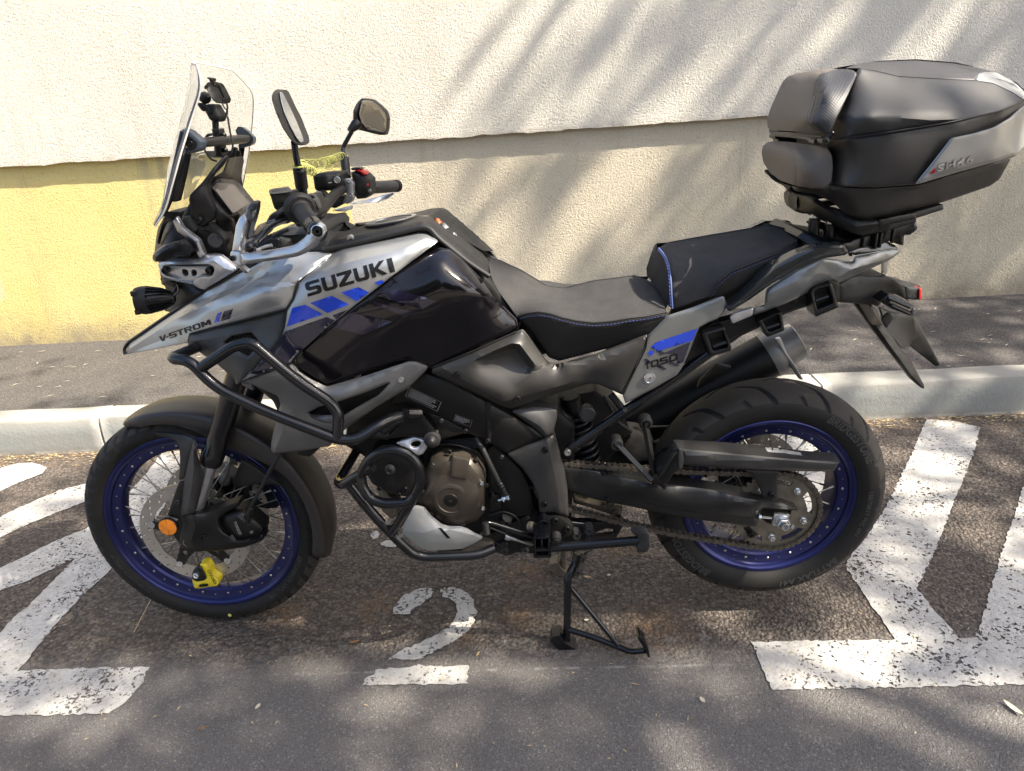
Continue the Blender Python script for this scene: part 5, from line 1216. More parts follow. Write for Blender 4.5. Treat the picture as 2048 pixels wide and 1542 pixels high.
pn('guard_plate', 'satin', [(5, [(690, 255, -.205), (735, 262, -.205), (790, 335, -.20), (885, 455, -.195), (870, 500, -.195), (820, 520, -.195), (760, 470, -.2), (640, 455, -.2), (450, 480, -.2), (540, 390, -.2)])], blk, th=.006, er=.003)
pn('exhaust_pipe_cover', 'dust', [(5, [(380, 850, -.12), (440, 880, -.12), (540, 1000, -.12), (560, 1090, -.12), (500, 1130, -.12), (420, 1060, -.12)])], blk, th=.05, er=.01)
scov = pn('sprocket_cover', 'matte', [(5, [(1275, 560, -.135), (1330, 520, -.135), (1440, 610, -.135), (1560, 730, -.135), (1640, 900, -.135), (1670, 1100, -.135), (1520, 1110, -.135), (1400, 1090, -.135), (1300, 1010, -.135), (1270, 820, -.135)])], blk, th=.03, er=.008, bulge=.005)
pn('shift_sensor', 'castal', [(5, [(1290, 960, -.15), (1320, 930, -.15), (1360, 930, -.15), (1390, 980, -.15), (1400, 1050, -.15), (1350, 1085, -.15), (1290, 1080, -.15)])], blk, th=.03, er=.006)
tube('clutch_hose', tw(5, [(1185, 470, -.15), (1240, 560, -.165), (1300, 690, -.17), (1385, 860, -.17), (1425, 930, -.168)]), [.0072]*22 if False else .0068, M['blackrub'], blk, n=12)
turn('hose_sleeve', P(*Q(5, [(1372, 832, -.17)])[0]), P(*Q(5, [(1425, 930, -.168)])[0])-P(*Q(5, [(1372, 832, -.17)])[0]), [(0, .0075), (.004, .0095), (.008, .0078), (.012, .0095), (.016, .0078), (.02, .009)], M['satin'], blk, 14)
turn('banjo_fitting', P(*Q(5, [(1365, 978, -.165)])[0]), P(*Q(5, [(1480, 940, -.165)])[0])-P(*Q(5, [(1365, 978, -.165)])[0]), [(0, .003), (.010, .003), (.012, .0075), (.018, .0075), (.019, .006), (.026, .0078), (.031, .0078), (.032, .005)], M['chrome'], blk, 6)
turn('bleed_nipple', P(*Q(5, [(1325, 935, -.16)])[0]), (0, -.1, 1), [(0, .006), (.004, .006), (.006, .0035), (.010, .005), (.014, .0035)], M['castal'], blk, 10)
bolts(5, [(1395, 625), (1605, 1120), (1455, 1155)], .0048, blk, 'grey2', -.16)
turn('oil_pipe', P(*Q(5, [(1400, 1140, -.14)])[0]), (.3, -.3, .4), [(0, .012), (.02, .012), (.022, .015), (.03, .015), (.032, .008)], M['castal'], blk, 14)
# pivot cover (heel guard) in two tones
hg = pn('heel_guard', 'grey3' if 'grey3' in M else 'grey2', [(5, [(1440, 606, -.168), (1600, 540, -.17), (1750, 478, -.168), (1818, 440, -.16), (1850, 560, -.158), (1905, 760, -.158), (1930, 920, -.158), (1938, 1112, -.158), (1830, 1075, -.165), (1700, 1078, -.17), (1690, 960, -.172), (1640, 830, -.172), (1560, 715, -.172)])],
        creases=[(5, [(1760, 480, -.176), (1790, 620, -.178), (1850, 900, -.174), (1860, 1080, -.168)])], th=.03, er=.005, mirror=True, soft=2, lam=.005)
bolts(5, [(1745, 568), (1740, 1005)], .0085, hg, 'satin', -.18, hg)
up_ = pn('pivot_cover', 'grey2', [(5, [(1475, 255, -.165), (1540, 228, -.16), (1640, 215, -.155), (1780, 222, -.15), (1845, 240, -.15), (1842, 310, -.15), (1812, 432, -.155), (1745, 470, -.162), (1660, 390, -.164), (1560, 320, -.166)])], creases=[(5, [(1560, 290, -.172), (1690, 365, -.172), (1765, 440, -.170)])], th=.03, er=.005, mirror=True)
# grey skid plate
sk = pn('skid_plate', 'skid', [(5, [(585, 1238, -.175), (615, 1130, -.185), (655, 1035, -.19), (700, 1022, -.19), (760, 1032, -.19), (785, 1060, -.19), (825, 1112, -.19), (900, 1170, -.19), (960, 1192, -.19), (1050, 1192, -.19), (1110, 1208, -.187), (1170, 1245, -.184), (1235, 1270, -.18), (1232, 1290, -.18), (1180, 1325, -.178), (1080, 1368, -.175), (950, 1380, -.172), (800, 1387, -.17), (720, 1355, -.17), (650, 1300, -.17)])],
        creases=[(5, [(600, 1225, -.184), (760, 1240, -.206), (900, 1195, -.204), (1150, 1255, -.192)]), (5, [(640, 1280, -.178), (800, 1310, -.196), (1000, 1330, -.190), (1190, 1300, -.182)])], th=.004, er=.004, mirror=True)
decal('skid_slot', [px2(5, [(878, 1200), (905, 1202), (980, 1285), (952, 1288)])], sk, M['print'], sk, grid=6)
pn('exhaust_header', 'dustbr' if 'dustbr' in M else 'dust', [(5, [(1060, 1380, -.14), (1230, 1290, -.14), (1330, 1310, -.14), (1330, 1370, -.14), (1180, 1400, -.14)])], blk, th=.05, er=.012)
pn('engine_sump', 'matte', [(5, [(780, 1300, -.12), (1290, 1250, -.12), (1620, 1080, -.12), (1900, 1080, -.12), (1980, 1250, -.12), (1900, 1370, -.12), (1560, 1390, -.12), (900, 1420, -.12)])], blk, th=.22, er=.01, grid=14)
# ------------------------------------------------------------------ crash bars
def cbar(pieces, name='crash_bar', r=.0125):
    mb = MB()
    for pts, fr in pieces:
        V, F = g_tube(fillet(pts, fr, 6), r, 16); mb.add(V, F)
    o = mb.build(name, M['bar'], bike, 60); return o
cb1 = [(tw(2, [(575, 725, -.17), (372, 812, -.30), (505, 818, -.315), (690, 1010, -.32), (1050, 1180, -.325), (1530, 1366, -.325), (1660, 1362, -.32), (1830, 1245, -.29), (1960, 1195, -.25)])+tw(5, [(600, 270, -.225), (735, 272, -.205)]), .05)]
cb2 = [(tw(2, [(588, 872, -.318), (810, 722, -.318), (935, 700, -.32), (1010, 765, -.32), (1240, 960, -.32), (1470, 1108, -.32), (1527, 1185, -.322), (1520, 1350, -.325)]), .05)]
b1 = cbar(cb1+cb2, 'upper_crash_bar'); mirrored(b1, bike)
for u, v in ((600, 880), (1520, 1335)):
    pass
cb3 = [(tw(5, [(250, 780, -.285), (300, 660, -.29), (400, 580, -.295), (520, 560, -.30), (640, 600, -.30), (725, 700, -.30), (740, 820, -.30), (690, 930, -.30), (620, 1050, -.295), (560, 1160, -.27), (500, 1235, -.25)]), .05),
       (tw(5, [(250, 780, -.285), (262, 870, -.29), (320, 960, -.295), (430, 1005, -.30), (640, 995, -.30), (690, 930, -.30)]), .05)]
cb4 = [(tw(5, [(160, 850, -.235), (340, 1080, -.245), (540, 1290, -.25), (670, 1410, -.245), (760, 1438, -.24), (1000, 1432, -.23), (1200, 1420, -.22), (1330, 1365, -.20)]), .05)]
cb5 = [(tw(5, [(200, 600, -.10), (62, 830, -.235), (110, 850, -.27), (345, 700, -.292)]), .02)]
b2 = cbar(cb3+cb4+cb5, 'engine_guard'); mirrored(b2, bike)
for u, v, y in ((470, 1150, -.262), (575, 1255, -.262)): turn('guard_bolt', P(*Q(5, [(u, v, y)])[0]), (0, -1, 0), [(0, .006), (.006, .006)], M['steel'], b2, 8)
# cross tubes between the two sides, front
a_ = P(*Q(2, [(575, 725, -.17)])[0]); rod('guard_cross_tube', a_, a_*np.array([1, -1, 1]), .0125, M['bar'], b1, 16)
a_ = P(*Q(5, [(200, 600, -.10)])[0]); rod('guard_cross_tube', a_, a_*np.array([1, -1, 1]), .0125, M['bar'], b2, 16)
# ------------------------------------------------------------------ swingarm, shock, chain guard
M['sa'] = mat('swingarm_black', (.0185, .018, .0178), .38, .25, bump=.25, bscale=600, bdist=.0005, var=.2, vscale=18)
sa = pn('swingarm', 'sa', [(6, [(800, 745, -.13), (1000, 765, -.13), (1180, 800, -.132), (1500, 852, -.138), (1640, 888, -.14)]), (7, [(450, 803, -.142), (620, 830, -.143), (900, 886, -.145), (1000, 905, -.145), (1098, 935, -.145), (1098, 955, -.145), (960, 948, -.145), (872, 942, -.145), (850, 968, -.145), (832, 1062, -.145), (700, 1045, -.144), (400, 1010, -.142), (130, 955, -.138)]), (6, [(1310, 1060, -.136), (1180, 1035, -.134), (1080, 1015, -.132), (860, 950, -.13), (800, 900, -.13)])],
        creases=[(6, [(1165, 815, -.140), (1500, 872, -.150), (1640, 905, -.152)]), (7, [(620, 845, -.154), (900, 903, -.154), (1060, 938, -.150)]), (7, [(60, 892, -.146), (400, 955, -.152), (830, 1000, -.152)]), (7, [(60, 900, -.141), (400, 965, -.146), (830, 1010, -.147)])], th=.045, er=.005, mirror=True, smooth=30, soft=1.5, lam=.003)
box('axle_block', P(*Q(7, [(985, 1010, -.148)])[0]), (.040, .012, .036), M['chrome'], sa, rotY(.12), .003)
axl = P(*Q(7, [(1000, 1030, -.155)])[0])
turn('axle_washer', axl, (0, -1, 0), [(0, .019), (.004, .019)], M['chrome'], sa, 24)
turn('axle_nut', axl+np.array([0, -.004, 0]), (0, -1, 0), [(0, .0165), (.010, .0165), (.012, .0145)], M['steel'], sa, 6)
turn('axle_end', axl+np.array([0, -.014, 0]), (0, -1, 0), [(0, .011), (.011, .0105), (.012, .0085), (.004, .0075), (.003, .001)], M['steel'], sa, 20)
rod('adjuster_bolt', P(*Q(7, [(842, 995, -.150)])[0]), P(*Q(7, [(930, 1003, -.150)])[0]), .0032, M['chrome'], sa, 8)
turn('adjuster_nut', P(*Q(7, [(845, 995, -.150)])[0]), (1, 0, 0), [(0, .0065), (.006, .0065)], M['chrome'], sa, 6)
bolts(7, [(790, 1110)], .009, sa, 'satin', -.13); bolts(7, [(1065, 1062)], .005, sa, 'chrome', -.15)
pn('swingarm_lug', 'castal', [(7, [(720, 1060, -.12), (830, 1060, -.12), (1060, 1075, -.12), (1040, 1095, -.12), (860, 1090, -.12), (820, 1130, -.12), (780, 1135, -.12)])], sa, th=.02, er=.003)
cg = pn('chain_guard', 'grey3' if 'grey3' in M else 'sa', [(7, [(285, 495, -.10), (330, 498, -.10), (620, 512, -.10), (900, 538, -.10), (1135, 568, -.10), (1345, 583, -.10), (1378, 632, -.135), (1366, 650, -.15), (1338, 700, -.15), (1150, 698, -.15), (960, 692, -.15), (740, 684, -.15), (500, 668, -.15), (340, 655, -.15), (300, 600, -.14)])],
        creases=[(7, [(320, 548, -.148), (620, 575, -.150), (900, 602, -.150), (1130, 622, -.150), (1370, 638, -.150)]), (7, [(325, 560, -.152), (620, 588, -.155), (900, 615, -.155), (1365, 650, -.152)]), (7, [(340, 640, -.155), (740, 668, -.156), (1345, 688, -.152)])], th=.006, er=.003, smooth=25, soft=1.5, lam=.002)
pn('chain_guard_bracket', 'sa', [(7, [(735, 684, -.146), (970, 695, -.146), (975, 710, -.146), (965, 760, -.146), (970, 885, -.15), (930, 890, -.15), (872, 868, -.15), (850, 800, -.146), (800, 720, -.146)])], cg, th=.006, er=.004)
bolts(7, [(925, 852)], .008, cg, 'satin', -.152)
M['wornlabel'] = mat('worn_label', (.30, .30, .29), .5, var=.5, vscale=90)
decal('worn_label', [px2(7, [(885, 540), (960, 545), (1120, 575), (1130, 595), (1020, 580), (905, 570)])], cg, M['wornlabel'], cg, grid=9)
# shock absorber
s0, s1 = P(*Q(6, [(860, 180, -.02)])[0]), P(*Q(6, [(990, 690, -.02)])[0])
shock = rod('shock_absorber', s0, s1, .024, M['matte'], bike, 20)
dv = s1-s0; Ls = np.linalg.norm(dv); d_, u_, v_ = frame(dv); cp_ = []
for i in range(220):
    t_ = i/219; a = t_*2*PI*7.5; cp_.append(s0+dv*(.22+.76*t_)+u_*.036*math.cos(a)+v_*.036*math.sin(a))
V, F = g_tube(cp_, .0065, 8); mk('shock_spring', V, F, M['satin'], shock, 60)
kn = P(*Q(6, [(992, 308, -.10)])[0])
turn('preload_knob', kn, (0, -1, 0), [(-.03, .014), (0, .0165), (.004, .0205), (.012, .0205), (.014, .018), (.0145, .017), (.013, .016), (.013, .001)], M['grey2'], shock, 24)
for k in range(6):
    a = k*PI/3; box('knob_grip', kn+np.array([.0205*math.cos(a), -.006, .0205*math.sin(a)]), (.006, .012, .004), M['grey2'], shock, rotY(-a+PI/2), .001)
pn('shock_shadow', 'matte', [(6, [(740, 180, 0), (1060, 120, 0), (1180, 200, 0), (1290, 330, 0), (1350, 500, 0), (1150, 700, 0), (800, 700, 0), (740, 480, 0)])], bike, th=.12, er=.01, grid=14).name = 'shock_shadow_block'  # dark slab standing in for the shade behind the shock
# subframe tube, exhaust
sf = tube('subframe_tube', tw(6, [(830, 625, -.13), (900, 565, -.135), (1300, 290, -.14), (1700, 25, -.14)])+tw(8, [(640, 880, -.13), (900, 700, -.12)]), .0125, M['bar'], bike, n=16)
turn('subframe_joint', P(*Q(6, [(905, 565, -.136)])[0]), P(*Q(6, [(870, 590, -.134)])[0])-P(*Q(6, [(905, 565, -.136)])[0]), [(0, .0155), (.012, .0155), (.014, .0135), (.024, .0135)], M['satin'], sf, 16)
bolts(6, [(832, 625)], .0095, sf, 'steel', -.145)
rod('subframe_brace', P(*Q(6, [(1180, 150, -.12)])[0]), P(*Q(6, [(1290, 290, -.135)])[0]), .009, M['satin'], sf, 12)
turn('bolt', P(*Q(6, [(1300, 285, -.15)])[0]), (0, -.3, 1), [(0, .006), (.006, .006)], M['steel'], sf, 6)
m0, m1 = P(*Q(8, [(-60, 1500, .15)])[0]), P(*Q(8, [(905, 985, .15)])[0])
mu = turn('muffler', m0, m1-m0, [(0, .03), (.03, .058), (.06, .064), (np.linalg.norm(m1-m0), .064)], M['case2'] if 'case2' in M else M['satin'], bike, 40)
M['mufbl'] = mat('muffler_black', (.013, .012, .0118), .46, .3, rvar=.06); mu.data.materials.clear(); mu.data.materials.append(M['mufbl'])
dm = (m1-m0)/np.linalg.norm(m1-m0)
turn('muffler_end_cap', m1, dm, [(-.012, .0655), (0, .0675), (.012, .0672), (.05, .056), (.078, .052), (.082, .040), (.070, .036)], M['capgrey'], mu, 36)
pn('end_cap_plate', 'alu', [(8, [(930, 890, .085), (965, 880, .085), (1002, 975, .085), (1060, 1060, .085), (1110, 1150, .09), (1085, 1150, .09), (1020, 1060, .088), (985, 985, .085)])], mu, th=.01, er=.003)
pn('muffler_strap', 'mufbl', [(8, [(555, 1040, .078), (600, 1055, .078), (648, 1062, .078), (640, 1090, .078), (470, 1190, .078), (430, 1208, .078), (445, 1150, .078)])], mu, th=.006, er=.003)
tube('exhaust_mid_pipe', tw(6, [(1000, 430, .10), (1300, 480, .12), (1480, 520, .13), (1560, 560, .14)]), .03, M['dust'], mu, fr=.05, n=18)
tube('brake_line', tw(6, [(1370, 420, .05), (1500, 420, .05), (1640, 415, .05), (1760, 420, .05)]), .003, M['dust'], bike, n=8)
pn('exhaust_shield', 'dust', [(6, [(1250, 440, .02), (1420, 460, .02), (1530, 520, .02), (1520, 690, .02), (1400, 700, .02), (1300, 640, .02)])], mu, th=.06, er=.012)
# linkage under the swingarm
pn('suspension_link', 'dust', [(6, [(870, 960, -.04), (990, 1010, -.04), (1110, 1030, -.04), (1200, 1050, -.04), (1280, 1070, -.04), (1270, 1140, -.04), (1220, 1150, -.04), (1120, 1110, -.04), (1000, 1070, -.04), (880, 1040, -.04)])], bike, th=.06, er=.01)
bolts(6, [(1222, 1118), (1180, 1045)], .011, bike, 'dust', -.05)
# passenger peg and its forked hanger
ph = group_part('passenger_peg_hanger', P(*Q(6, [(1540, 840, -.16)])[0]))
for (u0, v0, u1, v1) in ((1455, 375, 1535, 800), (1222, 545, 1515, 855)):
    a, b = P(*Q(6, [(u0, v0, -.155)])[0]), P(*Q(6, [(u1, v1, -.19)])[0]); d_ = b-a; L_ = np.linalg.norm(d_)
    V, F = g_tube([a, a+d_*.06, b-d_*.06, b], [.009, .0085, .0075, .007], 4); mk('hanger_arm', V, F, M['gun'] if 'gun' in M else M['satin'], ph, 20)
    turn('hanger_bush', P(*Q(6, [(u0, v0-20, -.13)])[0]), (0, -1, 0), [(0, .0165), (.028, .0165), (.034, .014), (.035, .0105), (.030, .0100), (.030, .005), (.034, .0045)], M['blackrub'], ph, 20)
pa, pb = P(*Q(6, [(1580, 850, -.19)])[0]), P(*Q(6, [(1720, 620, -.235)])[0])
pk = pn('passenger_peg', 'blackrub', [(6, [(1545, 770, -.195), (1600, 730, -.2), (1690, 610, -.23), (1730, 588, -.235), (1768, 600, -.235), (1775, 700, -.235), (1755, 765, -.23), (1700, 790, -.225), (1640, 880, -.2), (1600, 870, -.195), (1560, 820, -.19)])], ph, th=.03, er=.006)
for k in range(10): box('peg_rib', P(*Q(6, [(1590+k*12, 800-k*18, -.205-.003*k)])[0]), (.004, .012, .022), M['blackrub'], pk, rotY(.8), .001)
pn('peg_end', 'grey2', [(6, [(1735, 600, -.24), (1765, 605, -.24), (1776, 690, -.24), (1760, 760, -.24), (1735, 765, -.24), (1730, 690, -.24)])], pk, th=.006, er=.002)
pn('peg_mount', 'satin', [(6, [(1500, 830, -.19), (1545, 790, -.19), (1620, 860, -.19), (1645, 900, -.19), (1620, 935, -.19), (1580, 900, -.19), (1520, 890, -.19)])], ph, th=.03, er=.005)
# ------------------------------------------------------------------ footpeg, gear lever, stands
fp = pn('footpeg_plate', 'castal', [(6, [(560, 1240, -.17), (590, 1170, -.17), (640, 1150, -.17), (730, 1140, -.17), (790, 1160, -.17), (860, 1210, -.17), (880, 1250, -.17), (850, 1310, -.17), (780, 1340, -.17), (620, 1330, -.17)])], th=.02, er=.005)
bolts(6, [(732, 1178), (830, 1246)], .009, fp, 'satin', -.172)
pc = P(*Q(6, [(625, 1340, -.235)])[0])
# toothed steel peg pointing at the viewer
mb = MB()
for (cx, cz, sx, sz, sy, cy) in ((-.0175, 0, .006, .040, .085, 0), (.0175, 0, .006, .040, .085, 0), (0, -.022, .040, .007, .08, 0), (0, .018, .034, .006, .06, .01), (0, 0, .005, .036, .07, .004), (0, -.002, .036, .006, .012, -.036)):
    V, F = g_box(pc+np.array([cx, cy, cz]), (sx, sy, sz), None, .0012); mb.add(V, F)
for k in range(7):
    for sx in (-.0195, .0195):
        V, F = g_box(pc+np.array([sx, -.0425, -.017+k*.0058]), (.005, .005, .0032)); mb.add(V, F)
peg = mb.build('footpeg', M['bar'], fp)
pn('peg_bracket', 'bar', [(6, [(575, 1250, -.195), (600, 1185, -.2), (640, 1165, -.2), (690, 1200, -.2), (700, 1260, -.2), (660, 1290, -.2), (600, 1290, -.2)])], fp, holes=[(6, [(625, 1215), (650, 1200), (672, 1225), (650, 1245)])], th=.03, er=.005)
turn('peg_buffer', P(*Q(6, [(738, 1325, -.20)])[0]), (.0, -1, -.25), [(-.012, .0135), (.010, .0135), (.011, .010), (.015, .010), (.016, .005)], M['blackrub'], fp, 16)
gl = tube('gear_lever', tw(6, [(165, 1200, -.22), (210, 1200, -.215), (400, 1258, -.205), (560, 1310, -.19)]), .0062, M['bar'], bike, fr=.01, n=10)
rod('lever_strut', P(*Q(6, [(200, 1235, -.215)])[0]), P(*Q(6, [(560, 1378, -.19)])[0]), .0035, M['bar'], gl, 8)
gr_ = P(*Q(6, [(168, 1235, -.225)])[0])
turn('gear_toe_rubber', gr_+np.array([0, 0, .014]), (.05, -.1, -1), [(0, .007)]+[(k*.004+.001*(j), .0088 if j else .0078) for k in range(8) for j in (0, 1)]+[(.034, .0065)], M['blackrub'], gl, 14)
turn('gear_linkage', P(*Q(6, [(330, 1310, -.17)])[0]), P(*Q(6, [(550, 1375, -.18)])[0])-P(*Q(6, [(330, 1310, -.17)])[0]), [(0, .0085), (.012, .0085), (.014, .0055), (.018, .0055), (.019, .0045), (.08, .0045)], M['steel'], gl, 12)
turn('linkage_boot', P(*Q(6, [(520, 1235, -.17)])[0]), (.6, -.4, .3), [(0, .012), (.006, .015), (.010, .012), (.014, .014), (.02, .009)], M['dust'], gl, 16)
for u, v, r_ in ((905, 1298, .011), (1003, 1258, .011), (318, 1418, .011), (487, 1415, .011), (1000, 1345, .006)):
    p_ = P(*Q(6, [(u, v, -.15)])[0]); turn('frame_bolt', p_, (0, -1, 0), [(-.02, r_*1.25), (.0, r_*1.25), (.0, r_), (.008, r_), (.0085, r_*.6), (.004, r_*.5)], M['grey2'], bike, 6)
pn('stand_bracket', 'castal', [(6, [(240, 1380, -.13), (340, 1330, -.13), (560, 1340, -.13), (860, 1200, -.13), (1040, 1230, -.13), (1060, 1330, -.13), (1000, 1420, -.13), (560, 1450, -.13), (420, 1440, -.13), (330, 1470, -.13), (260, 1440, -.13)])], bike, th=.03, er=.006)
pn('link_bracket', 'castal', [(6, [(870, 1190, -.09), (1200, 1190, -.09), (1260, 1160, -.09), (1300, 1200, -.09), (1220, 1330, -.09), (900, 1340, -.09)])], bike, holes=[(6, [(1050, 1280), (1150, 1245), (1210, 1250), (1205, 1300), (1060, 1320)])], th=.02, er=.004)
# side stand, folded back
ss = tube('side_stand', tw(6, [(690, 1400, -.20), (900, 1385, -.205), (1390, 1345, -.22), (1440, 1340, -.225)]), .0125, M['bar'], bike, n=18, fr=0)
pn('side_stand_foot', 'grey2', [(6, [(1350, 1275, -.235), (1400, 1262, -.24), (1470, 1268, -.245), (1500, 1300, -.245), (1505, 1390, -.245), (1480, 1440, -.24), (1400, 1440, -.235), (1385, 1400, -.235), (1415, 1340, -.235), (1385, 1300, -.235)])], ss, th=.02, er=.006)
# centre stand
cs = group_part('centre_stand', PZ(1140, 1288, 0))
LY = -.165; g0 = PZ(1134, 1288, .012); leg_p = tw(10, [(885, 485, -.13), (868, 560, -.135), (792, 700, -.16)])+[P(*Q(10, [(795, 900, -.165)])[0]), np.array([g0[0], LY, .012])]
tube('stand_leg', leg_p, .0105, M['bar'], cs, fr=.03, n=16)
mleg = [p_*np.array([1, -1, 1]) for p_ in leg_p]; tube('stand_leg', mleg, .0105, M['dust'], cs, fr=.03, n=16)
rod('stand_cross_tube', leg_p[1]+np.array([0, .01, 0]), mleg[1]-np.array([0, .01, 0]), .010, M['bar'], cs, 14)
for sg in (-1, 1):
    q_ = np.array([g0[0]-.006, sg*.165, .006])
    ol = np.array([(-.040, .026), (-.034, .040), (-.012, .046), (.0, .02), (.02, .002), (.032, -.004), (.02, -.006), (-.016, -.006), (-.026, .008)])
    rr_ = [[(q_[0]+x, q_[1]+y, q_[2]+z) for x, z in ol] for y in (-.022, .022)]
    loft('stand_foot', rr_, M['bar'] if sg < 0 else M['dust'], cs, smooth=20)
k0 = P(*Q(10, [(800, 1172, -.168)])[0]); kn_ = [k0, P(*Q(10, [(1020, 1240, -.19)])[0]), P(*Q(10, [(1250, 1330, -.215)])[0]), P(*Q(10, [(1370, 1378, -.232)])[0]), P(*Q(10, [(1500, 1362, -.25)])[0])]
tube('stand_lever', kn_, .0085, M['bar'], cs, fr=.03, n=14)
rod('stand_brace', P(*Q(10, [(825, 800, -.162)])[0]), P(*Q(10, [(1250, 1318, -.216)])[0]), .0065, M['bar'], cs, 12)
pn('lever_pad', 'bar', [(10, [(1425, 1245, -.26), (1445, 1232, -.26), (1500, 1290, -.262), (1530, 1360, -.262), (1545, 1425, -.262), (1530, 1435, -.262), (1505, 1390, -.262), (1480, 1330, -.26), (1440, 1275, -.26)])], cs, th=.035, er=.003)
sp0, sp1 = P(*Q(10, [(945, 490, -.15)])[0]), P(*Q(10, [(862, 700, -.16)])[0]); dv = sp1-sp0; d_, u_, v_ = frame(dv); cp_ = []
for i in range(240):
    t_ = i/239; a = t_*2*PI*15; cp_.append(sp0+dv*t_+u_*.0072*math.cos(a)+v_*.0072*math.sin(a))
V, F = g_tube(cp_, .0014, 5); mk('stand_spring', V, F, M['satin'], cs, 60)
tube('spring_hook', [sp0, sp0+np.array([.012, 0, .008]), sp0+np.array([.022, .01, .004])], .0022, M['satin'], cs, n=6)
# ------------------------------------------------------------------ cockpit
# windscreen: bowed sheet; the near edge is traced, the far edge is its mirror image
ne = Q(1, [(240, 1168, -.205), (310, 1062, -.205), (365, 860, -.198), (420, 660, -.187), (480, 470, -.170), (540, 285, -.150), (553, 215, -.138), (545, 150, -.118), (527, 70, -.092)])
nw = np.array([P(*q) for q in ne]); tt = np.linspace(0, 1, len(nw)); fine = np.linspace(0, 1, 41)
N_ = np.stack([np.interp(fine, tt, nw[:, i]) for i in range(3)], 1)
for _ in range(3): N_[1:-1] = .25*N_[:-2]+.5*N_[1:-1]+.25*N_[2:]
bow = np.interp(fine, [0, .3, .7, .9, 1], [.070, .088, .080, .060, .042])
rings = []
for i, p in enumerate(N_):
    w_ = -p[1]; row = []
    for k in range(25):
        u = -1+2*k/24; row.append((p[0]-bow[i]*(1-u*u), u*w_, p[2]+(.014*(1-u*u) if fine[i] > .9 else .014*(1-u*u)*fine[i])))
    rings.append(row)
V = [q for r in rings for q in r]; m_ = 25; F = []
for i in range(len(rings)-1):
    for k in range(m_-1): F.append((i*m_+k, i*m_+k+1, (i+1)*m_+k+1, (i+1)*m_+k))
ws = mk('windscreen', V, F, M['acryl'], bike, 180)
sm_ = ws.modifiers.new('thickness', 'SOLIDIFY'); sm_.thickness = .004; sm_.offset = 0
M['screenedge'] = mat('screen_edge', (.74, .70, .62), .35)
tube('screen_edge', [r[0] for r in rings]+[rings[-1][k] for k in range(1, 25)]+[r[-1] for r in rings[::-1]][1:], .0019, M['screenedge'], ws, fr=0, n=8)
# screen carrier: strips, side pods, cross bar
sc = pn('screen_carrier', 'satin', [(16, [(372, 800, -.165), (440, 830, -.165), (400, 1040, -.172), (330, 1320, -.180), (280, 1560, -.185), (205, 1720, -.19), (150, 1720, -.19), (215, 1500, -.186), (300, 1130, -.175)])], th=.006, er=.003, mirror=True)
pn('carrier_post', 'matte', [(16, [(420, 1030, -.14), (450, 1050, -.14), (400, 1300, -.145), (340, 1560, -.15), (260, 1560, -.15), (330, 1300, -.145)])], sc, th=.02, er=.004, mirror=True)
M['bluegrey'] = mat('blue_grey_plastic', (.075, .095, .125), .36, .3)
pod = pn('screen_pod', 'bluegrey', [(16, [(370, 840, -.158), (398, 785, -.158), (450, 790, -.158), (530, 850, -.158), (605, 925, -.158), (595, 1000, -.158), (570, 1022, -.158), (440, 1060, -.158), (412, 1035, -.158), (425, 950, -.158)])], th=.025, er=.005, mirror=True)
pc_ = P(*Q(16, [(483, 940, -.160)])[0])
turn('pod_knob', pc_, (0, -1, 0), [(-.002, .0135), (.002, .0135), (.003, .0115), (.0015, .0105), (.0015, .006), (.003, .005), (.003, .002), (.001, .0015)], M['satin'], pod, 24)
xa = P(*Q(16, [(560, 935, -.145)])[0]); rod('carrier_cross_bar', xa, xa*np.array([1, -1, 1]), .0105, M['satin'], sc, 16)
plate_ = pn('screen_bracket_plate', 'dustclear' if 'dustclear' in M else 'grey2', [(16, [(640, 1020, .14), (1010, 1015, .14), (1020, 1080, .14), (900, 1100, .14), (700, 1090, .14)])], sc, th=.004, er=.002)
n = NT('smoked_plate'); n.b.inputs['Transmission Weight'].default_value = .75; n.b.inputs['IOR'].default_value = 1.1; n.b.inputs['Roughness'].default_value = .15; n.b.inputs['Base Color'].default_value = (.72, .72, .66, 1); M['smoke'] = n.m
pn('wind_deflector', 'smoke', [(16, [(430, 1050, .10), (560, 1040, .12), (640, 1020, .14), (640, 1180, .14), (560, 1340, .12), (480, 1500, .1), (400, 1542, .1), (420, 1250, .1)])], sc, holes=[(16, [(550, 1075), (590, 1050), (640, 1062), (632, 1100), (585, 1115), (555, 1100)]), (16, [(490, 1330), (520, 1290), (570, 1280), (590, 1310), (530, 1330), (510, 1360), (490, 1370)])], th=.004, er=.001)
# phone mount clamped to the cross bar
pm = group_part('phone_mount', P(*Q(16, [(755, 930, 0)])[0]))
pn('mount_clamp', 'satin', [(16, [(708, 785, -.014), (790, 780, -.014), (800, 900, -.014), (825, 1080, -.014), (745, 1085, -.014), (725, 900, -.014)])], pm, th=.028, er=.004)
for u, v in ((830, 852), (845, 1010)): turn('clamp_bolt', P(*Q(16, [(u, v, -.004)])[0]), (1, -.3, 0), [(-.008, .005), (0, .0055), (.006, .0055), (.008, .003)], M['satin'], pm, 8)
rod('mount_stem', P(*Q(16, [(752, 790, 0)])[0]), P(*Q(16, [(748, 700, 0)])[0]), .0075, M['satin'], pm, 12)
arm = pn('mount_arm', 'matte', [(16, [(640, 600, -.016), (660, 520, -.016), (740, 520, -.016), (812, 650, -.016), (790, 705, -.016), (740, 715, -.016), (690, 690, -.016)])], pm, th=.032, er=.008, bulge=.003, bs=12)
pn('wing_nut', 'satin', [(16, [(548, 505, -.022), (600, 510, -.022), (660, 540, -.022), (720, 610, -.022), (700, 632, -.022), (660, 600, -.022), (610, 600, -.022), (565, 545, -.022)])], pm, th=.012, er=.004)
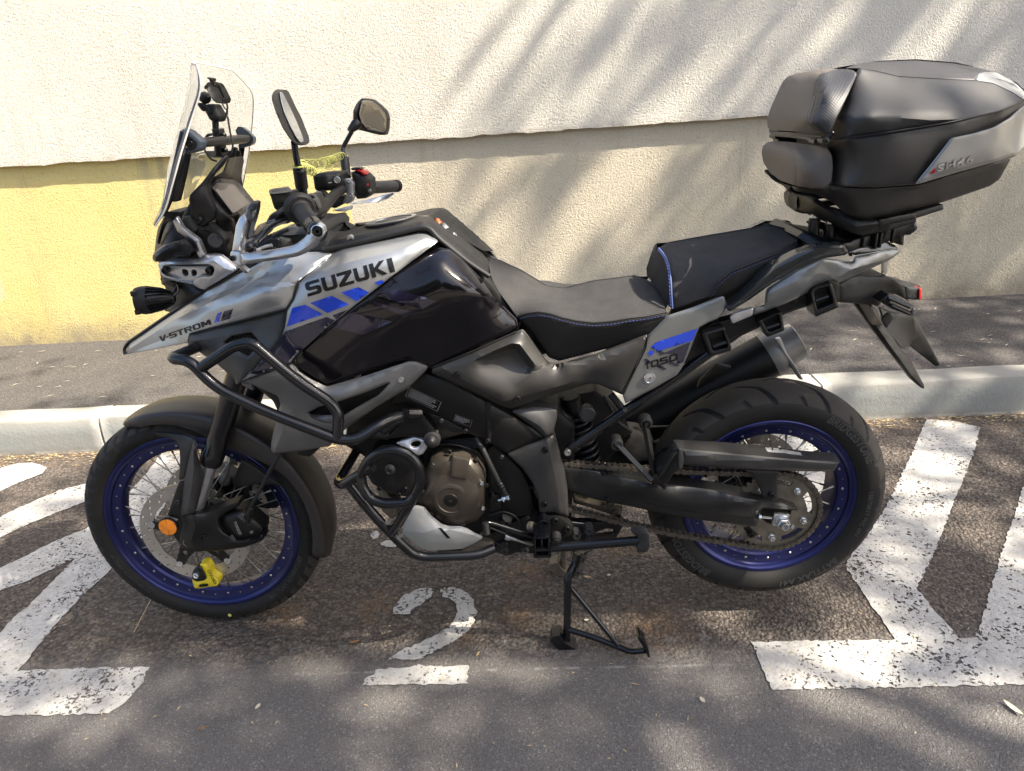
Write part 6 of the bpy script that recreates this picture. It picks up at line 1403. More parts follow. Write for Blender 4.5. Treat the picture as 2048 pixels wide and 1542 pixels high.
bc = P(*Q(16, [(638, 455, -.0)])[0]); turn('mount_ball', bc-np.array([0, 0, .0135]), (0, 0, 1), [(.0135-.0135*math.cos(a), max(.0006, .0135*math.sin(a))) for a in np.linspace(0, PI, 12)], M['blackrub'], pm, 18)
hd = pn('phone_cradle', 'matte', [(16, [(640, 320, -.035), (665, 290, -.035), (720, 280, -.03), (800, 300, .0), (830, 350, .01), (892, 470, .02), (875, 512, .02), (820, 518, .0), (760, 512, -.03), (720, 480, -.04), (660, 380, -.04)])], pm, holes=[(16, [(705, 300), (735, 295), (752, 330), (735, 345)]), (16, [(760, 340), (785, 335), (840, 455), (820, 465)]), (16, [(785, 450), (805, 455), (830, 490), (800, 490)])], th=.014, er=.004)
pn('cradle_claw', 'matte', [(16, [(652, 245, -.03), (670, 233, -.03), (730, 245, -.02), (735, 262, -.02), (722, 290, -.02), (690, 290, -.025), (685, 262, -.03)])], pm, th=.012, er=.003)
pn('cradle_claw', 'satin', [(16, [(625, 345, -.04), (645, 310, -.04), (665, 320, -.04), (660, 360, -.04), (635, 365, -.04)])], pm, th=.012, er=.003)
tube('phone_cable', tw(16, [(868, 510, .0), (880, 560, 0), (862, 640, 0), (880, 660, 0), (912, 860, 0), (938, 940, 0), (925, 1030, 0), (885, 1090, 0)]), .0022, M['blackrub'], pm, fr=.01, n=6)
tube('phone_cable', tw(16, [(820, 515, .0), (850, 570, 0), (878, 590, 0), (872, 640, 0)]), .0018, M['blackrub'], pm, fr=.01, n=6)
tube('phone_cable', tw(16, [(605, 945, -.12), (650, 1040, -.11), (700, 1110, -.1), (760, 1130, -.08)]), .0022, M['blackrub'], pm, fr=.01, n=6)
tube('phone_cable', tw(16, [(650, 880, .06), (670, 850, .06), (710, 845, .05)]), .0035, M['blackrub'], pm, fr=.005, n=6)
# dash
dash = group_part('instrument_panel', P(*Q(1, [(700, 950, 0)])[0]))
pn('dash_hood', 'matte', [(1, [(700, 800, -.08), (735, 705, -.06), (830, 690, .10), (836, 725, .11), (815, 830, .11), (840, 950, .11), (800, 880, .10), (740, 850, .02), (660, 846, -.09), (612, 895, -.10), (640, 830, -.1)])], dash, th=.01, er=.004, creases=[(1, [(730, 830, -.04), (790, 760, .06), (832, 722, .10)])])
pn('dash_wing', 'matte', [(1, [(712, 684, -.09), (728, 698, -.09), (690, 760, -.10), (640, 810, -.115), (603, 880, -.125), (612, 960, -.13), (652, 1060, -.13), (640, 1122, -.13), (560, 1175, -.135), (520, 1130, -.14), (488, 1100, -.14), (470, 985, -.14), (480, 950, -.14), (560, 870, -.13), (640, 765, -.11)])], dash, creases=[(1, [(485, 975, -.148), (600, 850, -.132), (700, 725, -.10)])], th=.012, er=.003)
pn('dash_shell', 'matte', [(1, [(600, 890, -.115), (612, 895, -.11), (650, 985, -.11), (760, 1110, -.105), (800, 1120, -.02), (790, 1170, -.05), (720, 1260, -.1), (650, 1130, -.12), (655, 1060, -.122)])], dash, th=.05, er=.006)
bz = pn('dash_bezel', 'grey2', [(1, [(612, 895, -.105), (662, 846, -.095), (740, 852, .02), (800, 882, .095), (850, 945, .10), (905, 1015, .10), (890, 1040, .09), (805, 1115, -.02), (765, 1105, -.095), (700, 1020, -.10)])], dash, th=.02, er=.003)
pn('dash_display', 'screen', [(1, [(628, 905, -.106), (660, 872, -.098), (770, 880, .02), (845, 950, .09), (890, 1015, .09), (800, 1095, -.025), (768, 1088, -.096), (690, 985, -.102)])], dash, th=.004, er=.001)
pn('display_window', 'screen2' if 'screen2' in M else 'screen', [(1, [(648, 918, -.106), (768, 884, .01), (878, 1012, .08), (770, 1082, -.098)])], dash, th=.004, er=.001)
M['screen2'] = mat('dash_window', (.12, .105, .095), .4, coat=.1, bump=.3, bscale=260, bdist=.0006)
for o_ in bpy.data.objects:
    if o_.name == 'display_window': o_.data.materials.clear(); o_.data.materials.append(M['screen2'])
inner = pn('cockpit_trim', 'matte', [(1, [(420, 1110, -.13), (475, 1010, -.135), (500, 1110, -.135), (560, 1185, -.13), (640, 1130, -.125), (720, 1260, -.12), (760, 1330, -.12), (745, 1385, -.12), (660, 1345, -.125), (590, 1365, -.125), (545, 1290, -.13), (500, 1215, -.135), (440, 1170, -.135)])], dash, th=.05, er=.006)
pn('bracket_flap', 'grey2', [(1, [(425, 1110, -.142), (470, 1095, -.145), (530, 1190, -.145), (495, 1225, -.142), (410, 1165, -.142)])], dash, th=.01, er=.003)
skc = P(*Q(1, [(655, 1265, -.135)])[0])
turn('power_socket', skc, (.25, -1, .15), [(-.02, .014), (.002, .0145), (.003, .0165), (.007, .0165), (.0085, .015), (.0085, .010), (.007, .0095), (.007, .004)], M['grey2'], dash, 28)
pn('socket_hinge', 'matte', [(1, [(560, 1190, -.14), (620, 1150, -.14), (725, 1260, -.14), (720, 1300, -.14), (700, 1300, -.14), (620, 1215, -.14)])], dash, th=.02, er=.004)
bolts(1, [(540, 1125)], .0085, dash, 'satin', -.148)
decal('trim_print', [px2(1, [(548, 1168), (628, 1105), (632, 1112), (552, 1176)])], inner, M['greyprint'], dash, grid=8, fallY=-.15)
# headlamp housing, silver side brackets
hl = pn('headlamp_housing', 'matte', [(13, [(230, 218, -.10), (345, 228, -.11), (320, 300, -.115), (400, 430, -.12), (560, 640, -.12), (620, 720, -.12), (560, 960, -.12), (300, 1010, -.11), (170, 970, -.09), (140, 740, -.08), (98, 640, -.05), (108, 520, -.03), (130, 400, -.02), (180, 300, -.06)])], th=.2, er=.012, bulge=.006)
pn('headlamp_visor', 'matte', [(13, [(150, 700, -.122), (100, 640, -.08), (112, 520, -.05), (135, 400, -.045), (225, 300, -.09), (290, 310, -.12), (345, 430, -.128), (500, 552, -.13), (470, 690, -.128), (300, 700, -.125)])], hl, creases=[(13, [(200, 640, -.135), (210, 450, -.115), (270, 330, -.125)])], th=.01, er=.004)
pn('headlamp_screen_lip', 'matte', [(13, [(228, 222, -.185), (330, 222, -.185), (347, 235, -.18), (280, 320, -.17), (215, 340, -.15), (180, 420, -.12), (140, 560, -.1), (120, 540, -.1), (165, 370, -.14), (195, 290, -.17)])], hl, th=.006, er=.002)
pn('lamp_under', 'matte', [(13, [(150, 900, -.09), (480, 960, -.12), (600, 1020, -.13), (930, 830, -.14), (900, 900, -.14), (560, 1060, -.14), (260, 1250, -.09), (200, 1240, -.06), (210, 1000, -.06)])], hl, th=.1, er=.006)
br = pn('headlamp_bracket', 'alu', [(13, [(130, 752, -.145), (350, 712, -.148), (560, 708, -.150), (618, 662, -.150), (690, 655, -.150), (765, 662, -.150), (850, 725, -.152), (942, 798, -.155), (930, 830, -.155), (760, 930, -.152), (600, 1020, -.15), (560, 1010, -.15), (485, 965, -.148), (352, 942, -.145), (250, 925, -.145), (195, 905, -.145), (160, 850, -.145)])],
        holes=[(13, [(178, 810), (195, 775), (240, 765), (450, 762), (650, 762), (700, 785), (712, 830), (690, 875), (640, 890), (600, 880), (520, 900), (480, 960), (470, 945), (355, 935), (345, 915), (270, 890), (210, 870), (185, 850)])],
        creases=[(13, [(260, 740, -.156), (580, 722, -.160), (690, 712, -.160), (820, 805, -.162), (905, 835, -.160)])], th=.012, er=.004, mirror=True)
pn('bracket_inset', 'blueinset' if 'blueinset' in M else 'alu', [(13, [(190, 780, -.135), (700, 775, -.135), (715, 850, -.135), (640, 890, -.135), (540, 895, -.135), (480, 958, -.135), (350, 938, -.135), (270, 890, -.135), (190, 860, -.135)])], br, holes=[(13, [(380, 820), (400, 808), (438, 825), (445, 865), (425, 885), (400, 870), (385, 850)]), (13, [(475, 825), (500, 812), (530, 830), (530, 870), (500, 885), (480, 865)])], th=.01, er=.002)
for u, v in ((212, 822), (660, 822)): turn('bracket_bolt', P(*Q(13, [(u, v, -.145)])[0]), (0, -1, 0), [(-.01, .0075), (.002, .0085), (.007, .0075), (.008, .005), (.004, .0045)], M['satin'], br, 18)
pn('bracket_arm', 'alu', [(13, [(284, 312, -.155), (322, 272, -.16), (345, 300, -.16), (392, 385, -.158), (480, 450, -.156), (560, 510, -.155), (595, 600, -.153), (618, 660, -.152), (565, 705, -.152), (540, 670, -.150), (510, 575, -.150), (495, 550, -.150), (420, 490, -.152), (338, 428, -.154), (310, 370, -.155)])], br, creases=[(13, [(305, 300, -.166), (365, 410, -.166), (525, 530, -.164), (580, 680, -.160)])], th=.01, er=.003, mirror=True)
fi = pn('front_indicator', 'satin', [(13, [(82, 690, -.20), (85, 650, -.20), (130, 605, -.20), (190, 565, -.2), (310, 530, -.19), (360, 512, -.18), (440, 525, -.175), (495, 575, -.17), (500, 620, -.17), (480, 650, -.17), (400, 682, -.18), (330, 672, -.19), (290, 705, -.195), (200, 730, -.20), (100, 738, -.20)])], creases=[(13, [(110, 690, -.212), (200, 620, -.212), (330, 560, -.2), (430, 560, -.185)])], th=.036, er=.008)
pn('lens', 'lens', [(13, [(74, 690, -.202), (82, 655, -.202), (98, 690, -.203), (105, 735, -.202), (85, 728, -.202)])], fi, th=.034, er=.003)
# finned auxiliary lamp
a0_, a1_ = P(*Q(2, [(150, 415, -.15)])[0]), P(*Q(2, [(410, 395, -.13)])[0]); da = a1_-a0_; La = np.linalg.norm(da); d_, u_, v_ = frame(da)
al_ = turn('auxiliary_lamp', a0_, da, [(0, .026), (.0, .030), (.014, .0335), (.028, .0325), (.030, .026), (La*.80, .017), (La, .010)], M['matte'], bike, 24)
for k in range(18):
    a = 2*PI*k/18; r_ = u_*math.cos(a)+v_*math.sin(a); t_ = np.cross(d_, r_)
    V = []
    for s_x, r0, r1 in ((.024, .024, .0335), (La*.35, .020, .0325), (La*.7, .014, .026), (La*.95, .008, .015)):
        for w__ in (-1, 1):
            V += [a0_+d_*s_x+r_*r0+t_*.0011*w__, a0_+d_*s_x+r_*r1+t_*.0009*w__+t_*.003*math.sin(s_x*60)]
    F = []
    for i in range(3):
        b_ = i*4; F += [(b_, b_+1, b_+5, b_+4), (b_+2, b_+6, b_+7, b_+3), (b_+1, b_+3, b_+7, b_+5), (b_, b_+4, b_+6, b_+2)]
    F += [(0, 2, 3, 1), (12, 13, 15, 14)]
    mk('cooling_fin', V, F, M['satin'], al_, 0)
for k in range(4):
    a = PI/4+k*PI/2; r_ = u_*math.cos(a)+v_*math.sin(a); box('lamp_tab', a0_+d_*.004+r_*.031, (.012, .012, .012), M['matte'], al_, None, .002)
turn('lens', a0_-d_*.001, d_, [(0, .025), (.002, .025)], M['lens'], al_, 24)
rod('lamp_stay', a0_+da*.9, P(*Q(2, [(440, 300, -.10)])[0]), .006, M['satin'], al_, 10)
tube('lamp_wire', tw(2, [(400, 380, -.14), (440, 350, -.13), (425, 290, -.12), (380, 280, -.12)]), .0028, M['satin'], al_, fr=.01, n=6)
m2_ = mirrored(al_, bike)
# handlebar
hb = group_part('handlebar', P(*Q(14, [(940, 480, 0)])[0]))
be = P(*Q(14, [(888, 678, -.435)])[0]); gi = P(*Q(14, [(722, 452, -.325)])[0])
fe = P(*Q(14, [(1690, 215, .425)])[0]); fg = P(*Q(14, [(1450, 232, .32)])[0])
tube('bar_tube', [be, gi, P(*Q(14, [(800, 470, -.20)])[0]), P(*Q(14, [(900, 520, -.10)])[0]), P(*Q(14, [(930, 480, -.06)])[0]), P(*Q(14, [(1080, 285, .10)])[0]), P(*Q(14, [(1180, 228, .19)])[0]), fg, fe], .0125, M['matte'], hb, fr=.05, n=18)
gd = gi-be; gL = np.linalg.norm(gd)
prof = [(0, .0155), (.002, .0165)]
for k in range(1, 26): prof.append((.004+k*(gL-.02)/26, .0165+(.0007 if k % 2 else 0)))
prof += [(gL-.012, .0168), (gL-.010, .0205), (gL-.002, .0205)]
turn('grip', be, gd, prof, M['blackrub'], hb, 24)
rg = np.linspace(.028, .055, 6)
turn('grip_band', be+gd/gL*.006, gd, [(0, .0165), (.001, .0178), (.026, .0178), (.027, .0165)], M['bar'], hb, 28)
turn('bar_end_ring', be-gd/gL*.012, gd, [(0, .012), (.0, .0165), (.004, .0185), (.013, .0185), (.014, .016)], M['bar'], hb, 28)
# switch block, near
sb = pn('switch_block', 'matte', [(14, [(600, 400, -.29), (612, 350, -.29), (690, 310, -.28), (760, 330, -.28), (800, 300, -.285), (860, 300, -.28), (905, 370, -.27), (925, 450, -.27), (920, 500, -.28), (850, 560, -.30), (760, 640, -.31), (690, 640, -.31), (640, 560, -.31), (610, 480, -.30)])], hb, th=.05, er=.01, bulge=.005)
pn('switch_top', 'grey2', [(14, [(750, 335, -.295), (800, 292, -.29), (850, 300, -.288), (905, 365, -.28), (925, 450, -.28), (900, 440, -.292), (870, 370, -.296), (800, 340, -.30)])], sb, th=.012, er=.003)
pn('switch_button', 'satin', [(14, [(812, 305, -.298), (845, 305, -.298), (870, 335, -.296), (840, 340, -.298)])], sb, th=.006, er=.003)
decal('switch_mark', [px2(14, [(635, 350), (650, 345), (655, 360), (640, 366)]), px2(14, [(660, 345), (674, 340), (678, 352), (664, 358)])], sb, M['whiteprint'], sb, grid=8)
turn('grip_flange', gi, gd, [(-.004, .026), (0, .030), (.006, .032), (.012, .028)], M['blackrub'], hb, 28)
pn('lever_bracket', 'satin', [(14, [(380, 560, -.32), (420, 500, -.32), (520, 440, -.31), (600, 400, -.30), (640, 560, -.31), (600, 600, -.31), (480, 610, -.32), (370, 600, -.32)])], hb, th=.03, er=.005, bulge=.003)
tube('clutch_lever', tw(14, [(205, 840, -.43), (260, 790, -.425), (330, 710, -.40), (420, 620, -.36), (560, 560, -.32)]), .006, M['bar'], hb, fr=.02, n=12)
lb = P(*Q(14, [(203, 842, -.43)])[0]); turn('lever_ball', lb-np.array([0, 0, .0105]), (0, 0, 1), [(.0105-.0105*math.cos(a), max(.0005, .0105*math.sin(a))) for a in np.linspace(0, PI, 12)], M['gloss'], hb, 20)
pn('lever_adjuster', 'satin', [(14, [(390, 530, -.335), (450, 490, -.335), (570, 440, -.325), (590, 480, -.325), (480, 540, -.335), (420, 570, -.335)])], hb, th=.015, er=.004)
pn('adjuster_face', 'bluegrey', [(14, [(350, 590, -.345), (440, 555, -.345), (455, 585, -.345), (380, 605, -.345)])], hb, th=.008, er=.002)
# silver hand guard
hgd = pn('hand_guard_bar', 'alu', [(14, [(880, 605, -.452), (910, 590, -.452), (960, 625, -.452), (975, 680, -.452), (950, 735, -.452), (860, 850, -.450), (790, 895, -.448), (700, 935, -.445), (560, 960, -.435), (380, 985, -.42), (120, 1025, -.40), (100, 905, -.40), (300, 890, -.415), (450, 870, -.43), (620, 835, -.44), (690, 800, -.445), (760, 745, -.45), (820, 670, -.452)])], hb, creases=[(14, [(120, 980, -.408), (480, 940, -.436), (700, 890, -.452), (800, 830, -.456), (900, 720, -.458)])], th=.012, er=.005)
bc_ = P(*Q(14, [(895, 680, -.460)])[0])
turn('bar_end_cup', bc_, (0, -1, 0), [(-.002, .0118), (.0015, .0118), (.002, .0105), (-.002, .0085), (-.002, .006), (0, .0055), (0, .003), (-.003, .0025)], M['chrome'], hgd, 24)
turn('bar_end_bolt', bc_+np.array([0, .0, 0]), (0, -1, 0), [(-.003, .0080), (.0, .0078), (.001, .006), (.001, .003), (-.002, .0028)], M['satin'], hgd, 16)
cl_ = pn('hand_guard_clamp', 'alu', [(14, [(0, 900, -.39), (25, 870, -.39), (110, 890, -.40), (122, 1030, -.40), (85, 1035, -.40), (15, 990, -.39)])], hgd, th=.02, er=.004)
turn('bolt', P(*Q(14, [(28, 955, -.393)])[0]), (-.2, -1, 0), [(0, .0055), (.004, .005), (.0045, .003), (.002, .0025)], M['satin'], hgd, 14)
pn('hand_guard_stub', 'alu', [(14, [(60, 1030, -.39), (110, 1030, -.395), (160, 1070, -.39), (190, 1105, -.38), (150, 1110, -.38), (100, 1060, -.39)])], hgd, th=.015, er=.003)
pn('hand_guard_blade', 'alu', [(14, [(20, 885, -.392), (60, 620, -.392), (100, 535, -.392), (150, 495, -.392), (190, 560, -.39), (185, 660, -.39), (110, 895, -.395)])], hgd, creases=[(14, [(90, 880, -.402), (130, 640, -.402), (160, 560, -.398)])], th=.01, er=.004)
sp_ = pn('hand_guard_spoiler', 'gloss2', [(14, [(160, 520, -.385), (170, 440, -.385), (215, 385, -.38), (262, 362, -.375), (298, 372, -.372), (296, 440, -.372), (265, 560, -.375), (190, 770, -.385), (165, 760, -.388), (195, 600, -.388)])], hgd, creases=[(14, [(190, 730, -.395), (225, 560, -.394), (235, 400, -.388)])], th=.008, er=.003)
pn('spoiler_tip', 'satin', [(14, [(265, 368, -.37), (300, 370, -.37), (292, 385, -.37), (270, 380, -.37)])], hgd, th=.006, er=.002)
# far side: grip, switch block, clamp, reservoir, guard
gd2 = fg-fe; gl2 = np.linalg.norm(gd2)
turn('grip', fe, gd2, [(0, .0155)]+[(.004+k*(gl2-.008)/22, .0168+(.0008 if k % 2 else 0)) for k in range(23)]+[(gl2, .0165)], M['grey2'], hb, 22)
turn('bar_end_ring', fe-gd2/gl2*.014, gd2, [(0, .014), (.002, .0185), (.014, .0185), (.016, .016)], M['satin'], hb, 24)
sw2 = pn('switch_block', 'matte', [(14, [(1235, 75, .21), (1300, 55, .215), (1390, 95, .22), (1440, 150, .225), (1450, 290, .225), (1400, 340, .225), (1300, 350, .22), (1275, 300, .21), (1260, 180, .21)])], hb, th=.06, er=.01, bulge=.004)
pn('engine_stop_switch', 'red', [(14, [(1270, 55, .205), (1330, 48, .205), (1395, 65, .21), (1405, 100, .21), (1360, 108, .205), (1340, 75, .205)])], sw2, th=.03, er=.004)
pn('switch_cap', 'satin', [(14, [(1240, 30, .21), (1300, 22, .21), (1355, 35, .21), (1340, 50, .21), (1240, 55, .21)])], sw2, th=.03, er=.004)
decal('hazard_mark', [px2(14, [(1398, 210), (1412, 178), (1426, 208)])], sw2, M['red'], sw2, grid=10)
bolt(P(*Q(14, [(1430, 262, .218)])[0]), .0045, sw2, m='steel')
clm = pn('bar_clamp', 'alu', [(14, [(1142, 165, .165), (1170, 140, .165), (1225, 142, .165), (1262, 175, .165), (1258, 260, .165), (1270, 330, .165), (1250, 375, .165), (1205, 400, .165), (1180, 395, .165), (1190, 300, .165), (1180, 200, .165)])], hb, th=.02, er=.004)
for u, v in ((1222, 165), (1245, 305)): bolt(P(*Q(14, [(u, v, .163)])[0]), .0052, clm, m='chrome')
for u, v in ((1255, 170), (1275, 300)): bolt(P(*Q(14, [(u, v, .18)])[0]), .0052, clm, m='satin')
rs2 = pn('brake_reservoir', 'matte', [(14, [(848, 100, .12), (930, 80, .12), (1135, 68, .14), (1150, 110, .14), (1148, 240, .14), (1100, 262, .13), (900, 265, .12), (870, 250, .12)])], hb, creases=[(14, [(860, 125, .114), (980, 115, .114), (1140, 110, .13)]), (14, [(985, 90, .112), (990, 255, .112)])], th=.06, er=.005)
turn('sight_glass', P(*Q(14, [(1097, 152, .118)])[0]), (.2, -1, 0), [(-.004, .0085), (.003, .0085), (.0035, .007), (.001, .006), (.001, .002)], M['steel'], rs2, 20)
decal('reservoir_print', [px2(14, [(1010, 178), (1045, 172), (1045, 182), (1010, 188)])], rs2, M['whiteprint'], rs2, grid=10)
rs1 = pn('clutch_reservoir', 'matte', [(14, [(398, 285, -.26), (432, 290, -.26), (625, 266, -.24), (636, 330, -.24), (630, 400, -.24), (560, 440, -.25), (490, 472, -.25), (455, 445, -.255), (435, 390, -.26), (420, 330, -.26)])], hb, th=.05, er=.005)
lid_ = pn('reservoir_lid', 'grey2', [(14, [(396, 258, -.265), (430, 242, -.24), (590, 222, -.21), (626, 262, -.245), (632, 275, -.248), (430, 300, -.266), (400, 290, -.266)])], rs1, th=.006, er=.002)
decal('lid_print', [px2(14, [(425+k*23, 256-k*3.4), (440+k*23, 254-k*3.4), (448+k*23, 274-k*3.4), (433+k*23, 276-k*3.4)]) for k in range(7)], lid_, M['print'], lid_, grid=12)
pn('far_hand_guard', 'alu', [(14, [(1210, 395, .36), (1300, 375, .38), (1400, 355, .42), (1560, 310, .44), (1680, 278, .44), (1675, 300, .44), (1610, 350, .44), (1500, 385, .42), (1330, 395, .38), (1240, 400, .36)])], hb, th=.012, er=.003)
pn('far_guard_bracket', 'whiteb' if 'whiteb' in M else 'alu', [(14, [(1040, 462, .24), (1170, 430, .25), (1250, 410, .26), (1248, 455, .26), (1180, 478, .25), (1110, 476, .24)])], hb, th=.01, er=.003)
pn('brake_lever_bracket', 'satin', [(14, [(890, 290, .15), (900, 262, .15), (940, 262, .15), (1000, 330, .16), (1120, 300, .18), (1180, 320, .18), (1160, 400, .18), (1080, 445, .17), (980, 420, .16), (900, 330, .15)])], hb, th=.03, er=.006)
turn('banjo_fitting', P(*Q(14, [(915, 295, .13)])[0]), (0, -1, .2), [(0, .009), (.004, .009), (.004, .006), (.008, .006), (.009, .003)], M['steel'], hb, 12)
# mirrors
mr = group_part('mirror', P(*Q(1, [(1150, 420, -.40)])[0]))
hz = lambda u, v: -.43+.0008*(u-(1050+(v-240)*.44))
hous = pn('mirror_housing', 'satin', [(1, [(u, v, hz(u, v)) for u, v in ((1034, 300), (1040, 262), (1060, 238), (1085, 230), (1108, 242), (1150, 330), (1205, 440), (1252, 560), (1258, 600), (1235, 620), (1200, 612), (1160, 575), (1110, 500), (1062, 390))])], mr, th=.032, er=.005, bulge=.002, bs=15)
pn('mirror_glass', 'mirror', [(1, [(u, v, hz(u, v)-.010) for (u, v) in [(1090, 250), (1106, 256), (1150, 345), (1200, 452), (1246, 565), (1248, 590), (1236, 598), (1215, 580), (1170, 500), (1125, 400), (1097, 300)]])], mr, th=.004, er=.0008, round_=2, front=lambda x, y: hz((x-240)*3.4133, (y-110)*3.4133)-.010)
for o_ in list(bpy.data.objects):
    pass
tube('mirror_stem', tw(1, [(1190, 595, -.40), (1200, 680, -.36), (1218, 770, -.33)]), .0062, M['bar'], mr, fr=.02, n=12)
rod('stem_sleeve', P(*Q(1, [(1222, 765, -.325)])[0]), P(*Q(1, [(1243, 912, -.30)])[0]), .0125, M['matte'], mr, 20, .3)
rod('stem_nut', P(*Q(1, [(1245, 915, -.30)])[0]), P(*Q(1, [(1250, 955, -.295)])[0]), .0095, M['satin'], mr, 12)
mr2 = group_part('mirror', P(*Q(1, [(1710, 420, .40)])[0]))
h2 = lambda u, v: .33+.12*((u-1590)/240)
pn('mirror_housing', 'satin', [(1, [(u, v, h2(u, v)) for u, v in ((1590, 440), (1592, 380), (1615, 330), (1648, 294), (1690, 296), (1725, 302), (1775, 340), (1815, 380), (1830, 425), (1828, 500), (1815, 545), (1780, 548), (1700, 530), (1630, 512), (1600, 470))])], mr2, th=.03, er=.008, bulge=.004, bs=12)
M['mirrordk'] = mat('dim_reflection_glass', (.30, .29, .27), .06, 1.0)  # dull reflection of the sunlit wall put into the mirror colour
pn('mirror_glass', 'mirrordk', [(1, [(u, v, h2(u, v)-.008) for u, v in ((1630, 400), (1650, 318), (1670, 306), (1720, 312), (1770, 350), (1805, 388), (1820, 425), (1818, 490), (1805, 530), (1700, 512), (1650, 470))])], mr2, th=.003, er=.0008, front=lambda x, y: h2((x-240)*3.4133, 0)-.010)
turn('stem_joint', P(*Q(1, [(1615, 470, .34)])[0]), P(*Q(1, [(1585, 500, .33)])[0])-P(*Q(1, [(1615, 470, .34)])[0]), [(-.006, .014), (.004, .015), (.012, .013), (.03, .008)], M['satin'], mr2, 18)
tube('mirror_stem', tw(1, [(1600, 490, .335), (1522, 630, .33), (1520, 660, .325), (1535, 710, .32)]), .0062, M['bar'], mr2, fr=.02, n=12)
rod('stem_sleeve', P(*Q(1, [(1532, 700, .32)])[0]), P(*Q(1, [(1548, 842, .28)])[0]), .0125, M['matte'], mr2, 20, .3)
# head of the steering, cables and the clutter between dash and tank
st = pn('top_yoke', 'grey2', [(14, [(440, 720, -.12), (520, 660, -.12), (640, 630, -.12), (790, 640, -.12), (900, 620, -.1), (960, 690, -.08), (940, 780, -.1), (800, 720, -.13), (560, 730, -.14)])], th=.24, er=.008)
pn('yoke_block', 'castal', [(14, [(220, 880, -.12), (260, 800, -.12), (420, 700, -.12), (560, 730, -.13), (800, 700, -.13), (960, 760, -.12), (960, 880, -.12), (600, 900, -.13)])], st, th=.22, er=.008)
pn('fork_cap_shroud', 'grey2', [(14, [(485, 760, -.15), (510, 735, -.15), (600, 760, -.15), (640, 850, -.15), (600, 880, -.15), (490, 880, -.15)])], st, th=.05, er=.01)
pn('ignition_cover', 'dust', [(14, [(230, 720, -.10), (290, 610, -.09), (350, 610, -.08), (370, 690, -.08), (300, 760, -.09)])], st, th=.05, er=.006)
M['white'] = mat('white_connector', (.55, .52, .48), .5)
for pts, r_, mm in (([(290, 865), (340, 840), (430, 820)], .004, 'white'), ([(330, 880), (400, 850), (480, 860)], .003, 'satin'), ([(260, 880), (300, 830), (420, 760), (480, 770)], .0035, 'satin'), ([(420, 760), (470, 745), (500, 770)], .003, 'grey2'), ([(280, 870), (320, 870)], .006, 'white'), ([(600, 660), (500, 700), (440, 740)], .004, 'satin'), ([(560, 330), (620, 345)], .0012, 'satin')):
    tube('cable', tw(14, [(u, v, -.165) for u, v in pts]), r_, M[mm], st, fr=.01, n=8)
pn('tank_front_cover', 'matte', [(14, [(800, 885, -.14), (900, 750, -.12), (960, 690, -.1), (1180, 690, -.03), (1150, 720, -.08), (1010, 820, -.14), (940, 878, -.15)])], ttop, th=.02, er=.004, mirror=True)
pn('fairing_inner', 'matte', [(13, [(560, 700, -.11), (800, 640, -.11), (1000, 620, -.11), (1250, 600, -.11), (1640, 620, -.11), (1800, 600, -.1), (1700, 700, -.13), (1300, 750, -.13), (1000, 850, -.13), (930, 860, -.13), (800, 760, -.13)])], th=.22, er=.006)
# ------------------------------------------------------------------ luggage box on the rack
M['badge'] = mat('raised_badge', (.42, .425, .42), .35, .5)
case = thing('top_case', 'dark grey hard luggage box with silver trim, mounted on the tail rack', 'luggage box', tuple(P(*Q(9, [(700, 1345, 0)])[0])))
def cp(name, m, ol, parent=None, **k): return pn(name, m, [(9, ol)], parent or case, **{kk: ([(9, l) for l in v] if kk in ('creases', 'holes') else v) for kk, v in k.items()})
core = cp('case_core', 'casebl', [(640, 500, -.15), (860, 240, -.13), (1500, 240, -.10), (1860, 380, -.08), (1880, 600, -.08), (1750, 850, -.08), (1350, 1080, -.13), (850, 1180, -.14), (660, 1080, -.13), (640, 960, -.13)], th=.26, er=.02, grid=16)
base = cp('case_base', 'casebl', [(562, 720, -.165), (565, 702, -.165), (600, 684, -.200), (700, 670, -.250), (1000, 630, -.270), (1480, 550, -.262), (1800, 473, -.222), (1957, 407, -.135), (1985, 430, -.09), (1990, 560, -.05), (1965, 730, -.06), (1900, 800, -.13), (1760, 842, -.19), (1500, 912, -.238), (1200, 1000, -.256), (900, 1022, -.258), (700, 1018, -.248), (575, 1004, -.185), (592, 930, -.190), (588, 860, -.190), (570, 780, -.170)], mirror=True, th=.006, er=.004, bulge=.006, bs=60)
tub = cp('case_tub', 'casebl', [(300, 1012, .0), (330, 1050, -.02), (480, 1072, -.10), (600, 1130, -.15), (690, 1215, -.175), (760, 1245, -.178), (830, 1252, -.178), (1000, 1224, -.175), (1380, 1128, -.15), (1720, 1012, -.10), (1790, 962, -.10), (1872, 815, -.135), (1760, 848, -.18), (1500, 920, -.228), (1200, 1004, -.246), (900, 1026, -.248), (700, 1022, -.240), (575, 1010, -.22), (460, 1035, -.16), (355, 1025, -.10)],
         creases=[(560, 1035, -.215), (900, 1062, -.238), (1200, 1040, -.232), (1840, 860, -.13)] and [[(560, 1035, -.222), (900, 1060, -.243), (1200, 1038, -.238), (1840, 862, -.135)]], mirror=True, th=.006, er=.005, bulge=.010, bs=60)
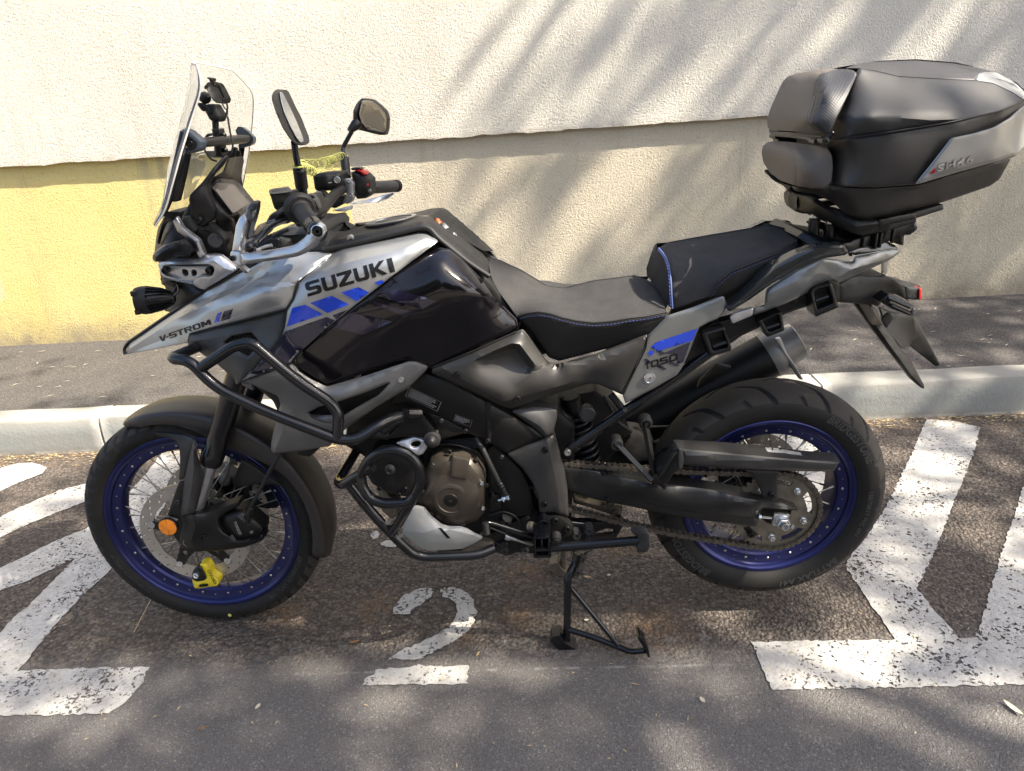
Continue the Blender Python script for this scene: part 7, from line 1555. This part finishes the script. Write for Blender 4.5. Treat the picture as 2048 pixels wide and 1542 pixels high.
lid = cp('case_lid', 'caselid', [(566, 692, -.165), (585, 655, -.175), (610, 600, -.190), (640, 510, -.195), (700, 360, -.180), (750, 240, -.165), (772, 195, -.155), (790, 168, -.150), (900, 188, -.142), (1070, 228, -.142), (1200, 236, -.148), (1400, 245, -.142), (1620, 252, -.126), (1745, 275, -.118), (1880, 340, -.104), (1960, 398, -.125), (1800, 467, -.224), (1480, 545, -.264), (1000, 625, -.272), (700, 664, -.252), (600, 679, -.200)],
         creases=[[(640, 522, -.215), (720, 516, -.250), (850, 512, -.270), (1100, 524, -.277), (1300, 540, -.275), (1480, 532, -.268)]], mirror=True, th=.006, er=.005, bulge=.006, bs=50, smooth=45, crisp=False)
seam = tube('case_seam', [P(*q)+np.array([0, -.0005, 0]) for q in Q(9, [(562, 696, -.170), (600, 681, -.205), (700, 667, -.254), (1000, 627, -.273), (1480, 547, -.265), (1800, 469, -.226), (1958, 402, -.13)])], .0022, M['print'], case, fr=0, n=6)
n = NT('lid_grip_texture'); ck = n.math('MULTIPLY', n.math('SINE', n.math('MULTIPLY', n.xyz()[0], 1100)), n.math('SINE', n.math('MULTIPLY', n.xyz()[1], 1100)))
n.b.inputs['Roughness'].default_value = .42; M['knurl'] = n.fin((.036, .035, .036), None, n.bump(ck, .35, .0008))
n = NT('pad_carbon_texture'); ck = n.math('MULTIPLY', n.math('SINE', n.math('MULTIPLY', n.xyz()[0], 1000)), n.math('SINE', n.math('MULTIPLY', n.xyz()[2], 1000)))
n.b.inputs['Roughness'].default_value = .52; M['carbonpad'] = n.fin((.034, .034, .037), None, n.bump(ck, .3, .0006))
cp('lid_top', 'knurl', [(690, 166, -.120), (760, 140, -.03), (900, 115, 0), (1180, 103, 0), (1450, 125, 0), (1640, 162, 0), (1762, 195, -.02), (1690, 192, -.06), (1642, 202, -.09), (1618, 250, -.124), (1400, 242, -.140), (1200, 232, -.146), (1070, 224, -.140), (900, 184, -.140), (780, 166, -.148)], lid, creases=[[(1190, 214, -.120), (1420, 205, -.105), (1640, 196, -.085)]], mirror=True, th=.006, er=.003, bulge=.004)
lens_ = cp('ribbed_lens', 'casesil', [(1640, 203, -.092), (1690, 193, -.06), (1764, 196, -.02), (1900, 268, 0), (1968, 328, 0), (1975, 360, -.02), (1963, 392, -.11), (1880, 336, -.104), (1745, 272, -.118), (1622, 250, -.125)], lid, mirror=True, th=.006, er=.003)
for k in range(5):
    a, b = np.array([1650+k*12, 212+k*3]), np.array([1900+k*12, 285+k*14]); tube('lens_rib', [P(*Q(9, [(u, v, y)])[0])+np.array([0, -.002, .001]) for (u, v), y in ((a, -.085+.014*k), ((a+b)/2+np.array([0, -5]), -.065+.012*k), (b, -.045+.008*k))], .0016, M['chrome'], lens_, fr=0, n=6)
trim = cp('silver_trim', 'casesil', [(1455, 668, -.282), (1620, 632, -.270), (1760, 590, -.246), (1870, 525, -.200), (1966, 432, -.125), (1990, 450, -.09), (1996, 560, -.055), (1972, 720, -.065), (1905, 790, -.134), (1760, 838, -.196), (1500, 908, -.246), (1195, 1000, -.268), (1240, 940, -.272), (1290, 880, -.276)], creases=[[(1230, 978, -.276), (1500, 884, -.258), (1760, 815, -.206), (1905, 765, -.144)]], mirror=True, th=.006, er=.004, bulge=.003)
decal('red_triangle', [px2(9, [(1286, 926), (1332, 878), (1328, 914)])], trim, M['red'], trim, grid=8)
V_, F_ = text_mesh('SH46', 1, 0, 1.15, .03); mx_ = max(v[0] for v in V_)
o0, o1 = np.array([1342, 908.]), np.array([1600, 838.]); V = []; tb_ = o_bvh[trim.name]
for off_ in (.001, .0034):
    for x, y in V_:
        q = o0+(o1-o0)*(x/mx_)+np.array([6, -56])*y*1.2; q = Q(9, [tuple(q)])[0]
        dd_ = Vector(ray(q[0], q[1])).normalized(); h = tb_.ray_cast(Vector(CC), dd_)[0]
        V.append(tuple((h if h is not None else Vector(P(q[0], q[1], -.25)))-dd_*off_))
mk('model_number', V, [tuple(i+len(V_) for i in f) for f in F_]+F_, M['badge'], trim, 0)
# backrest pads
padu = cp('backrest_pad', 'pad', [(150, 535, .13), (172, 460, .13), (205, 385, .12), (262, 262, .11), (300, 222, .10), (360, 198, .08), (480, 178, .0), (560, 170, -.05), (635, 172, -.10), (530, 200, -.13), (498, 245, -.145), (480, 330, -.165), (455, 440, -.190), (425, 530, -.208), (430, 560, -.212), (480, 600, -.216), (545, 636, -.222), (500, 641, -.21), (350, 622, -.1), (175, 612, .10), (152, 590, .13)], mirror=False, th=.03, er=.006, bulge=.012, bs=40)
cp('backrest_side', 'carbonpad', [(635, 172, -.10), (690, 172, -.13), (742, 182, -.152), (768, 205, -.168), (742, 270, -.190), (700, 365, -.214), (650, 470, -.232), (620, 525, -.238), (590, 590, -.238), (560, 640, -.236), (545, 636, -.232), (480, 600, -.222), (430, 560, -.214), (425, 530, -.208), (455, 440, -.190), (480, 330, -.165), (498, 245, -.145), (530, 200, -.13)], padu, creases=[[(470, 560, -.228), (530, 330, -.196), (640, 200, -.135)]], th=.02, er=.006, bulge=.006, bs=25)
padl = cp('lower_pad', 'pad', [(108, 770, .15), (118, 728, .15), (150, 700, .14), (200, 690, .11), (330, 700, .0), (450, 718, -.10), (520, 728, -.17), (560, 738, -.20), (590, 790, -.212), (597, 880, -.214), (585, 985, -.212), (545, 1032, -.205), (460, 1032, -.18), (355, 1018, -.12), (250, 982, .0), (170, 925, .10), (122, 850, .15)],
          creases=[[(190, 712, .09), (300, 722, -.02), (345, 748, -.08), (362, 800, -.125), (358, 900, -.14), (355, 1000, -.13)]], th=.03, er=.006, bulge=.016, bs=35, smooth=60, crisp=False)
hn = group_part('x', (0, 0, 0)) if False else None
hng = tube('pad_hinge', tw(9, [(170, 640, .12), (300, 652, .0), (540, 690, -.22)]), .0045, M['satin'], case, fr=0, n=10)
tube('hinge_bar', tw(9, [(190, 630, .11), (330, 640, -.02), (520, 660, -.2)]), .003, M['grey2'], hng, fr=0, n=8)
for (u, v, y) in ((175, 655, .12), (455, 690, -.17), (520, 688, -.215)): rod('hinge_knuckle', P(*Q(9, [(u-22, v-5, y+.02)])[0]), P(*Q(9, [(u+22, v+4, y-.02)])[0]), .0058, M['satin'], hng, 12)
rod('hinge_arm', P(*Q(9, [(538, 688, -.235)])[0]), P(*Q(9, [(598, 622, -.240)])[0]), .0048, M['satin'], hng, 10)
turn('hinge_pin', P(*Q(9, [(538, 690, -.238)])[0]), (0, -1, 0), [(0, .0075), (.004, .0075), (.005, .003), (.003, .0025)], M['satin'], hng, 16)
plt = cp('case_base_plate', 'matte', [(303, 1105, .0), (312, 1080, -.0), (345, 1074, -.03), (460, 1090, -.09), (600, 1172, -.14), (640, 1172, -.155), (770, 1252, -.182), (930, 1256, -.180), (1160, 1200, -.165), (1385, 1138, -.15), (1388, 1180, -.15), (1200, 1240, -.165), (930, 1305, -.178), (870, 1335, -.18), (780, 1360, -.18), (720, 1345, -.178), (600, 1282, -.15), (450, 1222, -.09), (330, 1185, -.02), (308, 1160, 0)], creases=[[(310, 1115, -.005), (460, 1130, -.105), (605, 1215, -.160), (760, 1300, -.190), (930, 1280, -.186)]], th=.03, er=.005, mirror=True, smooth=30)
cp('base_latch', 'satin', [(920, 1255, -.185), (1010, 1235, -.182), (1190, 1200, -.17), (1190, 1245, -.17), (1020, 1285, -.18), (930, 1310, -.184)], plt, th=.02, er=.003)
cp('base_underside', 'matte', [(640, 1290, -.14), (1000, 1280, -.15), (1195, 1240, -.14), (1190, 1275, -.14), (1000, 1330, -.15), (800, 1370, -.15)], plt, th=.25, er=.003)
# ------------------------------------------------------------------ small separate things
# spiral reminder cable strung between the mirror stems
rc_ = [P(*q) for q in Q(1, [(1205, 762, -.335), (1260, 742, -.20), (1340, 742, -.05), (1410, 722, .10), (1450, 712, .20), (1525, 682, .325)])]
rc_ = np.array(rc_); s_t = np.linspace(0, 1, len(rc_)); fine = np.linspace(0, 1, 900); ctr = np.stack([np.interp(fine, s_t, rc_[:, i]) for i in range(3)], 1)
turns = np.interp(fine, [0, .1, .6, 1], [0, 1, 6, 15]); rad = np.interp(fine, [0, .05, .9, 1], [.004, .0085, .0095, .008])
cc = []
for i, p in enumerate(ctr):
    j = min(i+1, 899); k = max(i-1, 0); d_, u_, v_ = frame(ctr[j]-ctr[k]); a = turns[i]*2*PI; cc.append(p+rad[i]*(u_*math.cos(a)+v_*math.sin(a)))
rcable = thing('reminder_cable', 'pale yellow spiral cable strung between the two mirror stems', 'cable', tuple(rc_[0]), None)
V, F = g_tube(cc, .0013, 6); mk('coil', V, F, M['coil'], rcable, 60)
lo_ = np.array([P(*q) for q in Q(1, [(1215, 768, -.335), (1260, 770, -.27), (1320, 796, -.18)])]); st_ = np.linspace(0, 1, 3); fine = np.linspace(0, 1, 420); ctr = np.stack([np.interp(fine, st_, lo_[:, i]) for i in range(3)], 1); cc = []
for i, p in enumerate(ctr):
    d_, u_, v_ = frame(lo_[2]-lo_[0]); a = fine[i]*2*PI*7; cc.append(p+.0085*(u_*math.cos(a)+v_*math.sin(a)))
V, F = g_tube(cc, .0016, 6); mk('coil', V, F, M['coil'], rcable, 60)
tube('cable_loop', tw(1, [(1320, 800, -.18), (1345, 812, -.12), (1390, 775, .0), (1400, 750, .06), (1440, 745, .1), (1452, 770, .1), (1425, 782, .06), (1380, 765, 0), (1330, 785, -.1)]), .0016, M['coil'], rcable, fr=.02, n=6)
rod('cable_sleeve', P(*Q(1, [(1300, 790, -.2)])[0]), P(*Q(1, [(1326, 775, -.17)])[0]), .0035, M['satin'], rcable, 8)
tube('cable_end_loop', [P(1215/3.4133+240, 765/3.4133+110, -.335)+np.array([.0085*math.cos(a), .0085*math.sin(a), 0]) for a in np.linspace(0, 2*PI, 20)], .0016, M['coil'], rcable, fr=0, n=6)
tube('cable_end_loop', [P(1530/3.4133+240, 690/3.4133+110, .322)+np.array([.010*math.cos(a), .010*math.sin(a), .004*math.sin(a)]) for a in np.linspace(0, 2*PI, 20)], .0016, M['coil'], rcable, fr=0, n=6)
# brake disc lock
lkp = P(*Q(3, [(855, 1220, -.095)])[0])
lock = thing('disc_lock', 'yellow and black disc lock clamped on the front brake disc', 'lock', tuple(lkp))
def lp(name, m, ol, Y, parent=None, **k): return pn(name, m, [(3, [(u, v, Y) for u, v in ol])], parent or lock, **k)
body = lp('lock_body', 'yellow', [(800, 1160), (830, 1135), (860, 1138), (885, 1170), (895, 1210), (940, 1240), (945, 1275), (925, 1288), (880, 1292), (820, 1302), (785, 1302), (768, 1255), (775, 1200)], -.100, th=.028, er=.004, bulge=.003, bs=10)
lp('lock_cylinder_housing', 'satin', [(765, 1215), (778, 1180), (800, 1152), (830, 1155), (855, 1200), (868, 1232), (850, 1250), (800, 1258), (772, 1245)], -.108, body, th=.02, er=.006, bulge=.004, bs=10)
lc = P(*Q(3, [(795, 1217, -.113)])[0]); turn('lock_cylinder', lc, (0, -1, 0), [(-.006, .0085), (.003, .0085), (.004, .007), (.002, .006), (.002, .003), (.001, .0015)], M['chrome'], body, 20)
lp('lock_label', 'print', [(812, 1278), (872, 1272), (874, 1288), (815, 1294)], -.1075, body, th=.002, er=.0008)
V_, F_ = text_mesh('OXFORD', 1, 0, 1, .03); mx_ = max(v[0] for v in V_); a_, b_ = P(*Q(3, [(868, 1180, -.107)])[0]), P(*Q(3, [(915, 1272, -.107)])[0]); ax_ = (b_-a_)/mx_; uv_ = np.cross(ax_, [0, 1, 0])
mk('lock_print', [a_+ax_*x+uv_*y+np.array([0, -.0015, 0]) for x, y in V_], F_, M['print'], body, 0)
# straw, dry leaves and a twig on the ground
M['straw'] = mat('dry_straw', (.50, .40, .22), .8)
M['leafd'] = mat('dry_leaf', (.42, .30, .15), .75, var=.2, vscale=60); M['leafp'] = mat('pale_dry_leaf', (.56, .50, .38), .75, var=.15, vscale=60); M['leafr'] = mat('brown_dry_leaf', (.30, .15, .055), .75, var=.2, vscale=60)
def leaf(px, py, L, wd, ang, m, label, cat='leaf', group='dry leaves on the asphalt', z=0.006, curl=.3):
    c = PZ(px, py, z); V = []; F = []; n_ = 8
    ca, sa_ = math.cos(ang), math.sin(ang)
    for i in range(n_+1):
        t_ = i/n_; x = (t_-.5)*L; w_ = wd*math.sin(PI*min(1, t_*.92+.04))**.8
        for sgn in (-1, 0, 1):
            y = sgn*w_*.5; zz = z+curl*abs(sgn)*w_*.5+curl*.25*L*(2*t_-1)**2
            V.append((c[0]+x*ca-y*sa_, c[1]+x*sa_+y*ca, zz))
    for i in range(n_):
        for k in range(2): a = i*3+k; F.append((a, a+1, a+4, a+3))
    o = mk('dry_leaf', V, F, M[m], None, 60); tag(o, label, cat, group); return o
leaf(2026, 1416, .046, .014, 1.95, 'leafp', 'long pale curled leaf lying at the right edge beyond the white bar')
leaf(1405, 1400, .020, .011, 2.0, 'leafp', 'small whitish seed-like leaf on the dark asphalt below the centre stand')
leaf(516, 1413, .019, .011, 1.3, 'leafp', 'pale oval leaf on bare asphalt between the left white bar and the digit')
leaf(709, 1284, .030, .009, .3, 'leafr', 'rust coloured narrow leaf left of the painted digit')
leaf(956, 1308, .018, .007, 1.2, 'leafd', 'tan leaf just right of the painted bar under the digit')
leaf(1175, 1154, .028, .010, -.35, 'leafd', 'yellowish curled leaf behind the centre stand spring')
leaf(1173, 1240, .014, .009, .1, 'leafp', 'round pale leaf in front of the stand leg')
leaf(1270, 1368, .026, .004, -.35, 'leafd', 'thin brown leaf sliver below the stand lever foot')
leaf(658, 1180, .016, .004, 1.3, 'leafd', 'thin yellow leaf sliver on the brown asphalt right of the front tyre')
leaf(405, 1456, .022, .007, .45, 'leafr', 'brown narrow leaf in the dark foreground under the left bar')
leaf(1218, 1150, .012, .010, .4, 'leafp', 'tiny white petal-like flake behind the stand spring')
c0, c1 = PZ(302, 1198, .006), PZ(268, 1264, .006)
tg = tube('straw_stalk', [c0, (c0+c1)/2+np.array([.003, 0, .004]), c1], .0011, M['straw'], None, fr=0, n=6); tag(tg, 'long pale straw stalk lying beside the front tyre', 'straw')
# litter nobody could count: needles and flakes
rl = np.random.RandomState(3); mb = MB()
def flake(x, y, z, L, wd, ang):
    ca, sa_ = math.cos(ang), math.sin(ang); p_ = [(-L/2, 0), (0, -wd/2), (L/2, 0), (0, wd/2)]
    V = [(x+a*ca-b*sa_, y+a*sa_+b*ca, z+(.0025 if i in (1, 3) else .0005)) for i, (a, b) in enumerate(p_)]; return V, [(0, 1, 2), (0, 2, 3)]
for i in range(1200):
    x = rl.uniform(-2.6, 2.6); y = KY-abs(rl.normal(0, .05))-.004; V, F = flake(x, y, .004, rl.uniform(.006, .035), rl.uniform(.002, .006), rl.uniform(-.6, .6)); mb.add(V, F)
for i in range(240):
    x = rl.uniform(-1.6, 1.9); y = rl.uniform(-.75, 1.1); V, F = flake(x, y, .004, rl.uniform(.004, .018), rl.uniform(.0015, .005), rl.uniform(0, PI)); mb.add(V, F)
lt = mb.build('leaf_litter', M['straw'], None, 0); tag(lt, kind='stuff')
mb = MB()
for i in range(150):
    x = rl.uniform(-3.4, 3.2); y = rl.uniform(KY+KW, WY-.05); V, F = flake(x, y, PVZ+.003, rl.uniform(.01, .06), rl.uniform(.003, .006), rl.normal(.35, .5)); mb.add(V, F)
tag(mb.build('leaf_litter', M['leafp'], None, 0), kind='stuff')
# ------------------------------------------------------------------ pipes, plugs and fasteners in the dark between the covers
hs = lambda name, z, l, r, m='blackrub', par=None: tube(name, tw(z, l), r, M[m], par or blk, fr=.02, n=10)
hs('coolant_hose', 5, [(430, 420, -.17), (560, 330, -.16), (640, 350, -.15), (760, 440, -.14)], .011)
hs('coolant_hose', 5, [(160, 470, -.16), (330, 430, -.17), (480, 450, -.165)], .012)
hs('wiring_loom', 5, [(880, 520, -.14), (1010, 520, -.145), (1140, 560, -.14), (1200, 600, -.14)], .0045, 'satin')
hs('wiring_loom', 5, [(1290, 1105, -.15), (1400, 1060, -.155), (1500, 1100, -.15), (1560, 1170, -.15)], .0035, 'satin')
hs('wiring_loom', 5, [(1300, 1240, -.19), (1310, 1300, -.185), (1380, 1340, -.17), (1420, 1330, -.165)], .0018, 'satin')
hs('breather_hose', 6, [(760, 300, -.06), (800, 400, -.07), (840, 520, -.08), (900, 560, -.08)], .006)
hs('breather_hose', 6, [(1120, 170, -.06), (1180, 260, -.07), (1230, 380, -.07), (1350, 460, -.06)], .0055)
hs('brake_pipe', 6, [(870, 1195, -.12), (960, 1205, -.12), (1000, 1210, -.115)], .0022, 'spoke')
hs('speed_sensor_wire', 7, [(560, 760, -.08), (640, 800, -.09), (700, 770, -.09)], .003, 'satin')
for z, l, r, m, Y in ((5, [(1330, 545), (1640, 870), (1668, 1075), (1420, 1085)], .0055, 'castal', -.145), (5, [(865, 425), (905, 330)], .005, 'grey2', -.178), (6, [(175, 900), (300, 660)], .005, 'grey2', -.155),
                      (5, [(835, 690), (760, 905), (820, 1090), (1080, 1172)], .0052, 'bronze', -.182), (5, [(330, 700), (560, 930), (400, 880)], .006, 'castal', -.19), (6, [(1120, 800), (1150, 1010)], .006, 'castal', -.142), (8, [(700, 770), (1060, 640)], .006, 'satin', -.155)):
    for u, v in l: bolt(P(*Q(z, [(u, v, Y)])[0]), r, blk, m=m)
# cylinder fins glimpsed above the cover
for k in range(7):
    a, b = P(*Q(5, [(900+k*6, 500+k*11, -.125)])[0]), P(*Q(5, [(1180+k*4, 470+k*13, -.125)])[0]); rod('cylinder_fin', a, b, .0022, M['castal'], blk, 6)
# coupling, rubber dampers and pins on the rear hub and caliper seen through the spokes
pn('rear_caliper', 'castal', [(7, [(600, 700, .06), (650, 690, .06), (700, 720, .06), (700, 800, .06), (640, 830, .06), (590, 790, .06)])], bike, th=.05, er=.008)
turn('bolt', P(*Q(7, [(618, 815, .05)])[0]), (0, -1, 0), [(0, .007), (.006, .007), (.007, .004)], M['chrome'], bike, 8)
# cable ties and clips on the bars
for z, (u, v, Y), r in ((2, (1400, 1310, -.325), .0135), (5, (330, 950, -.30), .0135)):
    pass
